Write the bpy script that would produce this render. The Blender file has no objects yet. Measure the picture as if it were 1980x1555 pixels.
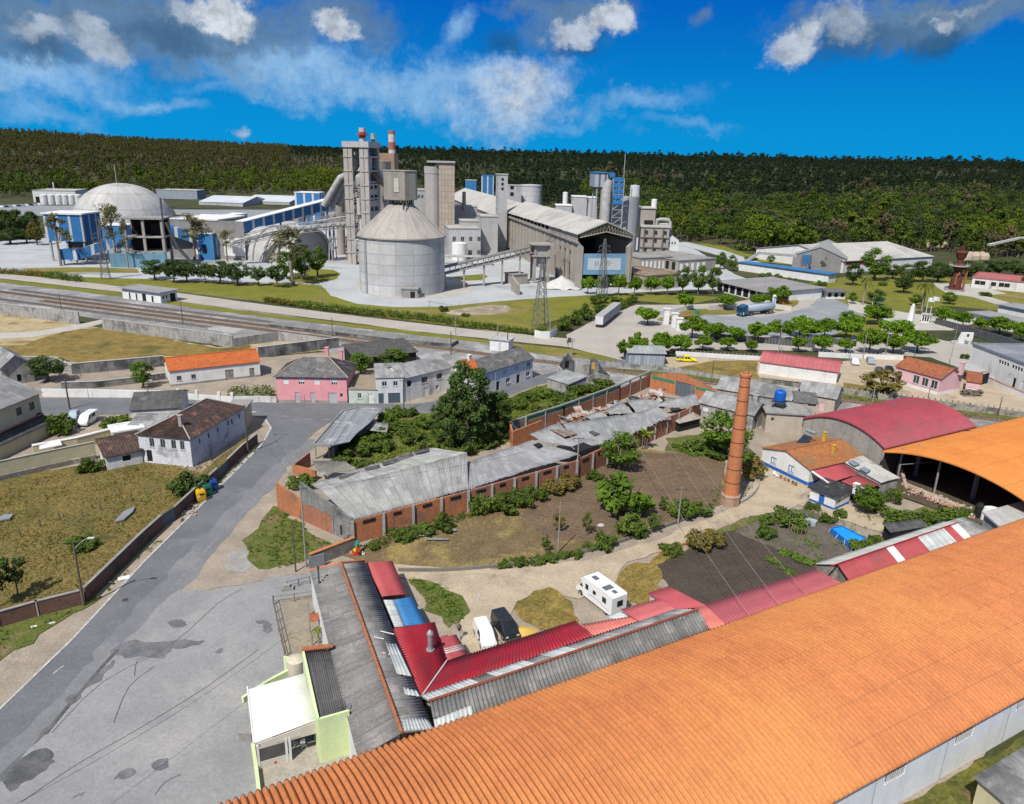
import bpy,bmesh,math,random
import mathutils
from mathutils import noise
Vc=getattr(mathutils,'Vector');Mx=getattr(mathutils,'Matrix')
from mathutils.geometry import tessellate_polygon
R=math.radians
random.seed(7)
SC=bpy.context.scene
COL=SC.collection
# ------ camera (a drone 50 m up)
FPX,CX,CY,CAMH=1440.,990.,777.5,50.
PITCH,ROLL=R(17.9),R(1.45)
_f=Vc((0,math.cos(PITCH),-math.sin(PITCH)))
_u0=Vc((0,math.sin(PITCH),math.cos(PITCH)))
_r0=Vc((1,0,0))
CR=math.cos(ROLL)*_r0+math.sin(ROLL)*_u0
CU=-math.sin(ROLL)*_r0+math.cos(ROLL)*_u0
CF=_f
CAM=Vc((0,0,CAMH))
cd=bpy.data.cameras.new('camera');cam=bpy.data.objects.new('camera',cd);COL.objects.link(cam)
cd.sensor_fit='HORIZONTAL';cd.sensor_width=36;cd.lens=FPX/1980*36
cd.clip_start=0.5;cd.clip_end=20000
cam.matrix_world=Mx(((CR.x,CU.x,-CF.x,0),(CR.y,CU.y,-CF.y,0),(CR.z,CU.z,-CF.z,CAMH),(0,0,0,1)))
SC.camera=cam
# ------ sun and sky
SUN_EL,SUN_AZ=R(52),R(208)
sdir=Vc((math.sin(SUN_AZ)*math.cos(SUN_EL),math.cos(SUN_AZ)*math.cos(SUN_EL),math.sin(SUN_EL)))
sl=bpy.data.lights.new('sun','SUN');sl.energy=4.6;sl.angle=R(0.5);sl.color=(1,.955,.88)
so=bpy.data.objects.new('sun',sl);COL.objects.link(so)
so.rotation_euler=sdir.to_track_quat('Z','Y').to_euler();so.location=(0,0,300)
SC.view_settings.view_transform='Standard';SC.view_settings.look='None'
SC.view_settings.exposure=0.22;SC.view_settings.gamma=1.0
SC.view_settings.use_curve_mapping=False
SC.render.engine='CYCLES'
SC.cycles.max_bounces=5;SC.cycles.diffuse_bounces=2;SC.cycles.glossy_bounces=2
SC.cycles.transmission_bounces=3;SC.cycles.transparent_max_bounces=6
def ray(px,py):
 return(px-CX)/FPX*CR-(py-CY)/FPX*CU+CF
def G(px,py,z=0.):

 d=ray(px,py)
 return CAM+d*((z-CAMH)/d.z)
def proj(p):
 q=Vc(p)-CAM;w=q.dot(CF)
 return CX+FPX*q.dot(CR)/w,CY-FPX*q.dot(CU)/w
def HZ(b,ty):

 lo,hi=-60.,300.
 for _ in range(50):
  m=(lo+hi)/2
  if proj((b[0],b[1],m))[1]>ty:lo=m
  else:hi=m
 return lo
class NT:

 def __init__(s,t):s.t=t;s.n=t.nodes;s.l=t.links
 def a(s,ty,**k):
  n=s.n.new(ty)
  ins=k.pop('i',{})
  for kk,v in k.items():setattr(n,kk,v)
  for kk,v in ins.items():s.set(n.inputs[kk],v)
  return n
 def set(s,sock,v):
  if hasattr(v,'is_output')or isinstance(v,bpy.types.NodeSocket):s.l.new(v,sock)
  else:
   if sock.type=='RGBA' and len(v)==3:v=(*v,1)
   sock.default_value=v
 def m(s,op,a,b=0.,c=None,clamp=False):
  n=s.n.new('ShaderNodeMath');n.operation=op;n.use_clamp=clamp
  s.set(n.inputs[0],a);s.set(n.inputs[1],b)
  if c is not None:s.set(n.inputs[2],c)
  return n.outputs[0]
 def vm(s,op,a,b=(0,0,0)):
  n=s.n.new('ShaderNodeVectorMath');n.operation=op
  s.set(n.inputs[0],a)
  if op=='SCALE':s.set(n.inputs['Scale'],b)
  else:s.set(n.inputs[1],b)
  return n.outputs['Value']if op in('LENGTH','DOT_PRODUCT','DISTANCE')else n.outputs[0]
 def mix(s,fac,a,b,bt='MIX'):
  n=s.n.new('ShaderNodeMix');n.data_type='RGBA';n.blend_type=bt
  s.set(n.inputs[0],fac);s.set(n.inputs[6],a);s.set(n.inputs[7],b)
  return n.outputs[2]
 def ss(s,v,a,b,lo=0.,hi=1.):
  n=s.n.new('ShaderNodeMapRange');n.interpolation_type='SMOOTHSTEP'
  for k,x in zip(range(5),(v,a,b,lo,hi)):s.set(n.inputs[k],x)
  return n.outputs[0]
 def noise(s,vec,sc,det=5.,rough=.6,out=0,dist=0.):
  n=s.n.new('ShaderNodeTexNoise');n.noise_dimensions='3D'
  s.set(n.inputs['Vector'],vec);n.inputs['Scale'].default_value=sc
  n.inputs['Detail'].default_value=det;n.inputs['Roughness'].default_value=rough
  n.inputs['Distortion'].default_value=dist
  return n.outputs[out]
 def comb(s,x,y,z=0.):
  n=s.n.new('ShaderNodeCombineXYZ')
  for k,v in enumerate((x,y,z)):s.set(n.inputs[k],v)
  return n.outputs[0]
 def sep(s,v):
  n=s.n.new('ShaderNodeSeparateXYZ');s.set(n.inputs[0],v);return n.outputs
def make_world():
 w=bpy.data.worlds.new('World');SC.world=w;w.use_nodes=True
 t=NT(w.node_tree);t.n.clear()
 sky=t.a('ShaderNodeTexSky',sky_type='NISHITA',sun_disc=False,sun_elevation=SUN_EL,sun_rotation=SUN_AZ,air_density=1.0,dust_density=.2,ozone_density=3.5)
 hs=t.a('ShaderNodeHueSaturation',i={'Hue':.497,'Saturation':1.55,'Value':.82,'Color':sky.outputs[0]})
 d=t.a('ShaderNodeTexCoord').outputs['Generated']
 x,y,z=t.sep(d)[:3]
 az=t.m('ARCTAN2',x,y);el=t.m('ARCSINE',z)
 p=t.comb(az,el)
 deep=t.mix(t.ss(el,-.02,.24),(.03,2.9,6.6),(.01,.98,4.9))
 up=t.mix(t.ss(el,.30,.62),deep,t.mix(t.ss(t.noise(p,2.2,5.,.6),.35,.65),hs.outputs[0],(5.6,5.7,5.9)))  # whitish cloud overhead, out of view, added as neutral fill light
 base=up
 wn=t.noise(p,10.,7.,.68,out=1)
 wn=t.vm('SUBTRACT',wn,(.5,.5,.5))
 det=t.noise(p,26.,9.,.72)
 shade=t.ss(t.noise(p,34.,9.,.7),.3,.62)
 def blob(cur,px,py,rx,ry,rot,col,dens,soft=.9,warp=.10,lace=.7):
  soft*={W_:.8,GR:1.05}.get(col,.95);warp*=1.35;lace*=1.5
  q=ray(px,py).normalized()
  a0,e0=math.atan2(q.x,q.y),math.asin(q.z)
  v=t.vm('ADD',p,t.vm('SCALE',wn,warp))
  mp=t.a('ShaderNodeMapping',vector_type='TEXTURE',i={'Vector':v,'Location':(a0,e0,0),'Rotation':(0,0,R(rot)),'Scale':(rx/FPX,ry/FPX,1)})
  sx,sy,_=t.sep(mp.outputs[0])[:3]
  ln=t.m('SQRT',t.m('ADD',t.m('MULTIPLY',sx,sx),t.m('MULTIPLY',sy,sy)))
  g=t.m('ADD',t.m('SUBTRACT',1.,ln),t.m('MULTIPLY',t.m('SUBTRACT',det,.5),lace))
  fac=t.m('MULTIPLY',t.ss(g,0.,soft),dens)
  return t.mix(fac,cur,t.mix(shade,tuple(x*(.55 if col is W_ else.8)for x in col),col))
 W_,GR,TH,DK=(6.6,7.2,8.),(1.25,2.3,3.8),(2.9,5.2,8.),(.2,.95,2.2)
 c=base
 for b in((560,128,430,60,-10,TH,.95,1.1,.10,.8),(880,165,280,56,4,TH,.8,1.2,.1,.8),(60,128,200,54,-8,TH,.95,1.1,.1,.8),(300,202,110,14,-3,TH,.7,1.2,.05,.9),(80,215,130,32,-8,TH,.55,1.2,.1,.9),(430,170,90,24,8,TH,.35,1.2,.1,.9),(1235,195,150,28,8,TH,.6,1.3,.08,1.1),(1330,236,120,18,4,TH,.4,1.3,.08,1.1),(1000,190,130,82,20,W_,.8,1.2,.10,.8),(1080,240,120,20,20,TH,.35,1.2,.1,1.1),(880,55,62,28,52,TH,.7,1.,.05,.6),(950,230,110,34,12,TH,.55,1.2,.1,1.),(462,257,20,11,0,W_,.6,1.2,.05,.9),(200,45,330,80,-4,GR,.95,.7,.09,.8),(470,45,260,60,-6,GR,.85,.8,.09,.8),(30,40,120,60,0,GR,.9,.7,.09,.8),(680,40,110,66,-14,GR,.85,.8,.08,.8),(330,75,120,34,-10,DK,.55,.9,.08,.8),(70,92,90,30,0,DK,.5,.9,.08,.8),(430,26,66,36,-4,W_,1.,.5,.06,.8),(658,62,42,30,0,W_,.85,.6,.06,.8),(60,44,60,24,0,W_,.5,.9,.07,.8),(200,80,70,34,-30,W_,.5,.8,.08,.9),(340,22,26,22,0,W_,.5,.8,.06,.8),(1110,40,130,60,12,GR,.85,.8,.08,.8),(1060,10,180,22,0,GR,.7,.9,.08,.8),(975,88,50,40,0,DK,.6,.9,.08,.8),(1115,90,66,28,12,DK,.6,.9,.08,.8),(1110,60,58,34,8,W_,.7,.7,.07,.9),(1175,38,46,32,0,W_,.85,.6,.06,.9),(1365,34,24,24,-60,GR,.7,.8,.06,.8),(1700,40,230,62,6,GR,.9,.7,.08,.8),(1880,20,200,50,10,GR,.9,.7,.08,.8),(1640,88,150,40,14,DK,.6,.9,.09,.8),(1800,85,60,38,30,DK,.75,.8,.07,.8),(1530,95,64,42,16,W_,.75,.7,.07,.9),(1630,45,66,46,0,W_,.5,.9,.08,.9),(1815,45,24,14,0,W_,.6,.8,.06,.9),(1860,12,70,16,5,W_,.35,.9,.08,.9)):
  c=blob(c,*b)
 bg=t.a('ShaderNodeBackground',i={'Color':c,'Strength':.09})
 o=t.a('ShaderNodeOutputWorld');t.l.new(bg.outputs[0],o.inputs[0])
make_world()
# ------ materials
MATS={}
def M(name,c1,c2=None,sc=.6,rough=.85,bump=0.,c3=None,sc3=.12,t3=(.52,.66),pat=None,streak=None,metal=0.,world=False,grain=.14,gsc=9.,spec=.3,tint=0.,det=6.,ss=(.34,.66)):

 if name in MATS:return MATS[name]
 m=bpy.data.materials.new(name);m.use_nodes=True;MATS[name]=m
 t=NT(m.node_tree);t.n.clear()
 out=t.a('ShaderNodeOutputMaterial');b=t.a('ShaderNodeBsdfPrincipled',i={'Roughness':rough,'Metallic':metal,'Specular IOR Level':spec})
 t.l.new(b.outputs[0],out.inputs[0])
 co=t.a('ShaderNodeNewGeometry').outputs['Position']if world else t.a('ShaderNodeTexCoord').outputs['Object']
 uv=t.a('ShaderNodeUVMap',uv_map='uv').outputs[0]
 c2=c2 or c1
 n1=t.noise(co,sc,det,.65)
 col=t.mix(t.ss(n1,*ss),c1,c2)
 h=None
 us,vs=t.sep(uv)[0],t.sep(uv)[1]
 if pat:
  k=pat[0]
  if k in('tile','corr'):
   pu,pv=pat[1],pat[2]
   amt=pat[3]if len(pat)>3 else.3
   fu,fv=t.m('DIVIDE',us,pu),t.m('DIVIDE',vs,pv)
   wv=t.m('ABSOLUTE',t.m('SINE',t.m('MULTIPLY',fu,math.pi)))
   su=fu if k=='tile' else t.m('DIVIDE',us,pat[4]if len(pat)>4 else 1.05)
   wn=t.a('ShaderNodeTexWhiteNoise',noise_dimensions='2D',i={'Vector':t.comb(t.m('FLOOR',su),t.m('FLOOR',fv))})
   col=t.mix(amt,col,t.mix(1.,col,wn.outputs[0],'MULTIPLY'))
   fr=t.m('FRACT',fv)
   if k=='corr':col=t.mix(t.m('MULTIPLY',t.m('LESS_THAN',t.m('FRACT',t.m('ADD',su,.06)),.12 if len(pat)>4 else.10),.5),col,tuple(x*.42 for x in c1))  # sheet lap lines; on the ribbed vaults, groove shadow painted into the colour
   seam=t.ss(fr,.0,.12 if k=='tile' else.03,.4 if k=='tile' else.3,1.)
   col=t.mix(t.m('SUBTRACT',1.,seam),col,tuple(x*.3 for x in c1))
   h=t.m('ADD',t.m('MULTIPLY',wv,.6),t.m('MULTIPLY',fr,.4 if k=='tile' else.0))
  elif k=='brick':
   bw,bh,mort,off=pat[1],pat[2],pat[3],pat[4]
   br=t.a('ShaderNodeTexBrick',i={'Vector':uv,'Color1':(0,0,0),'Color2':(1,1,1),'Mortar':(.5,.5,.5),'Scale':1.,'Mortar Size':bh*.10,'Brick Width':bw,'Row Height':bh,'Bias':0.})
   col=t.mix(t.m('MULTIPLY',t.sep(br.outputs[0])[0],off),col,tuple(x*.45 for x in c1))
   col=t.mix(br.outputs[1],col,mort)
   h=t.m('SUBTRACT',1.,br.outputs[1])
  elif k=='seam':
   du,dv,wd,cc=pat[1],pat[2],pat[3],pat[4]
   a=t.m('ABSOLUTE',t.m('SUBTRACT',t.m('FRACT',t.m('DIVIDE',us,du)),.5))
   c=t.m('ABSOLUTE',t.m('SUBTRACT',t.m('FRACT',t.m('DIVIDE',vs,dv)),.5))
   e=t.m('MAXIMUM',t.m('GREATER_THAN',a,.5-wd/du/2),t.m('GREATER_THAN',c,.5-wd/dv/2))
   wn=t.a('ShaderNodeTexWhiteNoise',noise_dimensions='2D',i={'Vector':t.comb(t.m('FLOOR',t.m('ADD',t.m('DIVIDE',us,du),.0)),t.m('FLOOR',t.m('DIVIDE',vs,dv)))})
   col=t.mix(.16,col,t.mix(1.,col,wn.outputs[0],'MULTIPLY'))
   col=t.mix(t.m('MULTIPLY',e,.8),col,cc)
  elif k=='stripe':
   a=t.m('FRACT',t.m('DIVIDE',us,pat[1]))
   col=t.mix(t.m('LESS_THAN',a,pat[2]/pat[1]),col,pat[3])
   h=t.m('ABSOLUTE',t.m('SINE',t.m('MULTIPLY',us,math.pi/.4)))
  elif k=='band':
   zz=t.sep(co)[2]
   a=t.m('FRACT',t.m('DIVIDE',t.m('ADD',zz,pat[3]),pat[1]))
   col=t.mix(t.m('LESS_THAN',a,.5),col,t.mix(t.ss(n1,.4,.7),pat[2],tuple(x*.75 for x in pat[2])))
  elif k=='rows':
   rot=pat[2]
   q=t.m('ADD',t.m('MULTIPLY',t.sep(co)[0],math.cos(rot)),t.m('MULTIPLY',t.sep(co)[1],math.sin(rot)))
   q=t.m('ADD',q,t.m('MULTIPLY',t.noise(co,.08,2.),5.))
   wv=t.m('ABSOLUTE',t.m('SINE',t.m('MULTIPLY',q,math.pi/pat[1])))
   col=t.mix(t.m('MULTIPLY',t.ss(wv,.6,.0),.45),col,tuple(x*.62 for x in c1))
   h=wv
  elif k=='plank':
   wn=t.a('ShaderNodeTexWhiteNoise',noise_dimensions='1D',i={'W':t.m('FLOOR',t.m('DIVIDE',us,pat[1]))})
   col=t.mix(.35,col,t.mix(1.,col,wn.outputs[0],'MULTIPLY'))
   a=t.m('FRACT',t.m('DIVIDE',us,pat[1]))
   col=t.mix(t.m('LESS_THAN',a,.08),col,tuple(x*.35 for x in c1))
 if c3:
  s3=t.ss(t.noise(co,sc3,7.,.7,dist=.4),*t3)
  col=t.mix(s3,col,c3)
 if streak:
  sc_,amt,cc=streak
  cs=t.vm('MULTIPLY',t.comb(us,vs),(sc_,sc_*.07,1.))
  s4=t.m('MULTIPLY',t.ss(t.noise(cs,1.,6.,.7),.45,.72),amt)
  col=t.mix(s4,col,cc)
 g=t.noise(co,sc*gsc,4.,.7)
 col=t.mix(1.,col,t.ss(g,.2,.8,1.-grain*1.6,1.+grain*.6),'MULTIPLY')
 if tint:
  oi=t.a('ShaderNodeObjectInfo')
  col=t.mix(1.,col,t.m('ADD',t.m('MULTIPLY',oi.outputs['Random'],tint*2),1.-tint),'MULTIPLY')
 t.set(b.inputs['Base Color'],col)
 if bump:
  if pat and pat[0]in('brick','tile'):bump*=.2
  hh=t.m('ADD',t.m('MULTIPLY',t.m('ADD',n1,g),.25),h if h is not None else 0.)
  bp=t.a('ShaderNodeBump',i={'Strength':min(1.,bump),'Distance':.045,'Height':hh})
  t.l.new(bp.outputs[0],b.inputs['Normal'])
 return m
def glass(name,col=(.02,.03,.04),rough=.08):
 return M(name,col,tuple(x*1.7 for x in col),sc=.8,rough=rough,spec=.6,grain=.05)
def foliage(name,c1,c2,c3=None,trans=.25):

 if name in MATS:return MATS[name]
 m=bpy.data.materials.new(name);m.use_nodes=True;MATS[name]=m
 t=NT(m.node_tree);t.n.clear()
 gi=t.a('ShaderNodeNewGeometry').outputs['Random Per Island']
 oi=t.a('ShaderNodeObjectInfo').outputs['Random']
 co=t.a('ShaderNodeTexCoord').outputs['Object']
 f=t.m('ADD',t.m('MULTIPLY',gi,.55),t.m('MULTIPLY',t.ss(t.noise(co,.8,3.),.3,.7),.45))
 col=t.mix(f,c1,c2)
 if c3:col=t.mix(t.ss(t.noise(co,.55,4.,.6),.58,.72),col,c3)
 col=t.mix(1.,col,t.m('ADD',t.m('MULTIPLY',oi,.4),.8),'MULTIPLY')
 a=t.a('ShaderNodeBsdfPrincipled',i={'Base Color':col,'Roughness':.75,'Specular IOR Level':.12})
 b=t.a('ShaderNodeBsdfTranslucent',i={'Color':t.mix(1.,col,(1.1,1.15,.6),'MULTIPLY')})
 mx=t.a('ShaderNodeMixShader',i={0:trans,1:a.outputs[0],2:b.outputs[0]})
 o=t.a('ShaderNodeOutputMaterial');t.l.new(mx.outputs[0],o.inputs[0])
 return m
 # ------ meshes
WM={}
class MB:

 def __init__(s,world=False):
  s.v=[];s.f=[];s.uv={};s.sm=set();s.world=world;s.X=None
 def P(s,p):
  p=Vc(p)
  if s.X is not None:p=s.X@p
  s.v.append(p);return len(s.v)-1
 def P0(s,p):s.v.append(p.copy());return len(s.v)-1
 def face(s,pts,uv=None,smooth=False):
  s.f.append([s.P(p)for p in pts]);k=len(s.f)-1
  if uv:s.uv[k]=uv
  if smooth:s.sm.add(k)
  return s
 def idx(s,ids,uv=None,smooth=False):
  s.f.append(list(ids));k=len(s.f)-1
  if uv:s.uv[k]=uv
  if smooth:s.sm.add(k)
 def box(s,x0,y0,z0,x1,y1,z1):
  c=[s.P((x,y,z))for z in(z0,z1)for x,y in((x0,y0),(x1,y0),(x1,y1),(x0,y1))]
  for q in((3,2,1,0),(4,5,6,7),(0,1,5,4),(1,2,6,5),(2,3,7,6),(3,0,4,7)):s.f.append([c[i]for i in q])
  return s
 def prism(s,pts,z0,z1):

  n=len(pts)
  za=z0 if isinstance(z0,(list,tuple))else[z0]*n
  zb=z1 if isinstance(z1,(list,tuple))else[z1]*n
  ar=sum(pts[i][0]*pts[(i+1)%n][1]-pts[(i+1)%n][0]*pts[i][1]for i in range(n))
  if ar<0:pts=list(reversed(pts));za=list(reversed(za));zb=list(reversed(zb))
  a=[s.P((p[0],p[1],z))for p,z in zip(pts,za)];b=[s.P((p[0],p[1],z))for p,z in zip(pts,zb)]
  for i in range(n):
   j=(i+1)%n;s.f.append([a[i],a[j],b[j],b[i]])
  if n<=4:s.f.append(b[:]);s.f.append(a[::-1])
  else:
   for tri in tessellate_polygon([[Vc((p[0],p[1],0))for p in pts]]):
    q=[pts[k]for k in tri]
    cr=(q[1][0]-q[0][0])*(q[2][1]-q[0][1])-(q[1][1]-q[0][1])*(q[2][0]-q[0][0])
    tri=tri if cr>0 else tri[::-1]
    s.f.append([b[k]for k in tri]);s.f.append([a[k]for k in tri[::-1]])
  return s
 def bar(s,p,q,w,h=None,up=(0,0,1)):
  p,q=Vc(p),Vc(q);h=h or w
  d=(q-p).normalized();u=Vc(up)
  if abs(d.dot(u))>.98:u=Vc((0,1,0))
  sd=d.cross(u).normalized();u=sd.cross(d)
  c=[]
  for o in(p,q):
   for a,b in((-1,-1),(1,-1),(1,1),(-1,1)):c.append(s.P(o+sd*a*w/2+u*b*h/2))
  for k in((0,1,2,3),(7,6,5,4),(0,4,5,1),(1,5,6,2),(2,6,7,3),(3,7,4,0)):s.f.append([c[i]for i in k])
  return s
 def tube(s,pts,r,n=8,caps=True,smooth=True):

  pts=[Vc(p)for p in pts];m=len(pts)
  rr=r if isinstance(r,(list,tuple))else[r]*m
  prev=None;rings=[]
  for i in range(m):
   d=(pts[min(i+1,m-1)]-pts[max(i-1,0)]).normalized()
   if prev is None:
    u=Vc((0,0,1))if abs(d.z)<.9 else Vc((1,0,0))
    a=d.cross(u).normalized()
   else:a=(prev-d*prev.dot(d)).normalized()
   prev=a;b=d.cross(a)
   rings.append([s.P(pts[i]+(a*math.cos(2*math.pi*k/n)+b*math.sin(2*math.pi*k/n))*rr[i])for k in range(n)])
  acc=0.
  for i in range(m-1):
   L=(pts[i+1]-pts[i]).length;per=2*math.pi*max(rr[i],rr[i+1])
   for k in range(n):
    j=(k+1)%n
    s.idx([rings[i][k],rings[i][j],rings[i+1][j],rings[i+1][k]],[(k/n*per,acc),((k+1)/n*per,acc),((k+1)/n*per,acc+L),(k/n*per,acc+L)],smooth)
   acc+=L
  if caps:s.f.append([s.P0(s.v[q])for q in rings[0][::-1]]);s.f.append([s.P0(s.v[q])for q in rings[-1]])
  return s
 def lathe(s,c,prof,n=24,caps=True,smooth=True,a0=0.,a1=2*math.pi,sy=1.):
  full=a1-a0>6.28;rows=[]
  for r,z in prof:
   rows.append([s.P((c[0]+r*math.cos(a0+(a1-a0)*k/n),c[1]+sy*r*math.sin(a0+(a1-a0)*k/n),z+(c[2]if len(c)>2 else 0)))for k in range(n if full else n+1)])
  R0=max(r for r,z in prof);acc=0.;low=rows[0];pd=None
  for i in range(len(prof)-1):
   dr,dz=prof[i+1][0]-prof[i][0],prof[i+1][1]-prof[i][1];L=math.hypot(dr,dz)
   if pd and smooth!=2 and(pd[0]*dr+pd[1]*dz)<.85*L*pd[2]:low=[s.P0(s.v[q])for q in rows[i]]
   elif i:low=rows[i]
   pd=(dr,dz,L or 1)
   for k in range(n):
    j=(k+1)%n if full else k+1
    u0,u1=k/n*R0*(a1-a0),(k+1)/n*R0*(a1-a0)
    s.idx([low[k],low[j],rows[i+1][j],rows[i+1][k]],[(u0,acc),(u1,acc),(u1,acc+L),(u0,acc+L)],smooth)
   acc+=L
  if caps and full:
   if prof[0][0]>.001:s.f.append([s.P0(s.v[q])for q in rows[0][::-1]])
   if prof[-1][0]>.001:s.f.append([s.P0(s.v[q])for q in rows[-1]])
  return s
 def grid(s,fn,nu,nv,uvf=None,smooth=True,flip=False):

  ids=[[s.P(fn(i,j))for i in range(nu+1)]for j in range(nv+1)]
  for j in range(nv):
   for i in range(nu):
    q=[ids[j][i],ids[j][i+1],ids[j+1][i+1],ids[j+1][i]]
    w=[(i,j),(i+1,j),(i+1,j+1),(i,j+1)]
    if flip:q.reverse();w.reverse()
    s.idx(q,[uvf(*e)for e in w]if uvf else None,smooth)
  return s
 def sheet(s,a,b,c,d,per=.0,amp=.04,nv=3,th=.05,sag=0.,ragged=0.,prof='sin',bow=0.):

  a,b,c,d=(Vc(p)for p in(a,b,c,d))
  w=max((b-a).length,(c-d).length);ln=max((d-a).length,(c-b).length)
  nu=max(2,min(900,int(w/per*6)))if per else max(2,int(w/2.5))
  nrm=(b-a).cross(d-a).normalized()
  if nrm.z<0:nrm=-nrm
  rg=[random.uniform(0,ragged)for _ in range(nu//6+2)]if ragged else None
  def base(i,j):
   u,v=i/nu,j/nv
   if rg and j==nv:v=1-rg[i//6]
   p=(a*(1-u)+b*u)*(1-v)+(d*(1-u)+c*u)*v
   if per:
    x=u*w/per
    hgt=math.sin(2*math.pi*x)if prof=='sin' else(2*abs(math.sin(math.pi*x))**.6-1)
    p=p+nrm*amp*hgt
   if sag:p=p+Vc((0,0,sag*(noise.noise(p*.35)*.7+noise.noise(p*.11))))
   if bow:p=p+nrm*bow*4*v*(1-v)
   return p
  ids=[[s.P(base(i,j))for i in range(nu+1)]for j in range(nv+1)]
  jds=[[s.P(base(i,j)-nrm*th)for i in range(nu+1)]for j in range(nv+1)]
  up=(b-a).cross(d-a).z>0
  def q(l,uv=None,sm=False):
   if not up:l=l[::-1];uv=uv[::-1]if uv else None
   s.idx(l,uv,sm)
  for j in range(nv):
   for i in range(nu):
    uv=[(x/nu*w,y/nv*ln)for x,y in((i,j),(i+1,j),(i+1,j+1),(i,j+1))]
    q([ids[j][i],ids[j][i+1],ids[j+1][i+1],ids[j+1][i]],uv,bool(per))
    q([jds[j+1][i],jds[j+1][i+1],jds[j][i+1],jds[j][i]],uv[::-1])
  for i in range(nu):
   q([ids[nv][i],ids[nv][i+1],jds[nv][i+1],jds[nv][i]]);q([jds[0][i],jds[0][i+1],ids[0][i+1],ids[0][i]])
  for j in range(nv):
   q([ids[j][0],ids[j+1][0],jds[j+1][0],jds[j][0]]);q([jds[j][nu],jds[j+1][nu],ids[j+1][nu],ids[j][nu]])
  return s
 def wall(s,p,q,h0,h1=None,th=.25,z=0.):

  p,q=Vc((p[0],p[1],0)),Vc((q[0],q[1],0));d=(q-p).normalized();n=Vc((-d.y,d.x,0))*th/2
  h1=h0 if h1 is None else h1
  a,b,c,e=p-n,q-n,q+n,p+n
  return s.prism([(a.x,a.y),(b.x,b.y),(c.x,c.y),(e.x,e.y)],z,[h0,h1,h1,h0])
 def ow(s,o,ux,L,H,ops=(),th=.3,rev=.18,top=None):

  o=Vc(o);ux=Vc(ux);n=Vc((ux.y,-ux.x,0))
  us=sorted({0.,L,*[x for p in ops for x in p[:2]]});zs=sorted({0.,H,*[x for p in ops for x in p[2:4]]})
  pt=lambda u,z,dd=0.:o+ux*u+Vc((0,0,z))-n*dd
  for i in range(len(us)-1):
   for j in range(len(zs)-1):
    uc,zc=(us[i]+us[i+1])/2,(zs[j]+zs[j+1])/2
    if any(p[0]<uc<p[1]and p[2]<zc<p[3]for p in ops):continue
    s.face([pt(us[i],zs[j]),pt(us[i+1],zs[j]),pt(us[i+1],zs[j+1]),pt(us[i],zs[j+1])],[(us[i],zs[j]),(us[i+1],zs[j]),(us[i+1],zs[j+1]),(us[i],zs[j+1])])
  if top:s.face([pt(0,H),pt(L,H)]+[pt(u,z)for u,z in top[::-1]],[(0,H),(L,H)]+[(u,z)for u,z in top[::-1]])
  for u0,u1,z0,z1 in[p[:4]for p in ops]:
   for a,b in(((u0,z0),(u1,z0)),((u1,z0),(u1,z1)),((u1,z1),(u0,z1)),((u0,z1),(u0,z0))):
    s.face([pt(*b),pt(*a),pt(*a,rev),pt(*b,rev)])
  return s
 def islands(s):
  par=list(range(len(s.v)))
  def find(a):
   while par[a]!=a:par[a]=par[par[a]];a=par[a]
   return a
  at_={}
  for i,p in enumerate(s.v):
   k=(round(p.x,4),round(p.y,4),round(p.z,4))
   if k in at_:par[find(i)]=find(at_[k])
   else:at_[k]=i
  for f in s.f:
   r=find(f[0])
   for i in f[1:]:par[find(i)]=r
  out={}
  for k,f in enumerate(s.f):out.setdefault(find(f[0]),[]).append(k)
  return list(out.values())
 def E(s,name,mat,parent=None,**kw):

  res=[]
  for fs in s.islands():
   m=MB(s.world);mp={}
   for k in fs:
    ids=[]
    for i in s.f[k]:
     if i not in mp:mp[i]=len(m.v);m.v.append(s.v[i].copy())
     ids.append(mp[i])
    m.f.append(ids)
    if k in s.uv:m.uv[len(m.f)-1]=s.uv[k]
    if k in s.sm:m.sm.add(len(m.f)-1)
   res.append(m.B(name,mat,parent,**kw))
  return res
 def B(s,name,mat,parent=None,label=None,cat=None,group=None,kind=None,fix=False):
  if parent is None:
   xs=[p.x for p in s.v];ys=[p.y for p in s.v];z0=min(p.z for p in s.v)
   org=Vc(((min(xs)+max(xs))/2,(min(ys)+max(ys))/2,z0))if kind!='structure' else Vc((0,0,0))
   vs=[p-org for p in s.v]
  else:
   org=None
   inv=WM[parent.name].inverted()if s.world else None
   vs=[inv@p for p in s.v]if s.world else s.v
  me=bpy.data.meshes.new(name)
  me.from_pydata([tuple(p)for p in vs],[],s.f)
  ul=me.uv_layers.new(name='uv')
  buf=[0.]*(2*len(me.loops));k=0
  for fi,pol in enumerate(me.polygons):
   uv=s.uv.get(fi)
   if uv is None:
    n=pol.normal
    if abs(n.z)>.7:uv=[(vs[i].x,vs[i].y)for i in s.f[fi]]
    else:
     tl=math.hypot(n.x,n.y)or 1;tx,ty=-n.y/tl,n.x/tl
     uv=[(vs[i].x*tx+vs[i].y*ty,vs[i].z)for i in s.f[fi]]
   for a,b in uv:buf[k]=a;buf[k+1]=b;k+=2
  ul.data.foreach_set('uv',buf)
  if s.sm:me.polygons.foreach_set('use_smooth',[i in s.sm for i in range(len(me.polygons))])
  me.materials.append(mat)
  if fix:
   bm=bmesh.new();bm.from_mesh(me);bmesh.ops.recalc_face_normals(bm,faces=bm.faces);bm.to_mesh(me);bm.free()
  o=bpy.data.objects.new(name,me);COL.objects.link(o)
  if parent is not None:
   o.parent=parent;WM[o.name]=WM[parent.name]
  else:
   o.location=org;WM[o.name]=Mx.Translation(org)
  tag(o,label,cat,group,kind)
  return o
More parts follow.
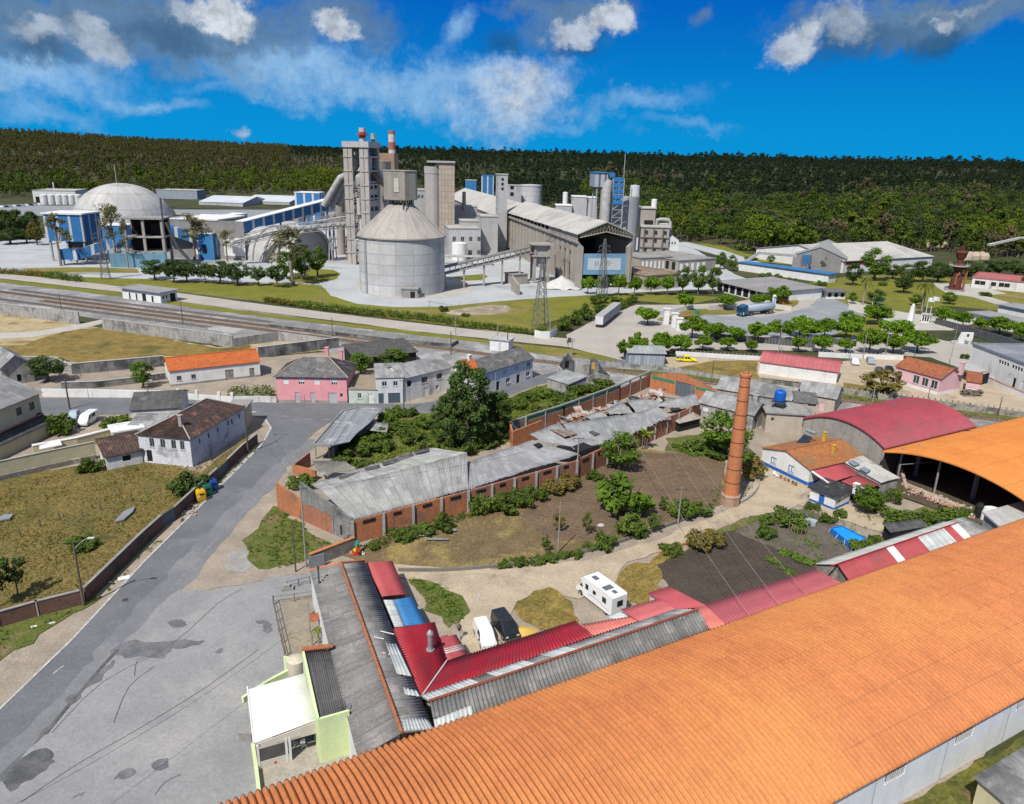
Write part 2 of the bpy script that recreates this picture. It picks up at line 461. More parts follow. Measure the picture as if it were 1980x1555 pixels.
def tag(o,label=None,cat=None,group=None,kind=None):
 if label:o['label']=label
 if cat:o['category']=cat
 if group:o['group']=group
 if kind:o['kind']=kind
 return o
def tg(name,label,cat,loc,rz=0.,group=None,scale=1.):

 o=bpy.data.objects.new(name,None);COL.objects.link(o);o.empty_display_size=.5
 o.location=loc;o.rotation_euler=(0,0,rz);o.scale=(scale,)*3 if not isinstance(scale,tuple)else scale
 WM[o.name]=Mx.LocRotScale(Vc(loc),o.rotation_euler,Vc(o.scale))
 return tag(o,label,cat,group)
def dup(root,loc,rz,label,scale=1.,group=None):

 r=root.copy();COL.objects.link(r);r.location=loc;r.rotation_euler=(0,0,rz)
 r.scale=(scale,)*3 if not isinstance(scale,tuple)else scale
 r['label']=label
 if group:r['group']=group
 def kids(src,dst):
  for ch in[c for c in src.children]:
   c=ch.copy();COL.objects.link(c);c.parent=dst;kids(ch,c)
 kids(root,r)
 return r
def frame(a,b):

 d=Vc(b)-Vc(a)
 return Vc((a[0],a[1],0)),math.atan2(d.y,d.x),math.hypot(d.x,d.y)
 # ------ ground
def lerp_tab(x,tab):
 if x<=tab[0][0]:return tab[0][1]
 for(a,va),(b,vb)in zip(tab,tab[1:]):
  if x<=b:return va+(vb-va)*(x-a)/(b-a)
 return tab[-1][1]
def sstep(x):
 x=max(0.,min(1.,x));return x*x*(3-2*x)
FEDGE=[(-70,900),(-42,850),(-30,800),(-12,760),(-6,720),(2,640),(8,560),(14,510),(22,480),(36,450),(70,430)]
def terr(x,y):
 r=math.hypot(x,y);az=math.degrees(math.atan2(x,y))
 if y<0 and r>1:az=70 if x>0 else-70
 d0=lerp_tab(az,FEDGE)
 t=(r-d0)/(1650-d0)
 z=(52-9*sstep((-6-az)/20))*sstep(t)**1.15
 if r>d0:
  k=min(1,(r-d0)/150)
  z+=k*(7.5*noise.noise((x*.006,y*.006,0))+3*noise.noise((x*.017,y*.017,3)))
  z+=50*sstep((r-2300)/1700)*math.exp(-((az+40)/17)**2)+8*sstep((r-2000)/1500)
 return z
def build_terrain():
 mb=MB();na=150
 rs=[6.,20,45,80,140,220,320,420]+[420+22*k for k in range(1,62)]+[1900,2050,2250,2500,2800,3150,3500,3900,4400,5200,6500,9000]
 az=[R(-75+150*k/na)for k in range(na+1)]
 full=[R(75+210*k/14)for k in range(1,14)]
 allaz=az+full
 n=len(allaz)
 ids=[[mb.P((r*math.sin(a),r*math.cos(a),terr(r*math.sin(a),r*math.cos(a))))for a in allaz]for r in rs]
 c=mb.P((0,0,0))
 for k in range(n):
  j=(k+1)%n
  mb.idx([c,ids[0][j],ids[0][k]],smooth=True)
  for i in range(len(rs)-1):mb.idx([ids[i][k],ids[i][j],ids[i+1][j],ids[i+1][k]],smooth=True)
 m=M('terrain_soil',(.04,.052,.016),(.075,.072,.024),sc=.05,c3=(.022,.034,.012),sc3=.02,world=True,grain=.25,gsc=12,bump=.3)
 mb.B('ground',m,kind='structure')
build_terrain()
GRASS_DRY=M('dry_grass',(.30,.21,.055),(.20,.145,.036),sc=.28,c3=(.12,.11,.026),sc3=.09,t3=(.5,.64),world=True,grain=.42,gsc=9,bump=.7)
GRASS_LEFT=M('rough_grass',(.22,.165,.048),(.15,.125,.036),sc=.22,c3=(.085,.09,.022),sc3=.07,t3=(.5,.66),world=True,grain=.5,gsc=11,bump=.8)
LAWN=M('lawn_grass',(.20,.19,.022),(.14,.15,.016),sc=.12,c3=(.22,.17,.045),sc3=.05,t3=(.56,.7),world=True,grain=.25,gsc=14,bump=.3)
MEADOW=M('meadow_grass',(.23,.19,.035),(.15,.155,.022),sc=.10,c3=(.27,.20,.085),sc3=.06,t3=(.5,.66),world=True,grain=.28,gsc=12,bump=.4)
WEEDS=M('weeds',(.085,.12,.018),(.145,.15,.032),sc=.6,c3=(.20,.15,.08),sc3=.3,t3=(.54,.64),world=True,grain=.4,gsc=8,bump=.8)
YARD=M('dusty_concrete',(.44,.455,.46),(.36,.375,.385),sc=.06,c3=(.25,.265,.28),sc3=.05,t3=(.56,.7),world=True,grain=.12,gsc=20)
YARD2=M('pale_dust',(.47,.44,.385),(.40,.38,.34),sc=.10,c3=(.33,.31,.28),sc3=.08,world=True,grain=.12,gsc=18)
ASPH=M('asphalt',(.162,.166,.178),(.13,.134,.145),sc=.16,c3=(.21,.213,.22),sc3=.07,t3=(.52,.7),world=True,grain=.16,gsc=26,bump=.15)
ASPH_OLD=M('worn_asphalt',(.285,.285,.285),(.24,.24,.242),sc=.14,c3=(.335,.325,.31),sc3=.06,t3=(.5,.66),world=True,grain=.14,gsc=26,bump=.2)
ASPH_PALE=M('pale_asphalt',(.42,.385,.34),(.36,.33,.295),sc=.08,c3=(.41,.36,.31),sc3=.04,t3=(.5,.66),world=True,grain=.12,gsc=20)
ASPH_BLUE=M('grey_asphalt',(.27,.285,.30),(.22,.235,.25),sc=.08,c3=(.34,.34,.335),sc3=.05,t3=(.54,.7),world=True,grain=.12,gsc=20)
TARPATCH=M('tar_patch',(.085,.088,.09),(.15,.15,.148),sc=.7,world=True,grain=.3,gsc=12,bump=.4)
GRAVEL=M('verge_gravel',(.36,.30,.235),(.28,.235,.185),sc=.25,c3=(.40,.33,.255),sc3=.12,world=True,grain=.22,gsc=16,bump=.4)
TRACKDIRT=M('dirt_track',(.47,.385,.275),(.39,.315,.225),sc=.3,c3=(.27,.23,.17),sc3=.15,t3=(.56,.68),world=True,grain=.2,gsc=14,bump=.4)
BROWN=M('dry_soil',(.205,.145,.072),(.145,.105,.05),sc=.3,c3=(.30,.225,.08),sc3=.11,t3=(.5,.64),world=True,grain=.35,gsc=10,bump=.7)
TILLED=M('tilled_soil',(.185,.125,.076),(.14,.098,.06),sc=.25,pat=('rows',.85,R(64)),world=True,grain=.3,gsc=10,bump=.7)
DARKSOIL=M('dark_soil',(.085,.065,.048),(.064,.05,.039),sc=.3,c3=(.085,.07,.055),sc3=.2,t3=(.55,.7),pat=('rows',.6,R(40)),world=True,grain=.3,gsc=12,bump=.6)
BALLAST=M('old_ballast',(.30,.295,.285),(.20,.20,.20),sc=.12,c3=(.42,.41,.40),sc3=.08,t3=(.5,.62),world=True,grain=.3,gsc=14,bump=.4)
BALLAST2=M('track_ballast',(.33,.27,.215),(.25,.20,.16),sc=.3,world=True,grain=.3,gsc=14,bump=.4)
SANDY=M('sandy_ground',(.46,.38,.25),(.38,.29,.15),sc=.13,c3=(.22,.16,.05),sc3=.1,t3=(.5,.62),world=True,grain=.25,gsc=12,bump=.5)
WHITELINE=M('road_paint',(.55,.55,.53),(.36,.36,.35),sc=1.2,world=True,grain=.25)
CONC=M('concrete',(.33,.32,.295),(.26,.25,.235),sc=.25,c3=(.18,.175,.165),sc3=.2,t3=(.55,.7),streak=(.9,.5,(.12,.118,.11)),grain=.15,bump=.15)
Cp=M('pale_concrete',(.45,.44,.42),(.38,.375,.36),sc=.15,streak=(.8,.45,(.25,.245,.235)),grain=.1)
def ctm(pts,n=6,closed=False):
 out=[];m=len(pts)
 for i in range(m if closed else m-1):
  p=[Vc(pts[(i+k)%m]if closed else pts[max(0,min(m-1,i+k))])for k in(-1,0,1,2)]
  for k in range(n):
   t=k/n
   out.append(.5*((2*p[1])+(p[2]-p[0])*t+(2*p[0]-5*p[1]+4*p[2]-p[3])*t*t+(3*p[1]-p[0]-3*p[2]+p[3])*t**3))
 if not closed:out.append(Vc(pts[-1]))
 return out
ZK=[0]
def zone(name,px,lvl,mat,jit=.25,curve=0,kind='structure',label=None,step=None):
 w=[G(x,y).to_2d()for x,y in px]
 if curve:w=ctm(w,curve,True)
 out=[]
 for i in range(len(w)):
  a,b=w[i],w[(i+1)%len(w)]
  L=(b-a).length;d=(a+b).length/2
  st=step or max(1.0,d*.014);k=max(1,min(400,int(L/st)))
  nrm=Vc((-(b-a).y,(b-a).x));nrm=nrm/(nrm.length or 1)
  for j in range(k):
   p=a.lerp(b,j/k)
   q=noise.noise((p.x*.5,p.y*.5,lvl*3.1))+.7*noise.noise((p.x*1.7,p.y*1.7,lvl))
   out.append(p+nrm*q*jit*1.4)
 ZK[0]+=1;z=.010+lvl*.011+ZK[0]*.0011
 mb=MB();v3=[Vc((p.x,p.y,z))for p in out]
 ids=[mb.P(v)for v in v3]
 for tri in tessellate_polygon([[Vc((p.x,p.y,0))for p in out]]):
  a,b,c=(out[k]for k in tri)
  cr=(b-a).cross(c-a)
  mb.idx([ids[k]for k in(tri if cr>0 else tri[::-1])])
 return mb.B(name,mat,kind=kind)
def strip(name,px,width,lvl,mat,curve=4,kind='structure',world=False):

 w=[Vc(p).to_2d()for p in px]if world else[G(x,y).to_2d()for x,y in px]
 if curve:w=[p.to_2d()if len(p)>2 else p for p in ctm(w,curve)]
 ZK[0]+=1;mb=MB();z=.010+lvl*.011+ZK[0]*.0011;L=[]
 for i,p in enumerate(w):
  d=(w[min(i+1,len(w)-1)]-w[max(i-1,0)]).normalized();n=Vc((-d.y,d.x))*width/2
  L.append((mb.P((p.x+n.x,p.y+n.y,z)),mb.P((p.x-n.x,p.y-n.y,z))))
 for a,b in zip(L,L[1:]):mb.idx([a[1],b[1],b[0],a[0]])
 return mb.B(name,mat,kind=kind)
 # --- the plant
zone('plant_yard',[(-60,480),(60,455),(200,440),(640,425),(900,425),(1230,450),(1325,470),(1420,530),(1500,560),(1340,560),(1225,566),(1120,576),(1000,582),(910,592),(760,595),(690,590),(650,577),(625,566),(330,556),(60,533),(-60,522)],1,YARD,.5)
zone('field',[(-80,380),(0,377),(62,377),(64,392),(0,395),(-80,398)],1,GRASS_DRY,1)
zone('car_park',[(-80,402),(0,397),(100,392),(160,400),(150,415),(60,418),(-80,420)],2,ASPH_BLUE,.5)
zone('quarry_floor',[(330,395),(560,385),(660,395),(640,425),(470,425),(340,415)],2,ASPH_BLUE,.8)
zone('lawn',[(-40,521),(60,526),(200,530),(330,540),(420,540),(560,548),(622,552),(640,572),(690,588),(760,594),(850,594),(960,583),(1080,574),(1220,567),(1340,572),(1400,575),(1330,590),(1230,582),(1150,606),(1085,630),(1035,650),(900,633),(800,621),(690,607),(500,583),(350,565),(230,553),(130,545),(-40,528)],3,LAWN,.4)
zone('bare_patch',[(850,610),(900,590),(1000,582),(1030,592),(1000,610),(960,618),(900,618)],4,MEADOW,.8,3)
zone('bare_patch',[(860,604),(930,592),(985,592),(975,605),(910,610)],5,M('bare_dust',(.33,.28,.20),(.25,.20,.13),sc=.2,c3=(.42,.39,.34),sc3=.15,t3=(.52,.6),world=True,grain=.2),.8,3)
zone('meadow',[(700,600),(760,598),(860,600),(1000,615),(1040,640),(1030,650),(900,633)],4,MEADOW,.6)
zone('lawn',[(552,536),(600,520),(645,522),(658,530),(650,540),(610,548),(560,546)],3,LAWN,.3)
zone('lawn',[(858,537),(935,530),(944,535),(930,542),(860,545)],3,LAWN,.2)
zone('silo_apron',[(690,548),(720,535),(860,535),(905,545),(912,560),(890,570),(830,577),(740,575),(700,565)],4,YARD2,.3,4)
zone('coal_dust',[(200,480),(330,470),(430,485),(420,510),(250,515),(200,505)],3,ASPH_BLUE,.8)
zone('lawn',[(40,519),(180,517),(265,520),(268,528),(120,527),(60,526)],4,MEADOW,.3)
zone('plant_road',[(100,529),(300,534),(410,539),(520,545),(520,549),(400,545),(280,540),(90,534)],5,YARD,.2)
# --- perimeter road and railway land
zone('railway_land',[(-60,540),(0,546),(230,566),(400,590),(640,622),(880,650),(1080,677),(1250,705),(1400,738),(1700,768),(2050,815),(2050,850),(1620,792),(1400,775),(1200,748),(1080,724),(880,706),(720,692),(560,672),(400,652),(155,612),(0,592),(-60,586)],2,BALLAST,.4)
zone('perimeter_road',[(-60,524),(0,528),(231,554),(347,567),(500,588),(700,613),(900,636),(1032,649),(1095,655),(1100,672),(944,656),(784,639),(707,628),(500,603),(360,585),(231,565),(0,539),(-60,534)],6,ASPH_PALE,.2)
zone('verge',[(-60,535),(0,540),(231,566),(360,586),(500,605),(700,629),(944,658),(1090,675),(1085,683),(940,664),(700,636),(500,612),(380,597),(225,573),(0,546),(-60,541)],5,LAWN,.4)
zone('verge',[(950,662),(1090,674),(1200,692),(1190,700),(1080,690),(1000,678),(945,668)],7,MEADOW,.5)
zone('sandy_yard',[(-60,584),(0,606),(155,628),(420,672),(560,660),(640,678),(500,690),(315,692),(150,706),(105,690),(-60,690)],4,SANDY,.6)
zone('dry_field',[(-60,672),(40,668),(130,640),(200,634),(300,650),(420,674),(480,668),(500,690),(315,690),(150,703),(105,692),(-60,690)],5,GRASS_DRY,1.0)
zone('path',[(-60,648),(0,645),(80,640),(150,628),(200,618),(205,625),(160,636),(60,653),(-60,658)],6,YARD2,.3)
# --- village streets
zone('village_ground',[(-60,730),(100,700),(330,700),(530,690),(700,675),(880,700),(1090,722),(1220,745),(1400,765),(1640,790),(2050,850),(2200,1100),(1700,1700),(-300,1800),(-300,930)],1,GRAVEL,.4)
zone('main_street',[(-60,776),(85,770),(300,769),(520,779),(700,781),(800,782),(930,764),(1005,736),(1060,722),(1110,712),(1200,690),(1245,700),(1180,714),(1100,730),(1040,745),(960,775),(830,802),(745,806),(680,790),(606,838),(553,900),(498,961),(400,1064),(321,1154),(87,1420),(0,1512),(-200,1720),(-330,1640),(0,1374),(139,1240),(283,1084),(399,969),(500,868),(516,848),(524,829),(516,812),(470,800),(300,800),(85,806),(-60,812)],5,ASPH,.12)
zone('edge_line',[(515,812),(526,829),(514,850),(501,868),(400,969),(284,1084),(140,1240),(0,1375),(-200,1540),(-203,1537),(-2,1372),(138,1237),(282,1082),(398,967),(499,866),(511,850),(522,829),(511,812)],8,WHITELINE,.0)
strip('edge_line',[(606,838),(553,900),(498,961),(400,1064),(330,1144)],.14,8,M('faded_paint',(.30,.30,.29),(.17,.17,.17),sc=1.5,world=True),3)
for a,b in(((545,806),(560,806)),((590,812),(606,812)),((625,813),(640,812)),((668,800),(700,800))):strip('lane_mark',[a,b],.16,8,WHITELINE,0)
strip('centre_line',[(103,1305),(124,1289)],.14,8,WHITELINE,0)
zone('worn_lane',[(600,850),(625,855),(560,905),(440,1040),(325,1170),(90,1415),(0,1500),(-40,1500),(60,1400),(260,1180),(400,1030),(520,910)],6,M('worn_lane',(.21,.212,.22),(.172,.175,.184),sc=.16,c3=(.23,.23,.23),sc3=.1,world=True,grain=.16,gsc=26),.5)
zone('parking_apron',[(321,1156),(345,1143),(400,1140),(480,1130),(560,1112),(602,1108),(700,1300),(760,1500),(700,1700),(-200,1800),(-150,1700),(0,1513),(87,1421)],6,ASPH_OLD,.35)
zone('dirt_verge',[(606,840),(640,850),(640,880),(610,888),(565,915),(545,940),(545,985),(530,1010),(560,1080),(600,1090),(604,1108),(560,1112),(480,1130),(400,1140),(330,1158),(322,1154),(400,1065),(498,962),(553,901)],4,GRAVEL,.3)
zone('weed_patch',[(532,978),(560,992),(600,1030),(642,1052),(620,1072),(590,1085),(560,1100),(500,1102),(476,1085),(474,1058),(500,1012)],7,WEEDS,.7)
zone('gravel_heap_floor',[(440,1075),(478,1060),(490,1095),(470,1110),(440,1105)],7,M('pale_gravel',(.36,.34,.32),(.29,.275,.255),sc=.5,world=True,grain=.25,gsc=12),.5)
zone('rough_field',[(-200,940),(0,925),(190,895),(330,880),(350,905),(390,915),(430,880),(480,842),(489,850),(400,946),(340,985),(260,1060),(172,1146),(0,1192),(-200,1240)],4,GRASS_LEFT,.2)
zone('verge_grass',[(-200,1240),(0,1190),(60,1180),(172,1152),(200,1155),(120,1200),(60,1245),(0,1280),(-200,1370)],7,WEEDS,.7)
strip('verge_grass',[(180,1150),(262,1070),(342,992),(402,952),(440,905),(490,858)],1.0,7,WEEDS,3)
zone('oil_stain',[(10,1505),(40,1465),(75,1452),(105,1458),(108,1475),(80,1500),(50,1512),(25,1530)],8,TARPATCH,.5,3)
STAIN=M('asphalt_stain',(.13,.132,.138),(.20,.202,.208),sc=.5,world=True,grain=.3,gsc=12)
for q in([(222,1262),(262,1242),(330,1240),(400,1240),(372,1252),(330,1255),(320,1275),(280,1272),(240,1276)],[(185,1308),(218,1278),(222,1292),(200,1306),(160,1340),(135,1366),(130,1364),(155,1338)],[(495,1203),(515,1205),(528,1213),(524,1222),(508,1222),(506,1210)],[(215,1512),(240,1488),(263,1492),(250,1505)],[(303,1480),(312,1470),(326,1472),(315,1484)],[(330,1207),(345,1200),(356,1206),(345,1214)],[(135,1545),(150,1532),(166,1534),(150,1548)],[(415,1259),(427,1257),(426,1262),(417,1263)]):
 zone('oil_stain',q,8,STAIN,.55,3)
strip('asphalt_seam',[(88,1422),(130,1370),(190,1300),(228,1258)],.35,9,TARPATCH,3)
for q in([(40,1555),(150,1480),(280,1405),(400,1330),(500,1258)],[(100,1420),(200,1320),(330,1250),(420,1170),(470,1140)],[(220,1400),(250,1330),(300,1290)],[(260,1310),(265,1280),(280,1275)],[(300,1540),(320,1515),(350,1500)]):strip('crack_and_cable_line',q,.045,9,TARPATCH,3)  # first line traces the cable over the parking, the others are cracks
zone('court_floor',[(540,1165),(610,1150),(650,1270),(560,1300),(545,1250)],7,M('court_earth',(.33,.28,.21),(.25,.215,.165),sc=.4,c3=(.12,.12,.05),sc3=.5,t3=(.58,.66),world=True,grain=.25,gsc=12,bump=.4),.2)
zone('court_floor',[(495,1490),(560,1440),(640,1430),(730,1440),(700,1560),(520,1600)],8,M('court_concrete',(.40,.36,.30),(.33,.30,.25),sc=.4,world=True,grain=.2,gsc=10),.2)
# --- gardens in the middle
zone('dry_plot',[(660,1075),(700,1058),(760,1020),(900,975),(1060,928),(1150,888),(1240,868),(1400,890),(1402,975),(1300,1010),(1160,1062),(1050,1082),(960,1094),(860,1102),(770,1095),(700,1090)],3,BROWN,.3)
zone('tilled_plot',[(1100,925),(1160,895),(1240,875),(1330,878),(1398,892),(1398,975),(1300,1008),(1180,1045),(1060,1045),(1010,1000),(1040,950)],4,TILLED,.4)
zone('vegetable_patch',[(1290,850),(1380,835),(1420,870),(1400,892),(1330,880),(1285,872)],5,WEEDS,.5)
zone('overgrown_plot',[(640,890),(750,800),(830,800),(960,778),(1040,748),(1110,735),(1190,760),(1080,800),(1030,840),(900,885),(830,870),(700,905)],4,WEEDS,.5)
zone('dirt_track',[(690,1098),(770,1093),(860,1102),(1000,1100),(1130,1085),(1280,1042),(1400,990),(1440,962),(1462,930),(1478,900),(1500,905),(1600,965),(1740,1010),(1700,1030),(1600,1000),(1545,978),(1450,1006),(1335,1050),(1215,1090),(1190,1110),(1185,1140),(1120,1160),(1060,1142),(1000,1165),(985,1200),(960,1280),(880,1290),(900,1225),(880,1175),(820,1130),(760,1110)],6,TRACKDIRT,.35)
zone('dry_grass_patch',[(1000,1165),(1055,1143),(1105,1165),(1120,1200),(1090,1215),(1040,1222),(1000,1195)],8,GRASS_DRY,1.)
zone('grass_patch',[(1190,1115),(1230,1090),(1300,1065),(1320,1065),(1262,1095),(1285,1130),(1300,1150),(1240,1180),(1205,1165)],7,GRASS_DRY,.9)
zone('green_patch',[(790,1120),(850,1130),(885,1160),(905,1170),(900,1200),(870,1215),(820,1170)],8,WEEDS,1.)
zone('green_patch',[(1330,1052),(1440,1005),(1480,1000),(1430,1022),(1330,1066)],8,WEEDS,.4)
zone('dark_plot',[(1256,1094),(1312,1072),(1435,1015),(1500,1040),(1600,1100),(1540,1125),(1380,1175),(1300,1145)],5,DARKSOIL,.25)
zone('garden_soil',[(1420,1030),(1450,1000),(1560,985),(1660,1040),(1620,1100),(1580,1100)],6,M('garden_soil',(.15,.125,.10),(.11,.09,.07),sc=.3,world=True,grain=.3,gsc=12,bump=.6),.4)
zone('green_patch',[(1730,1000),(1800,975),(1870,1000),(1840,1030),(1760,1040)],7,WEEDS,.5)
# --- right-hand side: forecourt, roads, park
zone('forecourt',[(1095,648),(1150,620),(1230,590),(1330,590),(1420,585),(1500,570),(1560,560),(1640,600),(1720,640),(1830,660),(2100,690),(2100,770),(1900,730),(1800,692),(1600,680),(1300,675),(1240,700),(1200,697),(1100,672)],3,ASPH_PALE,.3)
zone('turning_circle',[(1330,600),(1400,612),(1500,610),(1570,590),(1590,565),(1640,590),(1680,620),(1660,645),(1560,650),(1400,648),(1330,632),(1310,615)],4,ASPH_BLUE,.3,4)
zone('traffic_island',[(1310,605),(1350,598),(1420,600),(1440,605),(1400,610),(1340,608)],6,MEADOW,.3,3)
zone('traffic_island',[(1490,585),(1530,578),(1545,585),(1525,598),(1500,602)],6,MEADOW,.3,3)
zone('traffic_island',[(1275,616),(1330,606),(1360,610),(1330,620),(1280,622)],6,MEADOW,.3,3)
zone('park_lawn',[(1560,548),(1640,535),(1760,530),(1900,545),(2100,560),(2100,610),(1930,602),(1830,592),(1760,605),(1700,600),(1640,590),(1590,570)],4,LAWN,.4)
zone('park_lawn',[(1670,612),(1720,625),(1690,648),(1600,655),(1640,635)],5,LAWN,.3)
zone('park_lawn',[(1320,470),(1345,457),(1440,490),(1500,500),(1640,500),(1560,515),(1470,507),(1420,500)],3,LAWN,.5)
zone('lane',[(1300,470),(1325,468),(1400,485),(1470,508),(1560,525),(1540,532),(1440,512),(1380,492)],4,YARD,.3)
zone('paved_court',[(1800,548),(1880,550),(1990,580),(2100,600),(2100,620),(1960,600),(1880,575),(1830,568)],5,YARD2,.3)
zone('meadow',[(1905,572),(1990,565),(2100,570),(2100,610),(1990,598)],6,MEADOW,.3)
zone('footway',[(1640,580),(1720,600),(1800,612),(1890,625),(1840,640),(1760,640),(1700,615),(1640,600)],5,YARD2,.3)
zone('station_yard',[(1230,695),(1310,690),(1470,700),(1620,700),(1735,690),(1900,740),(2100,800),(2100,840),(1900,800),(1700,760),(1500,735),(1300,712)],4,TRACKDIRT,.4)
zone('dry_grass_patch',[(1310,712),(1380,698),(1465,698),(1465,735),(1380,726)],6,GRASS_DRY,.5)
zone('dry_grass_patch',[(1630,740),(1680,748),(1720,770),(1650,768),(1625,760)],6,GRASS_DRY,.5)
zone('embankment',[(1180,712),(1330,725),(1500,742),(1640,764),(1800,788),(2050,815),(2050,826),(1800,798),(1600,768),(1330,732),(1180,722)],4,WEEDS,.5)
zone('back_lane',[(1640,1700),(1753,1556),(1985,1421),(2200,1280),(2300,1500),(1900,1800)],5,M('back_grass',(.15,.14,.026),(.085,.095,.02),sc=.3,c3=(.2,.15,.06),sc3=.2,world=True,grain=.4,gsc=10,bump=.7),.3)
# --- railway tracks
STEEL=M('rusty_rail',(.14,.075,.045),(.22,.15,.11),sc=2.,grain=.2)
WOOD_OLD=M('old_sleeper',(.12,.095,.075),(.19,.16,.135),sc=1.5,grain=.3)
ta,tb=G(-40,560),G(1990,822)
td=(tb-ta).normalized();tn=Vc((-td.y,td.x,0));TL=(tb-ta).length
def track(off,s0,s1,label,rusty=True):
 o=ta+tn*off+td*s0;L=s1-s0
 t=tg('railway_track',label,'railway track',o,math.atan2(td.y,td.x),'railway tracks through the old station')
 b=MB();b.prism([(0,-1.7),(L,-1.7),(L,1.7),(0,1.7)],.0,.16);b.B('ballast_bed',BALLAST2 if rusty else BALLAST,t)
 s=MB()
 for k in range(int(L/.75)):s.box(k*.75,-1.25,.14,k*.75+.26,1.25,.24)
 tag(s.B('sleepers',WOOD_OLD,t),kind='stuff')
 for y in(-.84,.84):
  r=MB();r.box(0,y-.06,.24,L,y+.06,.40);r.B('rail',STEEL if rusty else M('dull_rail',(.16,.14,.13),(.24,.21,.19),sc=1.),t)
track(0,0,TL,'rusty main railway track running the whole width of the scene')
track(-4.6,40,TL*.52,'rusty second track beside the main line, nearer the houses')
track(5.0,10,TL*.40,'grey disused siding between the main line and the station building',False)
track(-9.6,0,TL*.36,'grey disused siding nearest the long concrete wall',False)
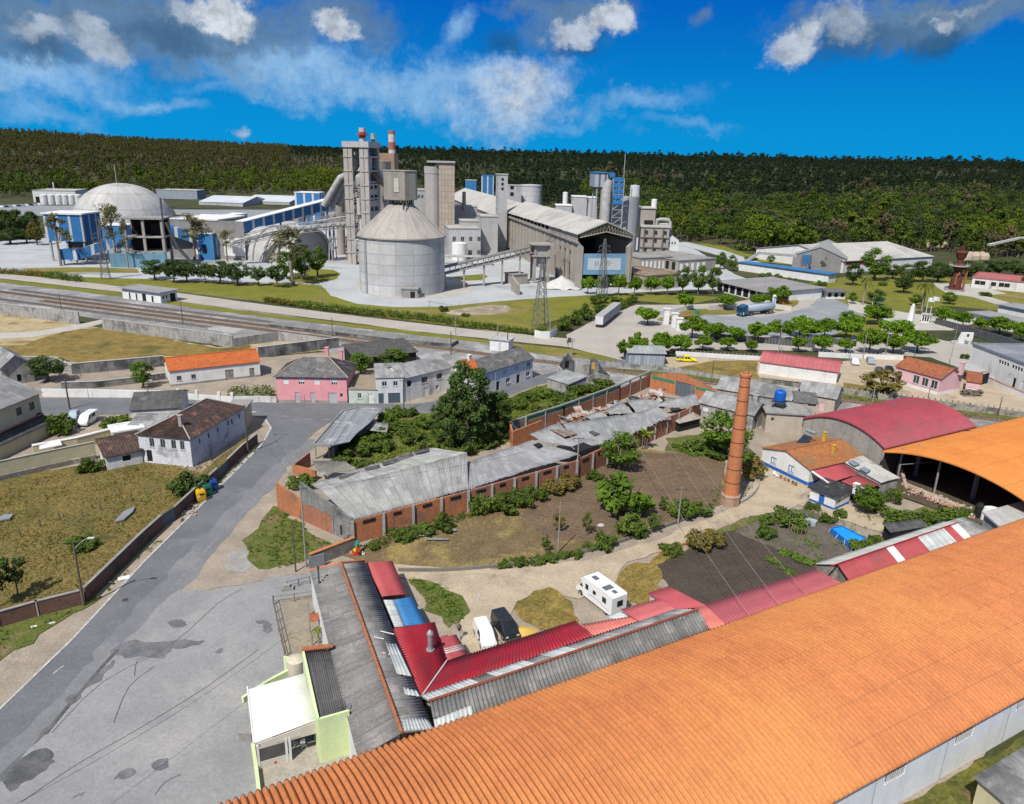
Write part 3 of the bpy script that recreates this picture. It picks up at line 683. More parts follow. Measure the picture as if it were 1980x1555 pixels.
# ------ plants
def lfb(mb,c,rad,n,size,flat=1.,rnd=random):

 c=Vc(c)
 for _ in range(n):
  d=Vc((rnd.gauss(0,1),rnd.gauss(0,1),rnd.gauss(0,1))).normalized()
  k=rnd.random()**.35
  p=c+Vc((d.x*rad*k,d.y*rad*k,d.z*rad*k*flat))
  nn=(d*.9+Vc((rnd.uniform(-1,1),rnd.uniform(-1,1),rnd.uniform(-.3,1.1)))).normalized()
  a=nn.orthogonal().normalized();b=nn.cross(a);th=rnd.uniform(0,6.28)
  a,b=a*math.cos(th)+b*math.sin(th),b*math.cos(th)-a*math.sin(th)
  s=size*rnd.uniform(.6,1.25)
  mb.face([p-a*s*.6,p-b*s*.34,p+a*s*.6,p+b*s*.34])
def crown_mesh(kind,rnd,n=None):

 c,t=MB(),MB()
 if kind=='street':
  t.tube([(0,0,0),(.03,0,1.1),(0,.03,2.1)],[.17,.13,.12],7)
  for k in range(7):
   a=k*.9+rnd.random();r=rnd.uniform(.5,1.2)
   t.tube([(0,.02,1.9),(r*.5*math.cos(a),r*.5*math.sin(a),2.6),(r*math.cos(a),r*math.sin(a),3.4)],[.09,.06,.03],5)
  for k in range(36):
   a=rnd.random()*6.28;r=1.95*math.sqrt(rnd.random());z=2.95+rnd.uniform(-1.15,1.2)*math.sqrt(max(.05,1-(r/2.15)**2))
   lfb(c,(r*math.cos(a),r*math.sin(a),z),rnd.uniform(.55,.9),n or 75,.38,.8,rnd)
 elif kind=='broad':
  t.tube([(0,0,0),(.1,0,1.6),(0,.1,3.6)],[.34,.25,.2],7)
  for k in range(7):
   a=k*.9+rnd.random();r=rnd.uniform(1.2,2.6);z=rnd.uniform(4.2,7)
   t.tube([(0,.1,2.4+k*.15),(r*.5*math.cos(a),r*.5*math.sin(a),(3.2+z)/2),(r*math.cos(a),r*math.sin(a),z)],[.16,.1,.04],5)
  for k in range(34):
   a=rnd.random()*6.28;h=rnd.uniform(-1,1);q=math.sqrt(1-h*h)*rnd.uniform(.55,1.05)
   lfb(c,(2.9*q*math.cos(a),2.9*q*math.sin(a),5.4+2.9*h),rnd.uniform(.8,1.35),n or 80,.46,.85,rnd)
 elif kind=='stone_pine':
  t.tube([(0,0,0),(.15,.05,2),(.05,0,4.2)],[.3,.24,.2],7)
  for k in range(6):
   a=k*1.05;t.tube([(.05,0,3.2),(1.2*math.cos(a),1.2*math.sin(a),4.6),(2.6*math.cos(a),2.6*math.sin(a),5.8)],[.13,.09,.04],5)
  for k in range(46):
   a=rnd.random()*6.28;r=3.7*math.sqrt(rnd.random());z=4.7+3.0*math.sqrt(max(0,1-(r/4.3)**2))*rnd.uniform(-.85,1)
   lfb(c,(r*math.cos(a),r*math.sin(a),z),rnd.uniform(.8,1.3),n or 85,.42,.7,rnd)
 elif kind=='euc':
  t.tube([(0,0,0),(.25,.1,5),(.1,.3,10),(.4,0,14.5)],[.34,.26,.19,.07],7)
  for k in range(11):
   a=rnd.random()*6.28;z0=rnd.uniform(5,13.5);r=rnd.uniform(1.,3.1)*(1.15-z0/22);z1=z0+rnd.uniform(1,2.6)
   e=(r*math.cos(a)+.2,r*math.sin(a)+.1,z1)
   t.tube([(.2,.15,z0),(e[0]*.5,e[1]*.5,z0+.6),e],[.12,.08,.03],5)
   for q in range(3):lfb(c,(e[0]+rnd.uniform(-.9,.9),e[1]+rnd.uniform(-.9,.9),e[2]+rnd.uniform(-.5,.9)),rnd.uniform(.6,1.15),n or 34,.42,.8,rnd)
  for q in range(6):lfb(c,(rnd.uniform(-.9,1.2),rnd.uniform(-.9,.9),rnd.uniform(13.4,16)),rnd.uniform(.7,1.1),n or 36,.42,.8,rnd)
 elif kind=='bush':
  for k in range(5):
   a=k*1.3;t.tube([(0,0,0),(.35*math.cos(a),.35*math.sin(a),.6),(.7*math.cos(a),.7*math.sin(a),1.3)],[.06,.04,.02],5)
  for k in range(15):
   a=rnd.random()*6.28;r=.95*math.sqrt(rnd.random())
   lfb(c,(r*math.cos(a),r*math.sin(a),rnd.uniform(.35,1.0)+.75*(1-r)*rnd.random()),rnd.uniform(.3,.5),n or 60,.26,.9,rnd)
 elif kind=='shrub':
  t.tube([(0,0,0),(.05,0,.9),(0,.05,1.9),(.05,0,2.7)],[.08,.06,.045,.02],6)
  for k in range(9):
   a=k*2.4;z=.8+k*.22;r=rnd.uniform(.4,.95);e=(r*math.cos(a),r*math.sin(a),z+.5)
   t.tube([(0,0,z),e],[.035,.015],4)
   for q in range(2):lfb(c,(e[0]*rnd.uniform(.5,1.1),e[1]*rnd.uniform(.5,1.1),e[2]+rnd.uniform(-.2,.3)),rnd.uniform(.25,.45),n or 38,.24,.9,rnd)
 elif kind=='conifer':
  t.tube([(0,0,0),(.2,0,4),(0,.2,9),(.1,0,13)],[.45,.36,.24,.06],8)
  for k in range(34):
   a=k*2.4+rnd.random()*.5;z=.8+k*.345;r=(4.3 if k<21 else 4.3*math.sqrt(max(.03,1-((k-21)/13)**2)))*rnd.uniform(.7,1.05);r=max(r,.8)
   e=(r*math.cos(a),r*math.sin(a),z+.9)
   t.tube([(0,0,z),(e[0]*.6,e[1]*.6,z+.2),e],[.12,.08,.03],5)
   for q in range(4):
    f=rnd.uniform(.45,1.05);lfb(c,(e[0]*f+rnd.uniform(-.6,.6),e[1]*f+rnd.uniform(-.6,.6),z+.5+rnd.uniform(-.3,.8)),rnd.uniform(.75,1.25),n or 85,.42,.75,rnd)
 elif kind=='palm':
  t.tube([(0,0,0),(.08,0,1.6),(0,.05,3.4),(.03,0,5)],[.3,.24,.22,.25],8)
  for k in range(26):
   a=k*2.4;up=rnd.uniform(-.4,1.);L=rnd.uniform(1.5,2.1);pr=None
   for j in range(7):
    f=j/6;p=Vc((math.cos(a)*L*f*(1-.15*up),math.sin(a)*L*f*(1-.15*up),5+up*1.3*f-1.5*f*f))
    sd=Vc((-math.sin(a),math.cos(a),0))*(.24*(1-f*.75))
    dr=Vc((0,0,-.12))
    if pr:c.face([pr[1]-pr[2]+dr,pr[1],p,p-sd+dr]);c.face([pr[1],pr[1]+pr[2]+dr,p+sd+dr,p])
    pr=(None,p,sd)
 elif kind=='banana':
  for k in range(3):t.tube([(k*.4-.4,.2*k,0),(k*.45-.45,.2*k,1.6)],[.12,.09],7)
  for k in range(13):
   a=k*2.4;L=rnd.uniform(1.3,2.);bx,by=(k%3)*.42-.42,.2*(k%3);pr=None;up=rnd.uniform(.8,1.7)
   for j in range(7):
    f=j/6;p=Vc((bx+math.cos(a)*L*f*.8,by+math.sin(a)*L*f*.8,1.5+up*1.3*f-1.0*f*f))
    sd=Vc((-math.sin(a),math.cos(a),0))*(.30*math.sin(math.pi*min(1,f*.9+.08)))
    if pr:c.face([pr[0]-pr[1],pr[0],p,p-sd+Vc((0,0,-.05))]);c.face([pr[0],pr[0]+pr[1],p+sd+Vc((0,0,-.05)),p])
    pr=(p,sd)
 return c,t
BARK=M('bark',(.13,.10,.075),(.20,.165,.13),sc=1.5,grain=.3)
BARK_PALE=M('pale_bark',(.33,.28,.23),(.20,.16,.13),sc=1.2,grain=.3)
F_STREET=foliage('street_leaves',(.07,.15,.012),(.18,.29,.02),trans=.3)
F_BROAD=foliage('broad_leaves',(.051,.109,.014),(.138,.217,.026),trans=.3)
Fu=foliage('bush_leaves',(.051,.094,.017),(.145,.203,.032),(.189,.203,.043),trans=.3)
F_PINE=foliage('pine_needles',(.032,.065,.017),(.080,.123,.026),trans=.15)
F_DARKPINE=foliage('dark_needles',(.032,.065,.016),(.09,.14,.032),trans=.12)
F_EUC=foliage('eucalyptus_leaves',(.087,.094,.041),(.189,.167,.065),(.232,.145,.065),trans=.2)
F_RUST=foliage('rusty_leaves',(.116,.109,.029),(.232,.174,.043),(.072,.102,.029),trans=.25)
F_PALM=foliage('palm_leaves',(.087,.123,.026),(.217,.232,.043),trans=.25)
F_BANANA=foliage('banana_leaves',(.131,.203,.029),(.290,.362,.058),trans=.35)
F_CROP=foliage('crop_leaves',(.072,.145,.020),(.189,.290,.043),trans=.3)
FOL={'street':F_STREET,'broad':F_BROAD,'stone_pine':F_PINE,'euc':F_EUC,'bush':Fu,'shrub':Fu,'conifer':F_DARKPINE,'palm':F_PALM,'banana':F_BANANA}
PROTO={}
SIZE={'street':(2.45,4.7),'broad':(3.9,9.1),'stone_pine':(4.4,8.4),'euc':(3.1,16.5),'bush':(1.3,1.9),'shrub':(1.2,3.1),'conifer':(4.6,13.8),'palm':(2.,6.),'banana':(2.,3.1)}
def plant(kind,px,py,h,name,label,cat,group=None,wr=1.,var=0,fol=None,z=None):

 p=G(px,py);p.z=0. if z is None else z
 key=(kind,var,fol.name if fol else '')
 s=h/SIZE[kind][1]
 if key not in PROTO:
  rnd=random.Random(hash(kind)%1+len(kind)*31+var*17+5)
  c,t=crown_mesh(kind,rnd)
  cm=c.B('crown',fol or FOL[kind],parent=None);tm=t.B('trunk',BARK_PALE if kind in('euc','palm')else BARK,parent=None)
  off1,off2=cm.location.copy(),tm.location.copy()
  PROTO[key]=(cm.data,tm.data,off1,off2)
  bpy.data.objects.remove(cm);bpy.data.objects.remove(tm)
 cm,tm,o1,o2=PROTO[key]
 e=tg(name,label,cat,p,random.uniform(0,6.28),group,(s*wr,s*wr,s))
 for nm,me,of in(('crown' if kind not in('bush',)else 'foliage',cm,o1),('trunk' if kind not in('bush',)else 'stems',tm,o2)):
  o=bpy.data.objects.new(nm,me);COL.objects.link(o);o.parent=e;o.location=of;WM[o.name]=WM[e.name]
 return e
 # ------ the woods beyond the plant: too many to count
def inst_tree(kind,rnd,mat,nm):
 c,t=MB(),MB()
 if kind=='round':
  for k in range(11):
   a=rnd.random()*6.28;h=rnd.uniform(-1,1);q=math.sqrt(1-h*h)*rnd.uniform(.4,1)
   lfb(c,(3.2*q*math.cos(a),3.2*q*math.sin(a),7.4+3.6*h),rnd.uniform(1.2,2.0),30,1.05,.85,rnd)
 elif kind=='tall':
  for k in range(9):
   a=rnd.random()*6.28;z=rnd.uniform(6.5,14.5);r=rnd.uniform(.2,2.2)*(1.3-z/18)
   lfb(c,(r*math.cos(a),r*math.sin(a),z),rnd.uniform(.9,1.6),24,.85,.8,rnd)
 elif kind=='pine':
  for k in range(10):
   a=rnd.random()*6.28;z=rnd.uniform(6.0,11.6);r=rnd.uniform(.3,2.6)
   lfb(c,(r*math.cos(a),r*math.sin(a),z),rnd.uniform(1.1,1.7),26,.85,.6,rnd)
 t_h={'round':6,'tall':13,'pine':9}[kind]
 n0=len(c.f)
 c.tube([(0,0,-1),(rnd.uniform(-.3,.3),0,t_h*.5),(rnd.uniform(-.5,.5),.2,t_h)],[.26,.2,.09],5)
 o=c.B(nm,mat,kind='stuff');me=o.data
 me.materials.append(BARK_PALE if kind=='tall' else BARK)
 for i in range(n0,len(me.polygons)):me.polygons[i].material_index=1
 COL.objects.unlink(o)
 return o
WOODS=[('round',foliage('wood_green',(.042,.078,.011),(.105,.150,.019),(.13,.15,.027),.2)),('pine',foliage('wood_dark_cloud_shade',(.010,.022,.011),(.026,.043,.016),None,.1)),('tall',foliage('wood_olive',(.058,.060,.019),(.118,.105,.034),(.135,.09,.036),.2)),('round',foliage('wood_lime',(.081,.115,.014),(.169,.196,.022),None,.25)),('round',foliage('wood_bare',(.085,.070,.036),(.14,.112,.055),(.06,.075,.022),.1)),('pine',foliage('wood_midpine',(.024,.049,.016),(.061,.086,.024),None,.12))]  # the darkest pine leaves also put cloud shadow on the far slope into colour
def build_woods():
 coll=bpy.data.collections.new('woods_templates')
 rnd=random.Random(11);k=0;nv=[]
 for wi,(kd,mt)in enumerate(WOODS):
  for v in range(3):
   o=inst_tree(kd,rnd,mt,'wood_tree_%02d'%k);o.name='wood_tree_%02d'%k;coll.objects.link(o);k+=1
 edge=[(-200,384),(0,384),(60,380),(400,378),(520,376),(610,374),(680,370),(870,372),(950,385),(1040,406),(1130,430),(1250,440),(1300,464),(1420,476),(1500,484),(1820,488),(1990,502),(2300,525)]
 pts,var,scl,rot=[],[],[],[]
 r=440.
 while r<4300:
  sp=5.6+(r-400)*.0058
  n=int(R(84)*r/sp)
  for i in range(n):
   a=R(-42)+R(84)*(i+rnd.random())/n;rr=r+rnd.uniform(-.5,.5)*sp
   x,y=rr*math.sin(a),rr*math.cos(a);z=terr(x,y)
   px,py=proj((x,y,z))
   if rr>2600 and px>640:continue
   if py>lerp_tab(px,edge):continue
   clump=noise.noise((x*.012,y*.012,5));cl2=noise.noise((x*.03,y*.03,9))
   if 1080<px<2000 and clump+cl2*.6<-.62 and rr<1200:continue
   depth=lerp_tab(px,edge)-py
   q=rnd.random()+clump*.7+cl2*.25
   if px<560:w=2 if q<.62 else(0 if q<.9 else 4)
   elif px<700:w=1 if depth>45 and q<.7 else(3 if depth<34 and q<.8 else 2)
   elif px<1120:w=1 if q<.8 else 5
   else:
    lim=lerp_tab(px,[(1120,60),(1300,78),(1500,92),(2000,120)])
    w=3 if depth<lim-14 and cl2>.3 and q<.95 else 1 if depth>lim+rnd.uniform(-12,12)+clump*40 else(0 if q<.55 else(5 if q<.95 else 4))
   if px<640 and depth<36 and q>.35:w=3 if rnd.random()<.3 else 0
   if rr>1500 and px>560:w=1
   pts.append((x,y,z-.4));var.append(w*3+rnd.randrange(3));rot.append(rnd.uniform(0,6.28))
   scl.append(rnd.uniform(.62,1.3)*(1.+(.4 if rnd.random()<.1 and(rr<1300 or px>700)else 0))*(1.04+max(0,(rr-1400)/2200)))
  r+=sp*.95
 me=bpy.data.meshes.new('wood');me.from_pydata(pts,[],[])
 for nm,ty,dat in(('var','INT',var),('scl','FLOAT',scl),('rot','FLOAT',rot)):
  at=me.attributes.new(nm,ty,'POINT');at.data.foreach_set('value',dat)
 o=bpy.data.objects.new('wood',me);COL.objects.link(o)
 tag(o,'wooded hills of pine and eucalyptus rising beyond the cement plant','wood',kind='stuff')
 ng=bpy.data.node_groups.new('wood_nodes','GeometryNodeTree')
 ng.interface.new_socket('Geometry',in_out='INPUT',socket_type='NodeSocketGeometry')
 ng.interface.new_socket('Geometry',in_out='OUTPUT',socket_type='NodeSocketGeometry')
 N=ng.nodes;gi=N.new('NodeGroupInput');go=N.new('NodeGroupOutput')
 iop=N.new('GeometryNodeInstanceOnPoints');ci=N.new('GeometryNodeCollectionInfo')
 ci.inputs['Collection'].default_value=coll;ci.inputs['Separate Children'].default_value=True;ci.inputs['Reset Children'].default_value=True
 iop.inputs['Pick Instance'].default_value=True
 def attr(n,ty):
  a=N.new('GeometryNodeInputNamedAttribute');a.data_type=ty;a.inputs['Name'].default_value=n;return a.outputs['Attribute']
 cx=N.new('ShaderNodeCombineXYZ');L=ng.links
 L.new(gi.outputs[0],iop.inputs['Points']);L.new(ci.outputs[0],iop.inputs['Instance'])
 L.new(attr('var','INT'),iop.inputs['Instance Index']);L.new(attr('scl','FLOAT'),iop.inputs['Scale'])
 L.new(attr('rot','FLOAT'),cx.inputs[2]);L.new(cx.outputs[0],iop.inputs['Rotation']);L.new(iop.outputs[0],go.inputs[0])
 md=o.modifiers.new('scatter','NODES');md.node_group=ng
 return len(pts)
print('woods',build_woods())
# ------ buildings
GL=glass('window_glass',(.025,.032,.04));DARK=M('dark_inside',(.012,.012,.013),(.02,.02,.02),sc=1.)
Wt=M('white_paint',(.72,.72,.70),(.62,.62,.60),sc=.4,streak=(1.2,.35,(.40,.385,.35)),grain=.06)
Wo=M('stained_white',(.70,.69,.665),(.59,.58,.555),sc=.3,c3=(.36,.35,.33),sc3=.22,t3=(.56,.7),streak=(1.1,.5,(.17,.165,.155)),grain=.14,bump=.1)
CREAM=M('cream_paint',(.56,.50,.31),(.48,.43,.27),sc=.3,streak=(1.,.35,(.33,.29,.2)),grain=.08)
PINK=M('pink_paint',(.72,.33,.35),(.64,.285,.31),sc=.3,streak=(.9,.3,(.45,.24,.24)),grain=.07)
PALEPINK=M('pale_pink_paint',(.70,.44,.46),(.62,.39,.41),sc=.3,streak=(.9,.3,(.46,.33,.33)),grain=.07)
MINT=M('lime_paint',(.66,.76,.42),(.59,.69,.37),sc=.3,streak=(.9,.25,(.42,.50,.26)),grain=.07)
BLUE_TRIM=M('blue_trim',(.015,.12,.42),(.02,.10,.34),sc=.6,grain=.1)
STONE=M('rubble_stone',(.33,.30,.25),(.22,.20,.17),sc=1.6,c3=(.42,.39,.33),sc3=.5,pat=('brick',.55,.3,(.15,.14,.12),.6),grain=.25,bump=.4)
BRICK=M('old_brick',(.50,.165,.075),(.38,.13,.06),sc=.5,c3=(.26,.19,.15),sc3=.25,t3=(.55,.66),pat=('brick',.30,.16,(.30,.22,.17),.55),streak=(1.,.5,(.10,.075,.06)),grain=.2,bump=.4)
Bo=M('orange_brick',(.64,.20,.06),(.50,.155,.055),sc=.5,c3=(.24,.14,.10),sc3=.35,t3=(.52,.66),pat=('brick',.30,.2,(.42,.24,.15),.5),streak=(1.2,.55,(.16,.10,.075)),grain=.22,bump=.4)
BRICK_DK=M('sooty_brick',(.20,.075,.045),(.13,.062,.045),sc=.5,c3=(.075,.06,.052),sc3=.3,t3=(.48,.62),pat=('brick',.32,.18,(.17,.14,.12),.5),grain=.22,bump=.4)
TILE_OR=M('orange_tile',(.56,.145,.04),(.47,.12,.035),sc=.5,pat=('tile',.24,.38,.3),streak=(.5,.3,(.34,.11,.05)),grain=.12,bump=.6)
TILE_RED=M('old_red_tile',(.42,.135,.06),(.34,.11,.055),sc=.5,c3=(.2,.12,.085),sc3=.3,t3=(.55,.68),pat=('tile',.26,.4,.4),grain=.18,bump=.6)
TILE_BRN=M('mossy_brown_tile',(.30,.13,.065),(.40,.16,.065),sc=.4,c3=(.17,.11,.06),sc3=.35,t3=(.5,.64),pat=('tile',.26,.42,.45),grain=.25,bump=.6)
TILE_DK=M('sooty_tile',(.13,.078,.062),(.085,.062,.055),sc=.6,c3=(.26,.13,.085),sc3=.5,t3=(.55,.66),pat=('tile',.3,.45,.5),grain=.25,bump=.7)
TILE_GREY=M('grey_tile',(.185,.18,.175),(.14,.138,.138),sc=.5,pat=('tile',.3,.45,.45),c3=(.24,.22,.20),sc3=.4,grain=.18,bump=.6)
Fb=M('grey_fibre_cement',(.37,.365,.36),(.29,.285,.285),sc=.35,c3=(.15,.15,.148),sc3=.18,t3=(.5,.64),pat=('corr',.18,1.55,.35),grain=.15,bump=.2,streak=(.8,.5,(.14,.138,.135)))
FIBRE_DK=M('dark_fibre_cement',(.12,.115,.112),(.085,.084,.085),sc=.4,c3=(.18,.17,.165),sc3=.3,t3=(.55,.7),pat=('corr',.18,1.55,.35),grain=.18,bump=.2)
FIBRE_PALE=M('pale_fibre_cement',(.37,.375,.38),(.30,.305,.31),sc=.3,c3=(.25,.27,.24),sc3=.16,t3=(.52,.66),pat=('corr',.18,2.3,.35),streak=(.7,.5,(.17,.175,.17)),grain=.12)
Dr=M('dusty_roof',(.47,.45,.41),(.40,.385,.355),sc=.08,c3=(.32,.31,.29),sc3=.05,t3=(.5,.66),grain=.08)
Mt=M('galvanised_steel',(.36,.37,.38),(.28,.29,.30),sc=.5,rough=.5,metal=.3,grain=.15,c3=(.22,.18,.15),sc3=.3,t3=(.6,.75))
Sd=M('dusty_steel',(.40,.39,.375),(.30,.295,.29),sc=.4,rough=.7,grain=.15)
Tl=M('pale_plastic_sheet',(.55,.58,.56),(.46,.49,.48),sc=.5,pat=('corr',.18,2.,.2),grain=.1)
WOODGREY=M('grey_timber',(.36,.345,.32),(.25,.24,.225),sc=.8,pat=('plank',.16),grain=.2,streak=(2.,.4,(.15,.14,.13)))
Dk=M('dark_metal',(.05,.052,.055),(.08,.08,.08),sc=.8,rough=.5,grain=.15)
Bs=M('blue_sheet',(.035,.17,.40),(.03,.14,.34),sc=.2,pat=('stripe',6.5,1.4,(.55,.56,.55)),rough=.6,c3=(.13,.2,.29),sc3=.15,t3=(.58,.75),grain=.1)
Bs2=M('plain_blue_sheet',(.04,.19,.42),(.035,.155,.36),sc=.3,rough=.6,grain=.12,c3=(.14,.2,.26),sc3=.2,t3=(.6,.75))
Rs=M('dark_red_sheet',(.34,.016,.03),(.27,.016,.028),sc=.4,rough=.55,grain=.12,c3=(.22,.03,.035),sc3=.2,streak=(1.5,.4,(.2,.05,.045)))
Rs2=M('faded_red_sheet',(.42,.085,.09),(.36,.07,.078),sc=.4,rough=.55,grain=.08,c3=(.30,.08,.08),sc3=.2)
PINKSHEET=M('pink_red_sheet',(.50,.13,.13),(.44,.11,.115),sc=.4,rough=.6,grain=.08,c3=(.38,.12,.12),sc3=.25)
SALMON=M('salmon_sheet',(.62,.19,.15),(.55,.165,.135),sc=.4,rough=.6,grain=.08)
def opg(par,o,ux,op,frame_mat=None,pane_mat=None):

 u0,u1,z0,z1=op[:4];ty=op[4]if len(op)>4 else 'win'
 fm=frame_mat or Wt;o=Vc(o);ux=Vc(ux);n=Vc((ux.y,-ux.x,0));up=Vc((0,0,1))
 def slab(mb,a,b,c,d,d0,d1):
  X=Mx(((ux.x,-n.x,0,o.x),(ux.y,-n.y,0,o.y),(0,0,1,o.z),(0,0,0,1)))
  mb.X=X;mb.box(a,d0,c,b,d1,d);mb.X=None
 w,h=u1-u0,z1-z0
 if ty in('win','bars','tinywin'):
  f=MB();t=.07 if ty!='tinywin' else.05
  slab(f,u0,u1,z0,z0+t,.06,.16);slab(f,u0,u1,z1-t,z1,.06,.16)
  slab(f,u0,u0+t,z0+t,z1-t,.06,.16);slab(f,u1-t,u1,z0+t,z1-t,.06,.16)
  if w>.7:
   for k in range(1,max(2,int(w/.65))):u=u0+w*k/max(2,int(w/.65));slab(f,u-.03,u+.03,z0+t,z1-t,.07,.15)
  if ty=='bars':
   for k in range(1,int(w/.28)):u=u0+w*k/int(w/.28);slab(f,u-.05,u+.05,z0+t,z1-t,-.02,.05)
  fo=f.B('window',fm,par)
  p=MB();slab(p,u0+.02,u1-.02,z0+.02,z1-.02,.165,.19);p.B('pane',pane_mat or GL,fo)
  if ty=='win':
   s=MB();slab(s,u0-.08,u1+.08,z0-.09,z0-.003,-.09,.06);s.B('sill',Cp,fo)
 elif ty=='shut':
  f=MB();slab(f,u0,u1,z0,z1,.08,.14);f.B('shutter',fm,par)
 elif ty=='half':
  f=MB();slab(f,u0,u1,z0+h*.42,z1,.07,.12)
  for k in range(4):u=u0+w*k/3;slab(f,max(u0,u-.04),min(u1,u+.04),z0,z0+h*.42,.07,.12)
  fo=f.B('window',fm,par);p=MB();slab(p,u0+.02,u1-.02,z0,z1,.13,.16);p.B('pane',GL,fo)
 elif ty in('door','garage','gate'):
  f=MB();slab(f,u0,u1,z0,z1,.10,.15)
  if ty=='gate':
   for k in range(3):u=u0+w*k/2;slab(f,max(u0,u-.04),min(u1,u+.04),z0,z1,.07,.0999)
   slab(f,u0+.04,u1-.04,z0+h*.48,z0+h*.52,.07,.0999)
  d=f.B('door' if ty=='door' else('garage_door' if ty=='garage' else 'gate'),fm,par)
  if ty=='door':s=MB();slab(s,u1-.16,u1-.1,z0+.95,z0+1.1,.05,.0999);s.B('handle',Dk,d)
 elif ty=='dark':
  f=MB();slab(f,u0,u1,z0,z1,.17,.2);f.B('opening',DARK,par)
SIDES=lambda L,D:{'front':((0,0,0),(1,0,0),L),'right':((L,0,0),(0,1,0),D),'back':((L,D,0),(-1,0,0),L),'left':((0,D,0),(0,-1,0),D)}
def hs_(name,label,cat,A,B,dep,h,wall,roofm,roof='gable',ridge='x',rise=1.6,ov=.35,ops=None,per=0.,amp=.05,group=None,cap=None,chim=(),fm=None,pane=None,base=None,hl=None,z=0.,frame_ab=None,parapet=.5,opm=None,th=.12,shedto='front',plinth=None):

 a=G(*A)if len(A)==2 else Vc(A);b=G(*B)if len(B)==2 else Vc(B)
 o,rz,L=frame(a,b);o.z=z
 t=tg(name,label,cat,o,rz,group);D=dep;ops=ops or{}
 w=MB();sd=SIDES(L,D)
 if callable(ops):ops=ops(L,D)
 hh={k:h for k in sd};tops={}
 if roof=='gable':
  if ridge=='x':tops['left']=tops['right']=[(D/2,h+rise)]
  else:tops['front']=tops['back']=[(L/2,h+rise)]
 if roof=='shed':
  lo,hi=('front','back')if shedto=='front' else('back','front')
  if shedto in('front','back'):
   hh[hi]=h+rise
   tops['left']=[(0,h+rise)]if shedto=='front' else[(D,h+rise)]
   tops['right']=[(D,h+rise)]if shedto=='front' else[(0,h+rise)]
 ops={k:[p for p in v if p[3]<hh[k]+.01]for k,v in ops.items()}
 for k,(so,su,sl)in sd.items():w.ow(so,su,sl,hh[k],[p for p in ops.get(k,())],top=tops.get(k))
 if roof=='flat':w.prism([(0.02,0.02),(L-.02,0.02),(L-.02,D-.02),(0.02,D-.02)],h-.25,h-.02)
 w.B('wall',wall,t)
 if plinth:
  p=MB()
  for k,(so,su,sl)in sd.items():
   so,su=Vc(so),Vc(su);n=Vc((su.y,-su.x,0));q=so+su*sl
   doors=sorted([x for x in ops.get(k,())if x[2]<plinth[1]])
   e=0.
   for dd in doors+[(sl,sl)]:
    if dd[0]>e:i,j=so+su*e+n*.03,so+su*dd[0]+n*.03;p.face([i,j,j+Vc((0,0,plinth[1])),i+Vc((0,0,plinth[1]))]);p.face([i+Vc((0,0,plinth[1])),j+Vc((0,0,plinth[1])),j+Vc((0,0,plinth[1]))-n*.03,i+Vc((0,0,plinth[1]))-n*.03])
    e=dd[1]
  p.B('plinth',plinth[0],t)
 for k,(so,su,sl)in sd.items():
  for p in ops.get(k,()):
   if len(p)>4 and p[4]=='hole':continue
   opg(t,so,su,p,(opm or{}).get(p[4]if len(p)>4 else 'win',fm),pane)
 r=MB();e=ov
 if roof=='gable':
  if ridge=='x':
   s=rise/(D/2);zl=h-s*e;zr=h+rise
   r.sheet((-e,D/2,zr+th),(L+e,D/2,zr+th),(L+e,-e,zl+th),(-e,-e,zl+th),per,amp,th=th)
   r.sheet((L+e,D/2,zr+th),(-e,D/2,zr+th),(-e,D+e,zl+th),(L+e,D+e,zl+th),per,amp,th=th)
   cp=[(-e,D/2,zr+th+.02),(L+e,D/2,zr+th+.02)]
  else:
   s=rise/(L/2);zl=h-s*e;zr=h+rise
   r.sheet((L/2,D+e,zr+th),(L/2,-e,zr+th),(-e,-e,zl+th),(-e,D+e,zl+th),per,amp,th=th)
   r.sheet((L/2,-e,zr+th),(L/2,D+e,zr+th),(L+e,D+e,zl+th),(L+e,-e,zl+th),per,amp,th=th)
   cp=[(L/2,-e,zr+th+.02),(L/2,D+e,zr+th+.02)]
  ro=r.B('roof',roofm,t)
  if cap:c=MB();c.tube(cp,.14,6);c.B('ridge_cap',cap,ro)
 elif roof=='hip':
  i=hl if hl is not None else D/2;zr=h+rise;zl=h-rise/(D/2)*e
  P1,P2=(i,D/2,zr),(L-i,D/2,zr)
  c=[(-e,-e,zl),(L+e,-e,zl),(L+e,D+e,zl),(-e,D+e,zl)]
  r.sheet(P1,P2,c[1],c[0],0,th=th);r.sheet(P2,P1,c[3],c[2],0,th=th)
  r.sheet(P2,P2,c[2],c[1],0,th=th);r.sheet(P1,P1,c[0],c[3],0,th=th)
  ro=r.B('roof',roofm,t)
  if cap:
   cm=MB()
   for pq in((P1,P2),(P1,c[0]),(P1,c[3]),(P2,c[1]),(P2,c[2])):cm.tube([Vc(pq[0])+Vc((0,0,.05)),Vc(pq[1])+Vc((0,0,.05))],.12,6)
   cm.B('ridge_cap',cap,ro)
 elif roof=='shed':
  s=rise/D
  if shedto=='front':r.sheet((-e,D+e,h+rise+s*e+th),(L+e,D+e,h+rise+s*e+th),(L+e,-e,h-s*e+th),(-e,-e,h-s*e+th),per,amp,th=th)
  else:r.sheet((L+e,-e,h+rise+s*e+th),(-e,-e,h+rise+s*e+th),(-e,D+e,h-s*e+th),(L+e,D+e,h-s*e+th),per,amp,th=th)
  ro=r.B('roof',roofm,t)
 else:
  q=parapet
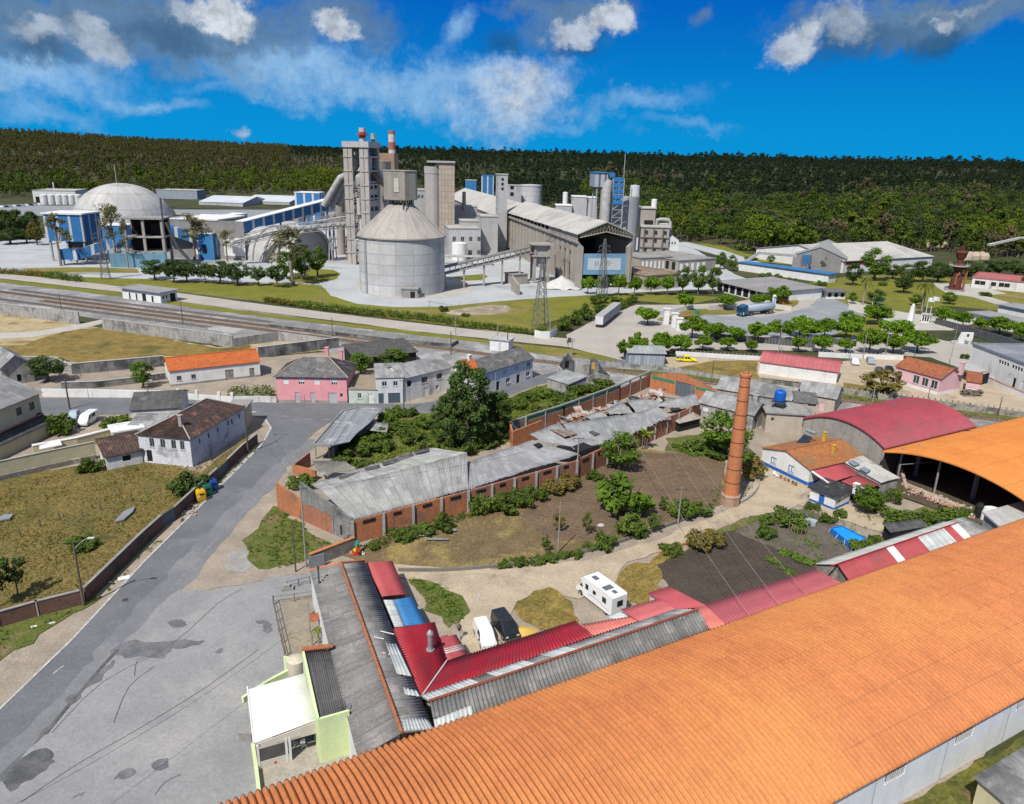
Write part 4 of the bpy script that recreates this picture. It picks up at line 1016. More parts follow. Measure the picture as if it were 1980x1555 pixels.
  if q>0:
   for x0,y0,x1,y1 in((-e,-e,L+e,.22),(-e,D-.22,L+e,D+e),(-e,.22,.22,D-.22),(L-.22,.22,L+e,D-.22)):r.box(x0,y0,h-.12,x1,y1,h+q)
   r.box(.22,.22,h-.06,L-.22,D-.22,h+.05)
  else:r.box(-e,-e,h,L+e,D+e,h+.25)
  ro=r.B('roof',roofm,t)
 for(x,y,z0,z1,w_,m_)in chim:
  c=MB();c.box(x-w_/2,y-w_/2,z0,x+w_/2,y+w_/2,z1);c.box(x-w_/2-.08,y-w_/2-.08,z1,x+w_/2+.08,y+w_/2+.08,z1+.12)
  c.B('chimney',m_,ro)
 return t
def rw(L,n,w,z0,z1,m=1.,ty='win'):
 if n==1:return[((L-w)/2,(L+w)/2,z0,z1,ty)]
 return[(m+(L-2*m-w)*k/(n-1),m+(L-2*m-w)*k/(n-1)+w,z0,z1,ty)for k in range(n)]
 # ------ the cement plant
def mpp(p):return(Vc(p)-CAM).dot(CF)/FPX
SILO=M('silo_concrete',(.53,.53,.525),(.46,.46,.455),sc=.10,c3=(.33,.325,.315),sc3=.05,t3=(.52,.7),pat=('seam',6.6,3.9,.24,(.26,.26,.255)),streak=(.25,.35,(.30,.29,.275)),grain=.07)
SILOROOF=M('silo_roof_concrete',(.385,.355,.315),(.33,.305,.275),sc=.12,c3=(.26,.24,.215),sc3=.1,t3=(.5,.66),grain=.12)
PENT=M('penthouse_cladding',(.34,.315,.27),(.295,.275,.24),sc=.1,pat=('seam',7.,9.,.12,(.42,.40,.35)),streak=(.6,.35,(.22,.2,.175)),grain=.09)
TAN=M('dusty_tan_concrete',(.36,.325,.285),(.30,.272,.24),sc=.12,c3=(.24,.22,.2),sc3=.08,streak=(.3,.4,(.2,.185,.17)),grain=.1)
Pg=M('pale_grey_concrete',(.44,.44,.435),(.375,.375,.37),sc=.12,c3=(.31,.31,.305),sc3=.08,streak=(.3,.4,(.27,.265,.26)),grain=.08)
RUSTRED=M('rusty_red_steel',(.16,.04,.025),(.10,.038,.027),sc=.5,grain=.2)
RUSTPIPE=M('rusty_pipe',(.36,.15,.06),(.25,.10,.05),sc=.3,grain=.15)
lc,rc=G(697,559),G(860,561);c0=(lc+rc)/2;RR=(rc-lc).length/2
HE=HZ(lc,453);HR=HZ(c0,394);HP=HZ(c0,331)
t=tg('clinker_silo','great pale round concrete silo with a conical roof and a boxy house on its top','silo',c0)
m=MB();m.lathe((0,0),[(RR,0),(RR,HE)],64);m.B('wall',SILO,t)
m=MB();m.lathe((0,0),[(RR+.15,HE-.6),(RR+.7,HE-.3),(RR+.7,HE+.1)],64,caps=False)
for k in range(24):
 a,b=2*math.pi*k/24,2*math.pi*(k+1)/24;r1,r2=RR+.7,RR*.26
 pa=[(r1*math.cos(a),r1*math.sin(a),HE),(r1*math.cos(b),r1*math.sin(b),HE),(r2*math.cos(b),r2*math.sin(b),HR),(r2*math.cos(a),r2*math.sin(a),HR)]
 m.face(pa)
m.lathe((0,0),[(RR*.26,HR),(0.01,HR+.3)],24,caps=False)
ro=m.B('roof',SILOROOF,t)
m=MB()
for k in range(0,24):
 a=2*math.pi*k/24;m.bar(((RR+.7)*math.cos(a),(RR+.7)*math.sin(a),HE+.06),(RR*.26*math.cos(a),RR*.26*math.sin(a),HR+.06),.22,.14)
m.B('roof_rib',M('rib_concrete',(.47,.44,.39),(.40,.375,.335),sc=.3),ro)
m=MB()
for k in range(12):
 a=2*math.pi*k/12;m.bar((RR*.24*math.cos(a),RR*.24*math.sin(a),HR-.2),(RR*.26*math.cos(a),RR*.26*math.sin(a),HR+2.),.35)
m.E('support_post',Dk,t)
hw=RR*.37
m=MB();oct_=[(hw*1.04*math.cos(R(22.5+45*k))*(1.02),hw*1.04*math.sin(R(22.5+45*k)))for k in range(8)]
m.prism(oct_,HR+1.6,HP);po=m.B('penthouse',PENT,t)
m=MB();m.prism([(x*1.03,y*1.03)for x,y in oct_],HP,HP+.35);m.B('roof',SILOROOF,po)
m=MB();m.box(-1.6,-hw*.995,HR+4.5,.2,-hw*.96,HR+9.6);m.B('window_strip',M('pale_glazing',(.55,.54,.44),(.47,.46,.38)),po)
m=MB();m.bar((1.5,-RR*.3,HR+1),(2.2,-RR*.52,HE+4.2),.3);m.bar((3.0,-RR*.3,HR+.6),(2.6,-RR*.52,HE+4.2),.3);m.box(1.,-RR*.60,HE+3.3,4.2,-RR*.50,HE+4.6);m.B('hoist_arm',Dk,t)
m=MB();m.X=Mx.Translation((5.4,-RR*.985,0));m.box(-3,-2.6,0,3,2,3.3);m.box(-3.3,-2.9,3.3,3.3,2,3.7);m.prism([(3,-2.4),(3.4,-2.4),(5.2,1),(3,2)],0,1.6);ho=m.B('entrance_hut',CONC,t)
m=MB();m.X=Mx.Translation((5.4,-RR*.985,0));m.box(.3,-2.68,0,2.,-2.603,2.5);m.B('doorway',DARK,ho)
def pylon(px,py,ty,w0,label,arms=True,mat=M('pylon_steel',(.17,.18,.19),(.13,.135,.14),sc=.6),seg=11,group='lattice power pylons'):
 p=G(px,py);h=HZ(p,ty)
 t=tg('power_pylon',label,'pylon',p,R(18),group)
 m=MB();W=lambda z:w0/2*(1-z/h*.86)
 zs=[h*(1-(1-k/seg)**1.25)for k in range(seg+1)]
 for i in range(seg):
  a,b=zs[i],zs[i+1];wa,wb=W(a),W(b)
  ca=[(-wa,-wa,a),(wa,-wa,a),(wa,wa,a),(-wa,wa,a)];cb=[(-wb,-wb,b),(wb,-wb,b),(wb,wb,b),(-wb,wb,b)]
  for k in range(4):
   j=(k+1)%4;m.bar(ca[k],cb[k],.17);m.bar(ca[k],cb[j],.09);m.bar(ca[j],cb[k],.09);m.bar(cb[k],cb[j],.08)
 m.B('lattice_mast',mat,t)
 if arms:
  for z_,l in((h*.80,2.6),(h*.72,2.9),(h*.88,2.2)):
   m=MB()
   for s in(-1,1):m.bar((0,0,z_),(s*l,0,z_),.14);m.bar((0,0,z_+1.1),(s*l,0,z_+.05),.08);m.tube([(s*l,0,z_),(s*l,0,z_-1)],.09,5)
   m.B('cross_arm',mat,t)
 return t
pylon(1045,634,502,4.4,'tall grey lattice pylon on the grass beside the parked white trailer',arms=False)
pylon(1163,578,462,3.6,'lattice pylon with short arms standing in front of the blue banner wall')
pylon(205,540,440,3.2,'thin lattice pylon at the left by the long blue conveyor house')
A,B=G(1115,559),G(1214,558)
o,rz,W=frame(A,B);Lh=150.;He=22.4;Ra=27.6
t=tg('clinker_hall','long dusty storage hall with an open dark gable above a blue banner wall','hall',o,rz)
m=MB();m.sheet((W/2,Lh,Ra),(W/2,-1.2,Ra),(-1.4,-1.2,He),(-1.4,Lh,He-1),0,nv=6,sag=.22,th=.3);m.sheet((W/2,-1.2,Ra),(W/2,Lh,Ra),(W+1.4,Lh,He-1),(W+1.4,-1.2,He),0,nv=6,sag=.22,th=.3)
m.B('roof',Dr,t)
m=MB();nb=19;bay=Lh/nb
ops=[(bay*k+2.,bay*k+bay-1.6,2.,9.5)for k in(1,2,4)]+[(bay*k+1.6,bay*k+bay-1.6,12.6,14.6)for k in(1,2,3,5,6)]
m.X=Mx.Identity(4)
m.ow((0,Lh,0),(0,-1,0),Lh,18.6,[(Lh-b,Lh-a,c,d)for a,b,c,d in ops],rev=.5)
m.ow((W,0,0),(0,1,0),Lh,18.6,[],rev=.5)
m.ow((W,Lh,0),(-1,0,0),W,20.5,top=[(W/2,Ra-.6)])
m.B('wall',TAN,t)
m=MB()
for k in range(nb+1):
 y=k*bay
 for x in(-.45,W+.45):m.box(x-.45,y-.4,0,x+.45,y+.4,15.8);m.prism([(x-.45,y-.4),(x+.45,y-.4),(x+.45,y+.4),(x-.45,y+.4)],15.8,[15.9,18.4,18.4,15.9]if x<0 else[18.4,15.9,15.9,18.4])
m.E('buttress',TAN,t)
m=MB();m.box(-.9,0,18.6,.1,Lh,19.4);m.box(W-.1,0,18.6,W+.9,Lh,19.4)
m.ow((-.5,Lh,19.4),(0,-1,0),Lh,He-19.6,[(Lh-(k*bay+bay-1),Lh-(k*bay+1.),.5,2.4)for k in range(6,nb)],rev=.2)
m.ow((W+.5,0,19.4),(0,1,0),Lh,He-19.6,rev=.2)
m.B('clerestory',TAN,t)
m=MB()
for x in(.9,W-.9):m.box(x-.9,-.9,0,x+.9,.9,17.2);m.prism([(x-.9,-.9),(x+.9,-.9),(x+.9,.9),(x-.9,.9)],17.2,[18.9,17.3,17.3,18.9]if x<5 else[17.3,18.9,18.9,17.3])
m.box(W*.5-.4,-.3,0,W*.5+.4,.3,6.);m.E('gable_column',TAN,t)
m=MB()
for s in(-1,1):
 for y in(-.6,14,28):
  p0=Vc((W/2,y,Ra-.5));p1=Vc((W/2+s*W/2,y,He-.3));q0=p0-Vc((0,0,3.6));q1=p1-Vc((0,0,1.0))
  m.bar(p0,p1,.3);m.bar(q0,q1,.35)
  for k in range(9):a,b=p0.lerp(p1,k/9),q0.lerp(q1,k/9);m.bar(a,b,.14);m.bar(b,p0.lerp(p1,(k+1)/9),.12)
m.B('roof_truss',M('truss_paint',(.42,.40,.30),(.30,.28,.22),sc=.5),t)
m=MB();m.box(1.8,-.35,6.0,W-1.8,-.1,14.6);bo=m.B('banner_wall',M('banner_blue',(.13,.27,.40),(.16,.31,.43),sc=.15,c3=(.2,.32,.4),sc3=.1,grain=.08),t)
m=MB();m.box(4.1,-.42,7.9,W-4.,-.352,12.8);so=m.B('banner_panel',M('banner_white',(.52,.55,.57),(.46,.49,.52),sc=.3),bo)
m=MB()
for u,hh in((7.4,2.0),(8.4,2.0),(10.1,1.5),(11.4,1.9),(12.3,2.),(13.2,2.1)):m.box(u,-.47,9.6,u+.28,-.422,9.6+hh)
m.box(13.8,-.47,10.5,15.,-.422,10.62);m.B('lettering',M('banner_mark',(.12,.12,.12),(.25,.2,.1),sc=1.),so)
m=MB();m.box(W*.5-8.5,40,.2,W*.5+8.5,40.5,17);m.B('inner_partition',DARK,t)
def block(name,label,px0,px1,py,ty,dep,mat,rz=None,roofm=None,ops=None,cat='building',par=.5,group=None,fm=None):
 a,b=G(px0,py),G(px1,py)
 if rz is not None:
  mid=(a+b)/2;L=(b-a).length;d=Vc((math.cos(rz),math.sin(rz),0));a,b=mid-d*L/2,mid+d*L/2
 h=HZ((a+b)/2,ty)
 return hs_(name,label,cat,tuple(a),tuple(b),dep,h,mat,roofm or Dr,'flat',ov=.3,ops=ops or{},parapet=par,group=group,fm=fm)
HZR=rz
def wc(L,n,z0,dz,u0,u1,hgt,ty='dark'):return[(u0,u1,z0+dz*k,z0+dz*k+hgt,ty)for k in range(n)]
block('elevator_tower','slim tall pale elevator tower standing against the long hall',962,979,484,338,8.5,Pg,HZR,ops={'front':wc(6,4,34,2.6,1.6,3.0,1.6),'left':wc(8,5,8,7.,3,5,2.)})
block('storage_block','pale windowless block built against the foot of the slim elevator tower',931,962,490,419,16,Pg,HZR)
block('works_building','low white works building with flat roofs beside the great round silo',868,925,500,442,22,Pg,HZR,ops={'front':rw(19,4,1.8,2,4.4,2.,'tinywin')+rw(19,4,1.8,9,11.4,2.,'tinywin')})
block('works_annex','small white annex with two square windows behind the white tank',893,926,494,428,12,Pg,HZR,ops={'front':rw(11,2,2.,13,15.5,2.,'tinywin')})
block('works_annex','grey works block with a tall stub chimney left of the slim elevator tower',876,922,470,400,14,M('blue_grey_concrete',(.33,.345,.36),(.27,.285,.30),sc=.15,grain=.1),HZR,ops={'front':rw(16,3,2.,5,8,2.,'tinywin')})
p=G(897,470);m=MB();m.lathe((p.x,p.y,0),[(1.3,20),(1.1,HZ(p,371))],12);m.B('stub_chimney',TAN,None,'short tan stub chimney rising from the grey works block','chimney')
p=G(888,502);t=tg('storage_tank','white upright tank standing before the low white works building','tank',p)
m=MB();m.lathe((0,0),[(4.1,0),(4.1,8.6),(0.02,9.2)],24);m.B('tank_shell',Wt,t);m=MB();m.tube([(3.3,-3.2,0),(4.6,-3.4,4),(4.2,-2.6,8)],.3,6);m.B('pipe',Sd,t)
p=G(842,474);s=mpp(p)
t=tg('silo_tower','tall pale cylinder silo joined to a tan tower with a grid of small openings','silo',p,R(8));h1=HZ(p,322);h2=HZ(p,311)
m=MB();m.lathe((-1.5,0),[(15*s,0),(15*s,h1-4),(15.6*s,h1-4),(15.6*s,h1)],28);m.B('silo_shell',M('ribbed_pale_concrete',(.43,.41,.385),(.375,.36,.34),sc=.12,pat=('seam',2.2,60.,.25,(.33,.315,.29)),grain=.08),t)
m=MB();m.box(10*s-1,-5,0,36*s,16,h2-1);m.B('tower',M('grid_block_wall',(.50,.42,.33),(.44,.37,.30),sc=.2,pat=('seam',1.9,3.2,.5,(.30,.25,.20)),grain=.08),t)
m=MB();m.box(-14*s,-6,h2-1,37*s,17,h2);m.B('roof',Dr,t)
block('plant_house','grey flat-roofed plant house between the round silo and the cylinder silo',806,830,470,368,16,Pg,HZR,ops={'front':rw(7.7,3,1.4,27,29,1.,'tinywin')})
p=G(697,512);s=mpp(p);h=HZ(p,285);hw=20*s;PRE=M('preheater_concrete',(.43,.40,.36),(.36,.335,.305),sc=.12,c3=(.29,.26,.23),sc3=.1,streak=(.3,.4,(.26,.22,.18)),grain=.12)
t=tg('preheater_tower','tall open concrete tower packed with ducts and cyclones, stained grey and rust','tower',p,R(-9))
m=MB();ncol=4
for x in(-hw,-hw*.55,hw*.55,hw):
 for y in(0,14):m.box(x-1.,y-1.,0,x+1.,y+1.,h)
m.E('column',PRE,t)
m=MB()
for k in range(1,9):z_=h*k/8.6;m.box(-hw-1.1,-1.3,z_-.7,-hw*.45,15.3,z_);m.box(hw*.45,-1.3,z_-.7,hw+1.1,15.3,z_);m.box(-hw*.45,2.,z_-.5,hw*.45,15.2,z_-.05)
m.B('floor_slab',PRE,t)
m=MB();m.box(-hw-1.2,-1.6,h,hw+1.6,16,h+.6)
for x0,y0,x1,y1 in((-hw-1.2,-1.6,hw+1.6,-1.4),(-hw-1.2,15.8,hw+1.6,16),(-hw-1.2,-1.4,-hw-1.,15.8),(hw+1.4,-1.4,hw+1.6,15.8)):m.box(x0,y0,h+.6,x1,y1,h+2.6)
m.B('top_deck',Pg,t)
m=MB()
for x0,x1 in((-hw+.9,-hw*.55-.9),(hw*.55+.9,hw-.9)):
 m.ow((x0,-.6,0),(1,0,0),x1-x0,h*.72,wc(1,7,3,h*.1,.6,x1-x0-.6,h*.05,'hole'),rev=.5)
m.ow((hw+.5,0,0),(0,1,0),14,h*.72,wc(1,7,3,h*.1,2,6,h*.05,'hole')+wc(1,7,3,h*.1,8,12,h*.05,'hole'),rev=.5)
m.box(-hw*.5,9,0,hw*.5,9.6,h*.7);m.B('wall_panel',PRE,t)
for x,z_,r in((-3.6,h*.86,2.5),(3.6,h*.86,2.5),(0,h*.70,3.0),(0,h*.5,2.8),(0,h*.3,2.6)):
 m=MB();m.lathe((x,3.6,0),[(.6,z_-7),(r,z_-2),(r,z_+3),(r*.7,z_+4.2),(.5,z_+4.6)],16);m.tube([(x,3.6,z_+4.2),(x,3.2,z_+6),(x*.5,4.5,z_+7)],.9,8);m.B('cyclone',Sd,t)
m=MB();m.tube([(1.5,0,3),(1.5,-.5,h*.28),(1.2,-.4,h*.4)],.8,8);m.tube([(.5,-.2,h*.44),(.5,-.4,h*.58)],1.1,8);m.tube([(-2,-.3,h*.1),(-1.5,-.5,h*.22),(2.6,-.3,h*.24)],.5,7);m.tube([(3,-.2,h*.14),(2.8,-.4,h*.3)],.35,7);m.B('duct',M('white_duct',(.52,.50,.47),(.42,.40,.37),sc=.4),t)
m=MB()
for k in range(14):
 z_=h*.05+k*h*.05;m.bar((-hw*.5,-.8,z_),(hw*.5,-.8,z_),.16);m.bar((-hw*.5,-.8,z_+1),(hw*.5,-.8,z_+1),.1)
 m.bar((-hw*.45 if k%2 else hw*.45,-.8,z_),(hw*.45 if k%2 else-hw*.45,-.8,z_+h*.05),.18)
m.B('stair_flight',Sd,t)
m=MB();m.lathe((hw*.15,7,0),[(1.6,h+.6),(1.6,h+5.6),(2.9,h+5.6),(2.9,h+6.1),(1.6,h+6.1),(1.6,h+8.9)],16);m.B('stack',M('banded_stack',(.50,.47,.44),(.44,.42,.4),pat=('band',5.,(.42,.06,.045),1.),rough=.8),t)
m=MB();m.lathe((hw*.85,12,0),[(1.,h),(1.,h+4),(2.,h+4),(2.,h+4.5),(1.1,h+4.5),(1.1,h+6.6)],12);m.B('stack',Sd,t)
p=G(733,500);s=mpp(p);m=MB();m.lathe((p.x,p.y+14,0),[(19*s,0),(19*s,HZ((p.x,p.y+14),314)),(20*s,HZ((p.x,p.y+14),312)),(.05,HZ((p.x,p.y+14),311))],28)
m.B('homogenising_silo',TAN,None,'squat brown round silo right behind the tall open tower','silo')
p=G(728,500)+Vc((0,22,0));m=MB();hh=HZ(p,296);m.box(p.x-8,p.y,0,p.x+7,p.y+14,hh);m.B('raw_mill_house',M('brown_cladding',(.34,.22,.15),(.28,.185,.13),sc=.2,grain=.1),None,'brown clad box house rising behind the tall open tower','building')
p=G(700,505);dz=lambda y:HZ(p,y)
t=tg('slanted_duct','bundle of fat grey ducts slanting up the left side of the tall open tower','duct',p+Vc((-8,2,0)))
for k,(x0,y0,x1,y1,r)in enumerate(((628,400,662,345,1.6),(640,402,664,355,1.5),(650,398,672,340,2.0))):
 m=MB(True);a,b=G(x0,y0,0),None
 q=p+Vc((0,4+k*3,0));sx=mpp(q)
 pa=Vc((q.x+(x0-700)*sx,q.y,HZ(q,y0)));pb=Vc((q.x+(x1-700)*sx,q.y,HZ(q,y1)));pc=Vc((q.x+(682-700)*sx,q.y,HZ(q,y1-10)))
 m.tube([pa,pa.lerp(pb,.8),pb,pc],r,10);m.B('duct',Sd,t)
t=tg('rusty_chute','rust-brown slanting pipe on the right of the tall open tower','pipe',p+Vc((6,0,0)))
m=MB(True);q=p+Vc((2,-1.5,0));sx=mpp(q);X=lambda x,y:Vc((q.x+(x-700)*sx,q.y,HZ(q,y)))
m.tube([X(718,333),X(728,345),X(746,362)],1.1,8);m.B('upper_pipe',M('orange_duct',(.45,.27,.15),(.3,.2,.13),sc=.3),t)
m=MB(True);m.tube([X(717,362),X(722,390),X(726,405)],1.2,8);m.B('lower_pipe',RUSTPIPE,t)
m=MB(True);m.tube([X(720,322),X(730,328),X(738,350),X(746,365)],.9,8);m.B('grey_pipe',Sd,t)
p=G(661,492);s=mpp(p);t=tg('cooling_tower','tan conditioning tower with a white cone top left of the tall open tower','tower',p)
m=MB();m.lathe((0,0),[(8*s,0),(8*s,HZ(p,380)),(9*s,HZ(p,376)),(7*s,HZ(p,362)),(4*s,HZ(p,356)),(4*s,HZ(p,352))],20);m.B('shell',TAN,t)
m=MB();m.lathe((0,0),[(9.1*s,HZ(p,378)),(9.1*s,HZ(p,374)),(7.2*s,HZ(p,362))],20,caps=False);m.B('cone_top',Wt,t)
p=G(762,452);s=mpp(p);m=MB();h=HZ(p,253);m.lathe((p.x,p.y,0),[(8.2*s,0),(7.4*s,h*.45),(6.2*s,h)],24)
m.B('striped_chimney',M('striped_stack',(.55,.53,.50),(.48,.46,.44),pat=('band',h*.146,(.40,.13,.08),h*.055),rough=.85),None,'tall chimney in red and white bands behind the round silo house','chimney')
p0,p1=G(560,512),G(640,500)
o,rz,W=frame(p0,p1)
t=tg('arched_store','white barrel-vaulted store under the pipe bridge, left of the great silo','store',o,rz)
m=MB();ns=24;D=46.
m.grid(lambda i,j:(W/2-W/2*math.cos(math.pi*i/ns),D*j/6,15.5*math.sin(math.pi*i/ns)),ns,6);m.B('vault',Cp,t,fix=True)
for y in(-.6,8,16,24):
 m=MB();m.tube([(W/2-(W/2+.3)*math.cos(math.pi*i/20),y,15.9*math.sin(math.pi*i/20))for i in range(21)],.7,6);m.B('arch_rib',Pg,t)
m=MB();m.face([(W/2-W/2*.97*math.cos(math.pi*i/20),.4,15.*math.sin(math.pi*i/20))for i in range(21)]);m.B('end_wall',Pg,t)
def truss_bridge(label,pts,wd,hgt,mat,group=None,legs=(),cat='conveyor',name='pipe_bridge',cover=None):

 t=tg(name,label,cat,(pts[0][0],pts[0][1],0),0,group);m=MB(True)
 for p,q in zip(pts,pts[1:]):
  p,q=Vc(p),Vc(q);d=(q-p);n=max(2,int(d.length/3.5));sd=Vc((-d.y,d.x,0)).normalized()*wd/2
  for s in(-1,1):
   for zz in(0,hgt):m.bar(p+sd*s+Vc((0,0,zz)),q+sd*s+Vc((0,0,zz)),.28)
   for k in range(n):
    a,b=p.lerp(q,k/n)+sd*s,p.lerp(q,(k+1)/n)+sd*s;u=Vc((0,0,hgt))
    m.bar(a,a+u,.18);m.bar(a if k%2 else a+u,b+u if k%2 else b,.18)
 m.B('lattice',mat,t);m=MB(True)
 for off in(-.25,.25):
  m.tube([Vc(p)+Vc((0,off*wd,hgt*.45))for p in pts],wd*.2,8)
 m.B('pipe',Cp,t)
 if cover:
  m=MB(True)
  for p,q in zip(pts,pts[1:]):m.bar(Vc(p)+Vc((0,0,-.2)),Vc(q)+Vc((0,0,-.2)),wd,.3)
  m.B('deck',cover,t)
 m=MB(True)
 for(x,y,z_)in legs:m.bar((x-.9,y,0),(x,y,z_),.5);m.bar((x+.9,y,0),(x,y,z_),.5)
 if legs:m.E('trestle',mat,t)
 return t
def at(px,py,yy):

 g=G(px,py);return(g.x,g.y,HZ(g,yy))
a,b,c=at(452,512,478),at(560,508,452),at(700,505,438)
truss_bridge('grey lattice pipe bridge rising from the left to the foot of the tall tower',[a,b,c],5,4.4,Sd,legs=[b,at(640,506,444)])
a,b=at(610,505,437),at(690,500,424)
truss_bridge('upper grey lattice bridge with a walkway over the arched store',[a,b],4,3.6,Sd,legs=[at(648,502,430)])
a,b=at(466,500,440),at(653,480,391)
t=tg('conveyor_gallery','long blue and white striped conveyor gallery rising to the right toward the tower','conveyor',(a[0],a[1],0))
m=MB(True);m.bar(a,b,5.2,5.0);m.B('gallery',Bs,t);m=MB(True);m.bar(Vc(a)+Vc((0,0,2.7)),Vc(b)+Vc((0,0,2.7)),5.8,.4);m.B('roof',Wt,t)
m=MB(True)
for f in(.15,.4,.65,.9):q=Vc(a).lerp(Vc(b),f);m.bar((q.x-2,q.y,0),(q.x,q.y,q.z-2.4),.5);m.bar((q.x+2,q.y,0),(q.x,q.y,q.z-2.4),.5)
m.E('trestle',Sd,t)
block('switch_house','blue and white striped house with a white roof above the conveyor gallery',572,621,436,373,14,Bs,0.,Wt)
a,b=at(575,470,425),at(655,462,402)
t=tg('round_conveyor','fat grey tube conveyor curving up below the blue striped gallery','conveyor',(a[0],a[1],0));m=MB(True);m.tube([a,Vc(a).lerp(Vc(b),.5)+Vc((0,0,2.)),b],2.1,12);m.B('tube',Sd,t)
m=MB(True);q=Vc(a).lerp(Vc(b),.3);m.bar((q.x,q.y,0),q,.5);m.E('trestle',Sd,t)
pl,pr=G(147,438),G(336,440);c0=(pl+pr)/2;rd=(pr-pl).length/2;hd=HZ(c0,354)
t=tg('storage_dome','huge pale concrete dome with ring joints at the left of the plant','dome',c0)
m=MB();prof=[(rd,0),(rd,hd*.12)]
for k in range(1,13):a=math.pi/2*k/12;prof.append((max(.05,rd*math.cos(a)),hd*.12+hd*.88*math.sin(a)))
m.lathe((0,0),prof,64,smooth=2);m.B('shell',M('dome_concrete',(.50,.495,.475),(.43,.425,.41),sc=.10,c3=(.30,.29,.27),sc3=.12,t3=(.5,.66),pat=('seam',9.,13.5,.5,(.27,.26,.245)),streak=(.5,.45,(.28,.27,.255)),grain=.1),t)
m=MB();m.tube([(-2,0,hd-.2),(-2,0,hd+12)],.25,5);m.B('mast',Sd,t)
a,b=at(97,505,466),at(178,505,466)
t=tg('blue_hopper_house','big blue house with two white stripes on steel legs over a dark hopper','building',(a[0],a[1],0));w_=b[0]-a[0];hz_=HZ(a,414)
m=MB();m.box(0,0,a[2],w_,16,hz_);m.B('cladding',M('hopper_blue',(.03,.16,.38),(.025,.13,.32),sc=.2,pat=('stripe',5.7,1.1,(.45,.45,.43)),grain=.12),t)
m=MB();m.box(-.6,-.6,hz_,w_+.6,16.6,hz_+.7);m.B('roof',Wt,t)
m=MB();m.prism([(w_*.45,2),(w_*.95,2),(w_*.95,14),(w_*.45,14)],a[2]-5,a[2]);m.B('hopper',Dk,t)
m=MB();[m.box(x-.4,y-.4,0,x+.4,y+.4,a[2])for x in(1,w_*.5,w_-1)for y in(1,15)];m.E('leg',Sd,t)
t=tg('feed_conveyor','blue and grey conveyor gallery running low from the blue hopper house to the frame building','conveyor',at(118,512,490));m=MB(True);m.bar(at(118,512,491),at(157,512,492),4.4,4.6);m.bar(at(157,512,491),at(216,510,472),4.2,4.2);m.B('gallery',Bs,t);m=MB(True)
for q in((125,512),(150,512),(185,511),(212,510)):g=G(*q);m.bar(g,(g.x,g.y,6),.5)
m.E('trestle',Sd,t)
a,b=G(250,516),G(322,516);o,rz,W=frame(a,b);h=HZ(a,424)
t=tg('crusher_frame','open blackened concrete frame building with two dark storeys over a blue base','building',o,rz)
m=MB()
for x in(0,W*.5,W):
 for y in(0,12):m.box(x-.55,y-.55,0,x+.55,y+.55,h)
for z_ in(h*.33,h*.64):m.box(-.8,-.8,z_-.5,W+.8,12.8,z_)
m.B('frame',TAN,t);m=MB();m.box(-1.2,-1.2,h,W+1.2,13.2,h+.7);m.B('roof',CONC,t)
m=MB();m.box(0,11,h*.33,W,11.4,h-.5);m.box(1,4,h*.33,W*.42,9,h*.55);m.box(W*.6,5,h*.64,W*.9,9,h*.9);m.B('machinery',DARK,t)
m=MB();m.box(-7,-2.4,0,W+.8,-1.6,h*.30);m.B('base_wall',M('pale_blue_wall',(.12,.27,.36),(.16,.30,.38),sc=.2,streak=(.5,.6,(.1,.1,.1)),grain=.1),t)
m=MB();m.tube([(W+2.2,-1,h*.95),(W+6,-2,h*.45),(W+12,-3,2)],.7,8);m.bar((W+1,-1,h*.33),(W+1,-1,h*1.45),.6);m.B('chute',Dk,t)
block('limestone_store','long grey store with a white roof right of the dark frame building',330,432,500,425,30,M('grey_cladding',(.26,.25,.24),(.21,.205,.2),sc=.2,grain=.1),R(-6),Wt,ops={'front':[(12,24,2,11,'shut'),(27,38,2,11,'shut')]})
block('blue_gable_house','blue gable house with a white roof behind the grey store',420,456,470,417,18,Bs2,R(-8),Wt)
block('blue_tower','narrow blue tower with a white stripe and a dark door near the stone pines',383,415,503,452,9,M('tower_blue',(.035,.19,.42),(.03,.16,.36),sc=.2,grain=.1,pat=('stripe',7.7,.9,(.5,.5,.48))),R(-4),Wt,ops={'front':[(2.6,4.6,3.,7.5,'dark')]})
t=tg('link_conveyor','blue and white gallery slanting down to the narrow blue tower','conveyor',at(345,500,448));m=MB(True);m.bar(at(322,500,440),at(385,500,462),4,4.4);m.B('gallery',Bs,t)
block('blue_link_house','low blue link house in front of the dome foot',180,252,480,436,10,Bs2,0.,Wt)
block('far_warehouse','long white warehouse with dark bays left of the dome',64,150,393,369,40,Wt,R(14),Dr,ops={'front':rw(34,5,4.,0.5,6,2.,'dark')})
for k,x in enumerate((88,102,116,128,141,153)):
 p=G(x,396);m=MB();m.lathe((p.x,p.y,0),[(4.,0),(4.,9),(.05,10)],16)
 m.B('storage_tank',Wo,None,'white upright tank in the row before the far white warehouse','tank','tanks before the far warehouse')
block('far_warehouse','low grey-blue warehouse with a flat roof right behind the dome',300,385,385,368,25,M('blue_grey_sheet',(.30,.34,.38),(.26,.30,.34),sc=.2),0.,Dr)
for k,(x0,x1,y,ty)in enumerate(((385,470,398,378),(470,560,396,376))):
 a,b=G(x0,y),G(x1,y+3);hs_('polytunnel',('broad pale low-roofed shed behind the dome, left of a like shed','broad pale low-roofed shed just left of the blue switch house')[k],'shed',tuple(a),tuple(b),60,4,Pg,M('pale_film_roof',(.50,.54,.57),(.44,.48,.51),sc=.05,grain=.06),'gable',rise=5,group='broad pale sheds beyond the dome')
p=G(108,388);m=MB();m.tube([(p.x,p.y,0),(p.x,p.y,HZ(p,352))],[.9,.5],8);m.B('light_mast',Wt,None,'thin white mast rising over the far white warehouse','mast')
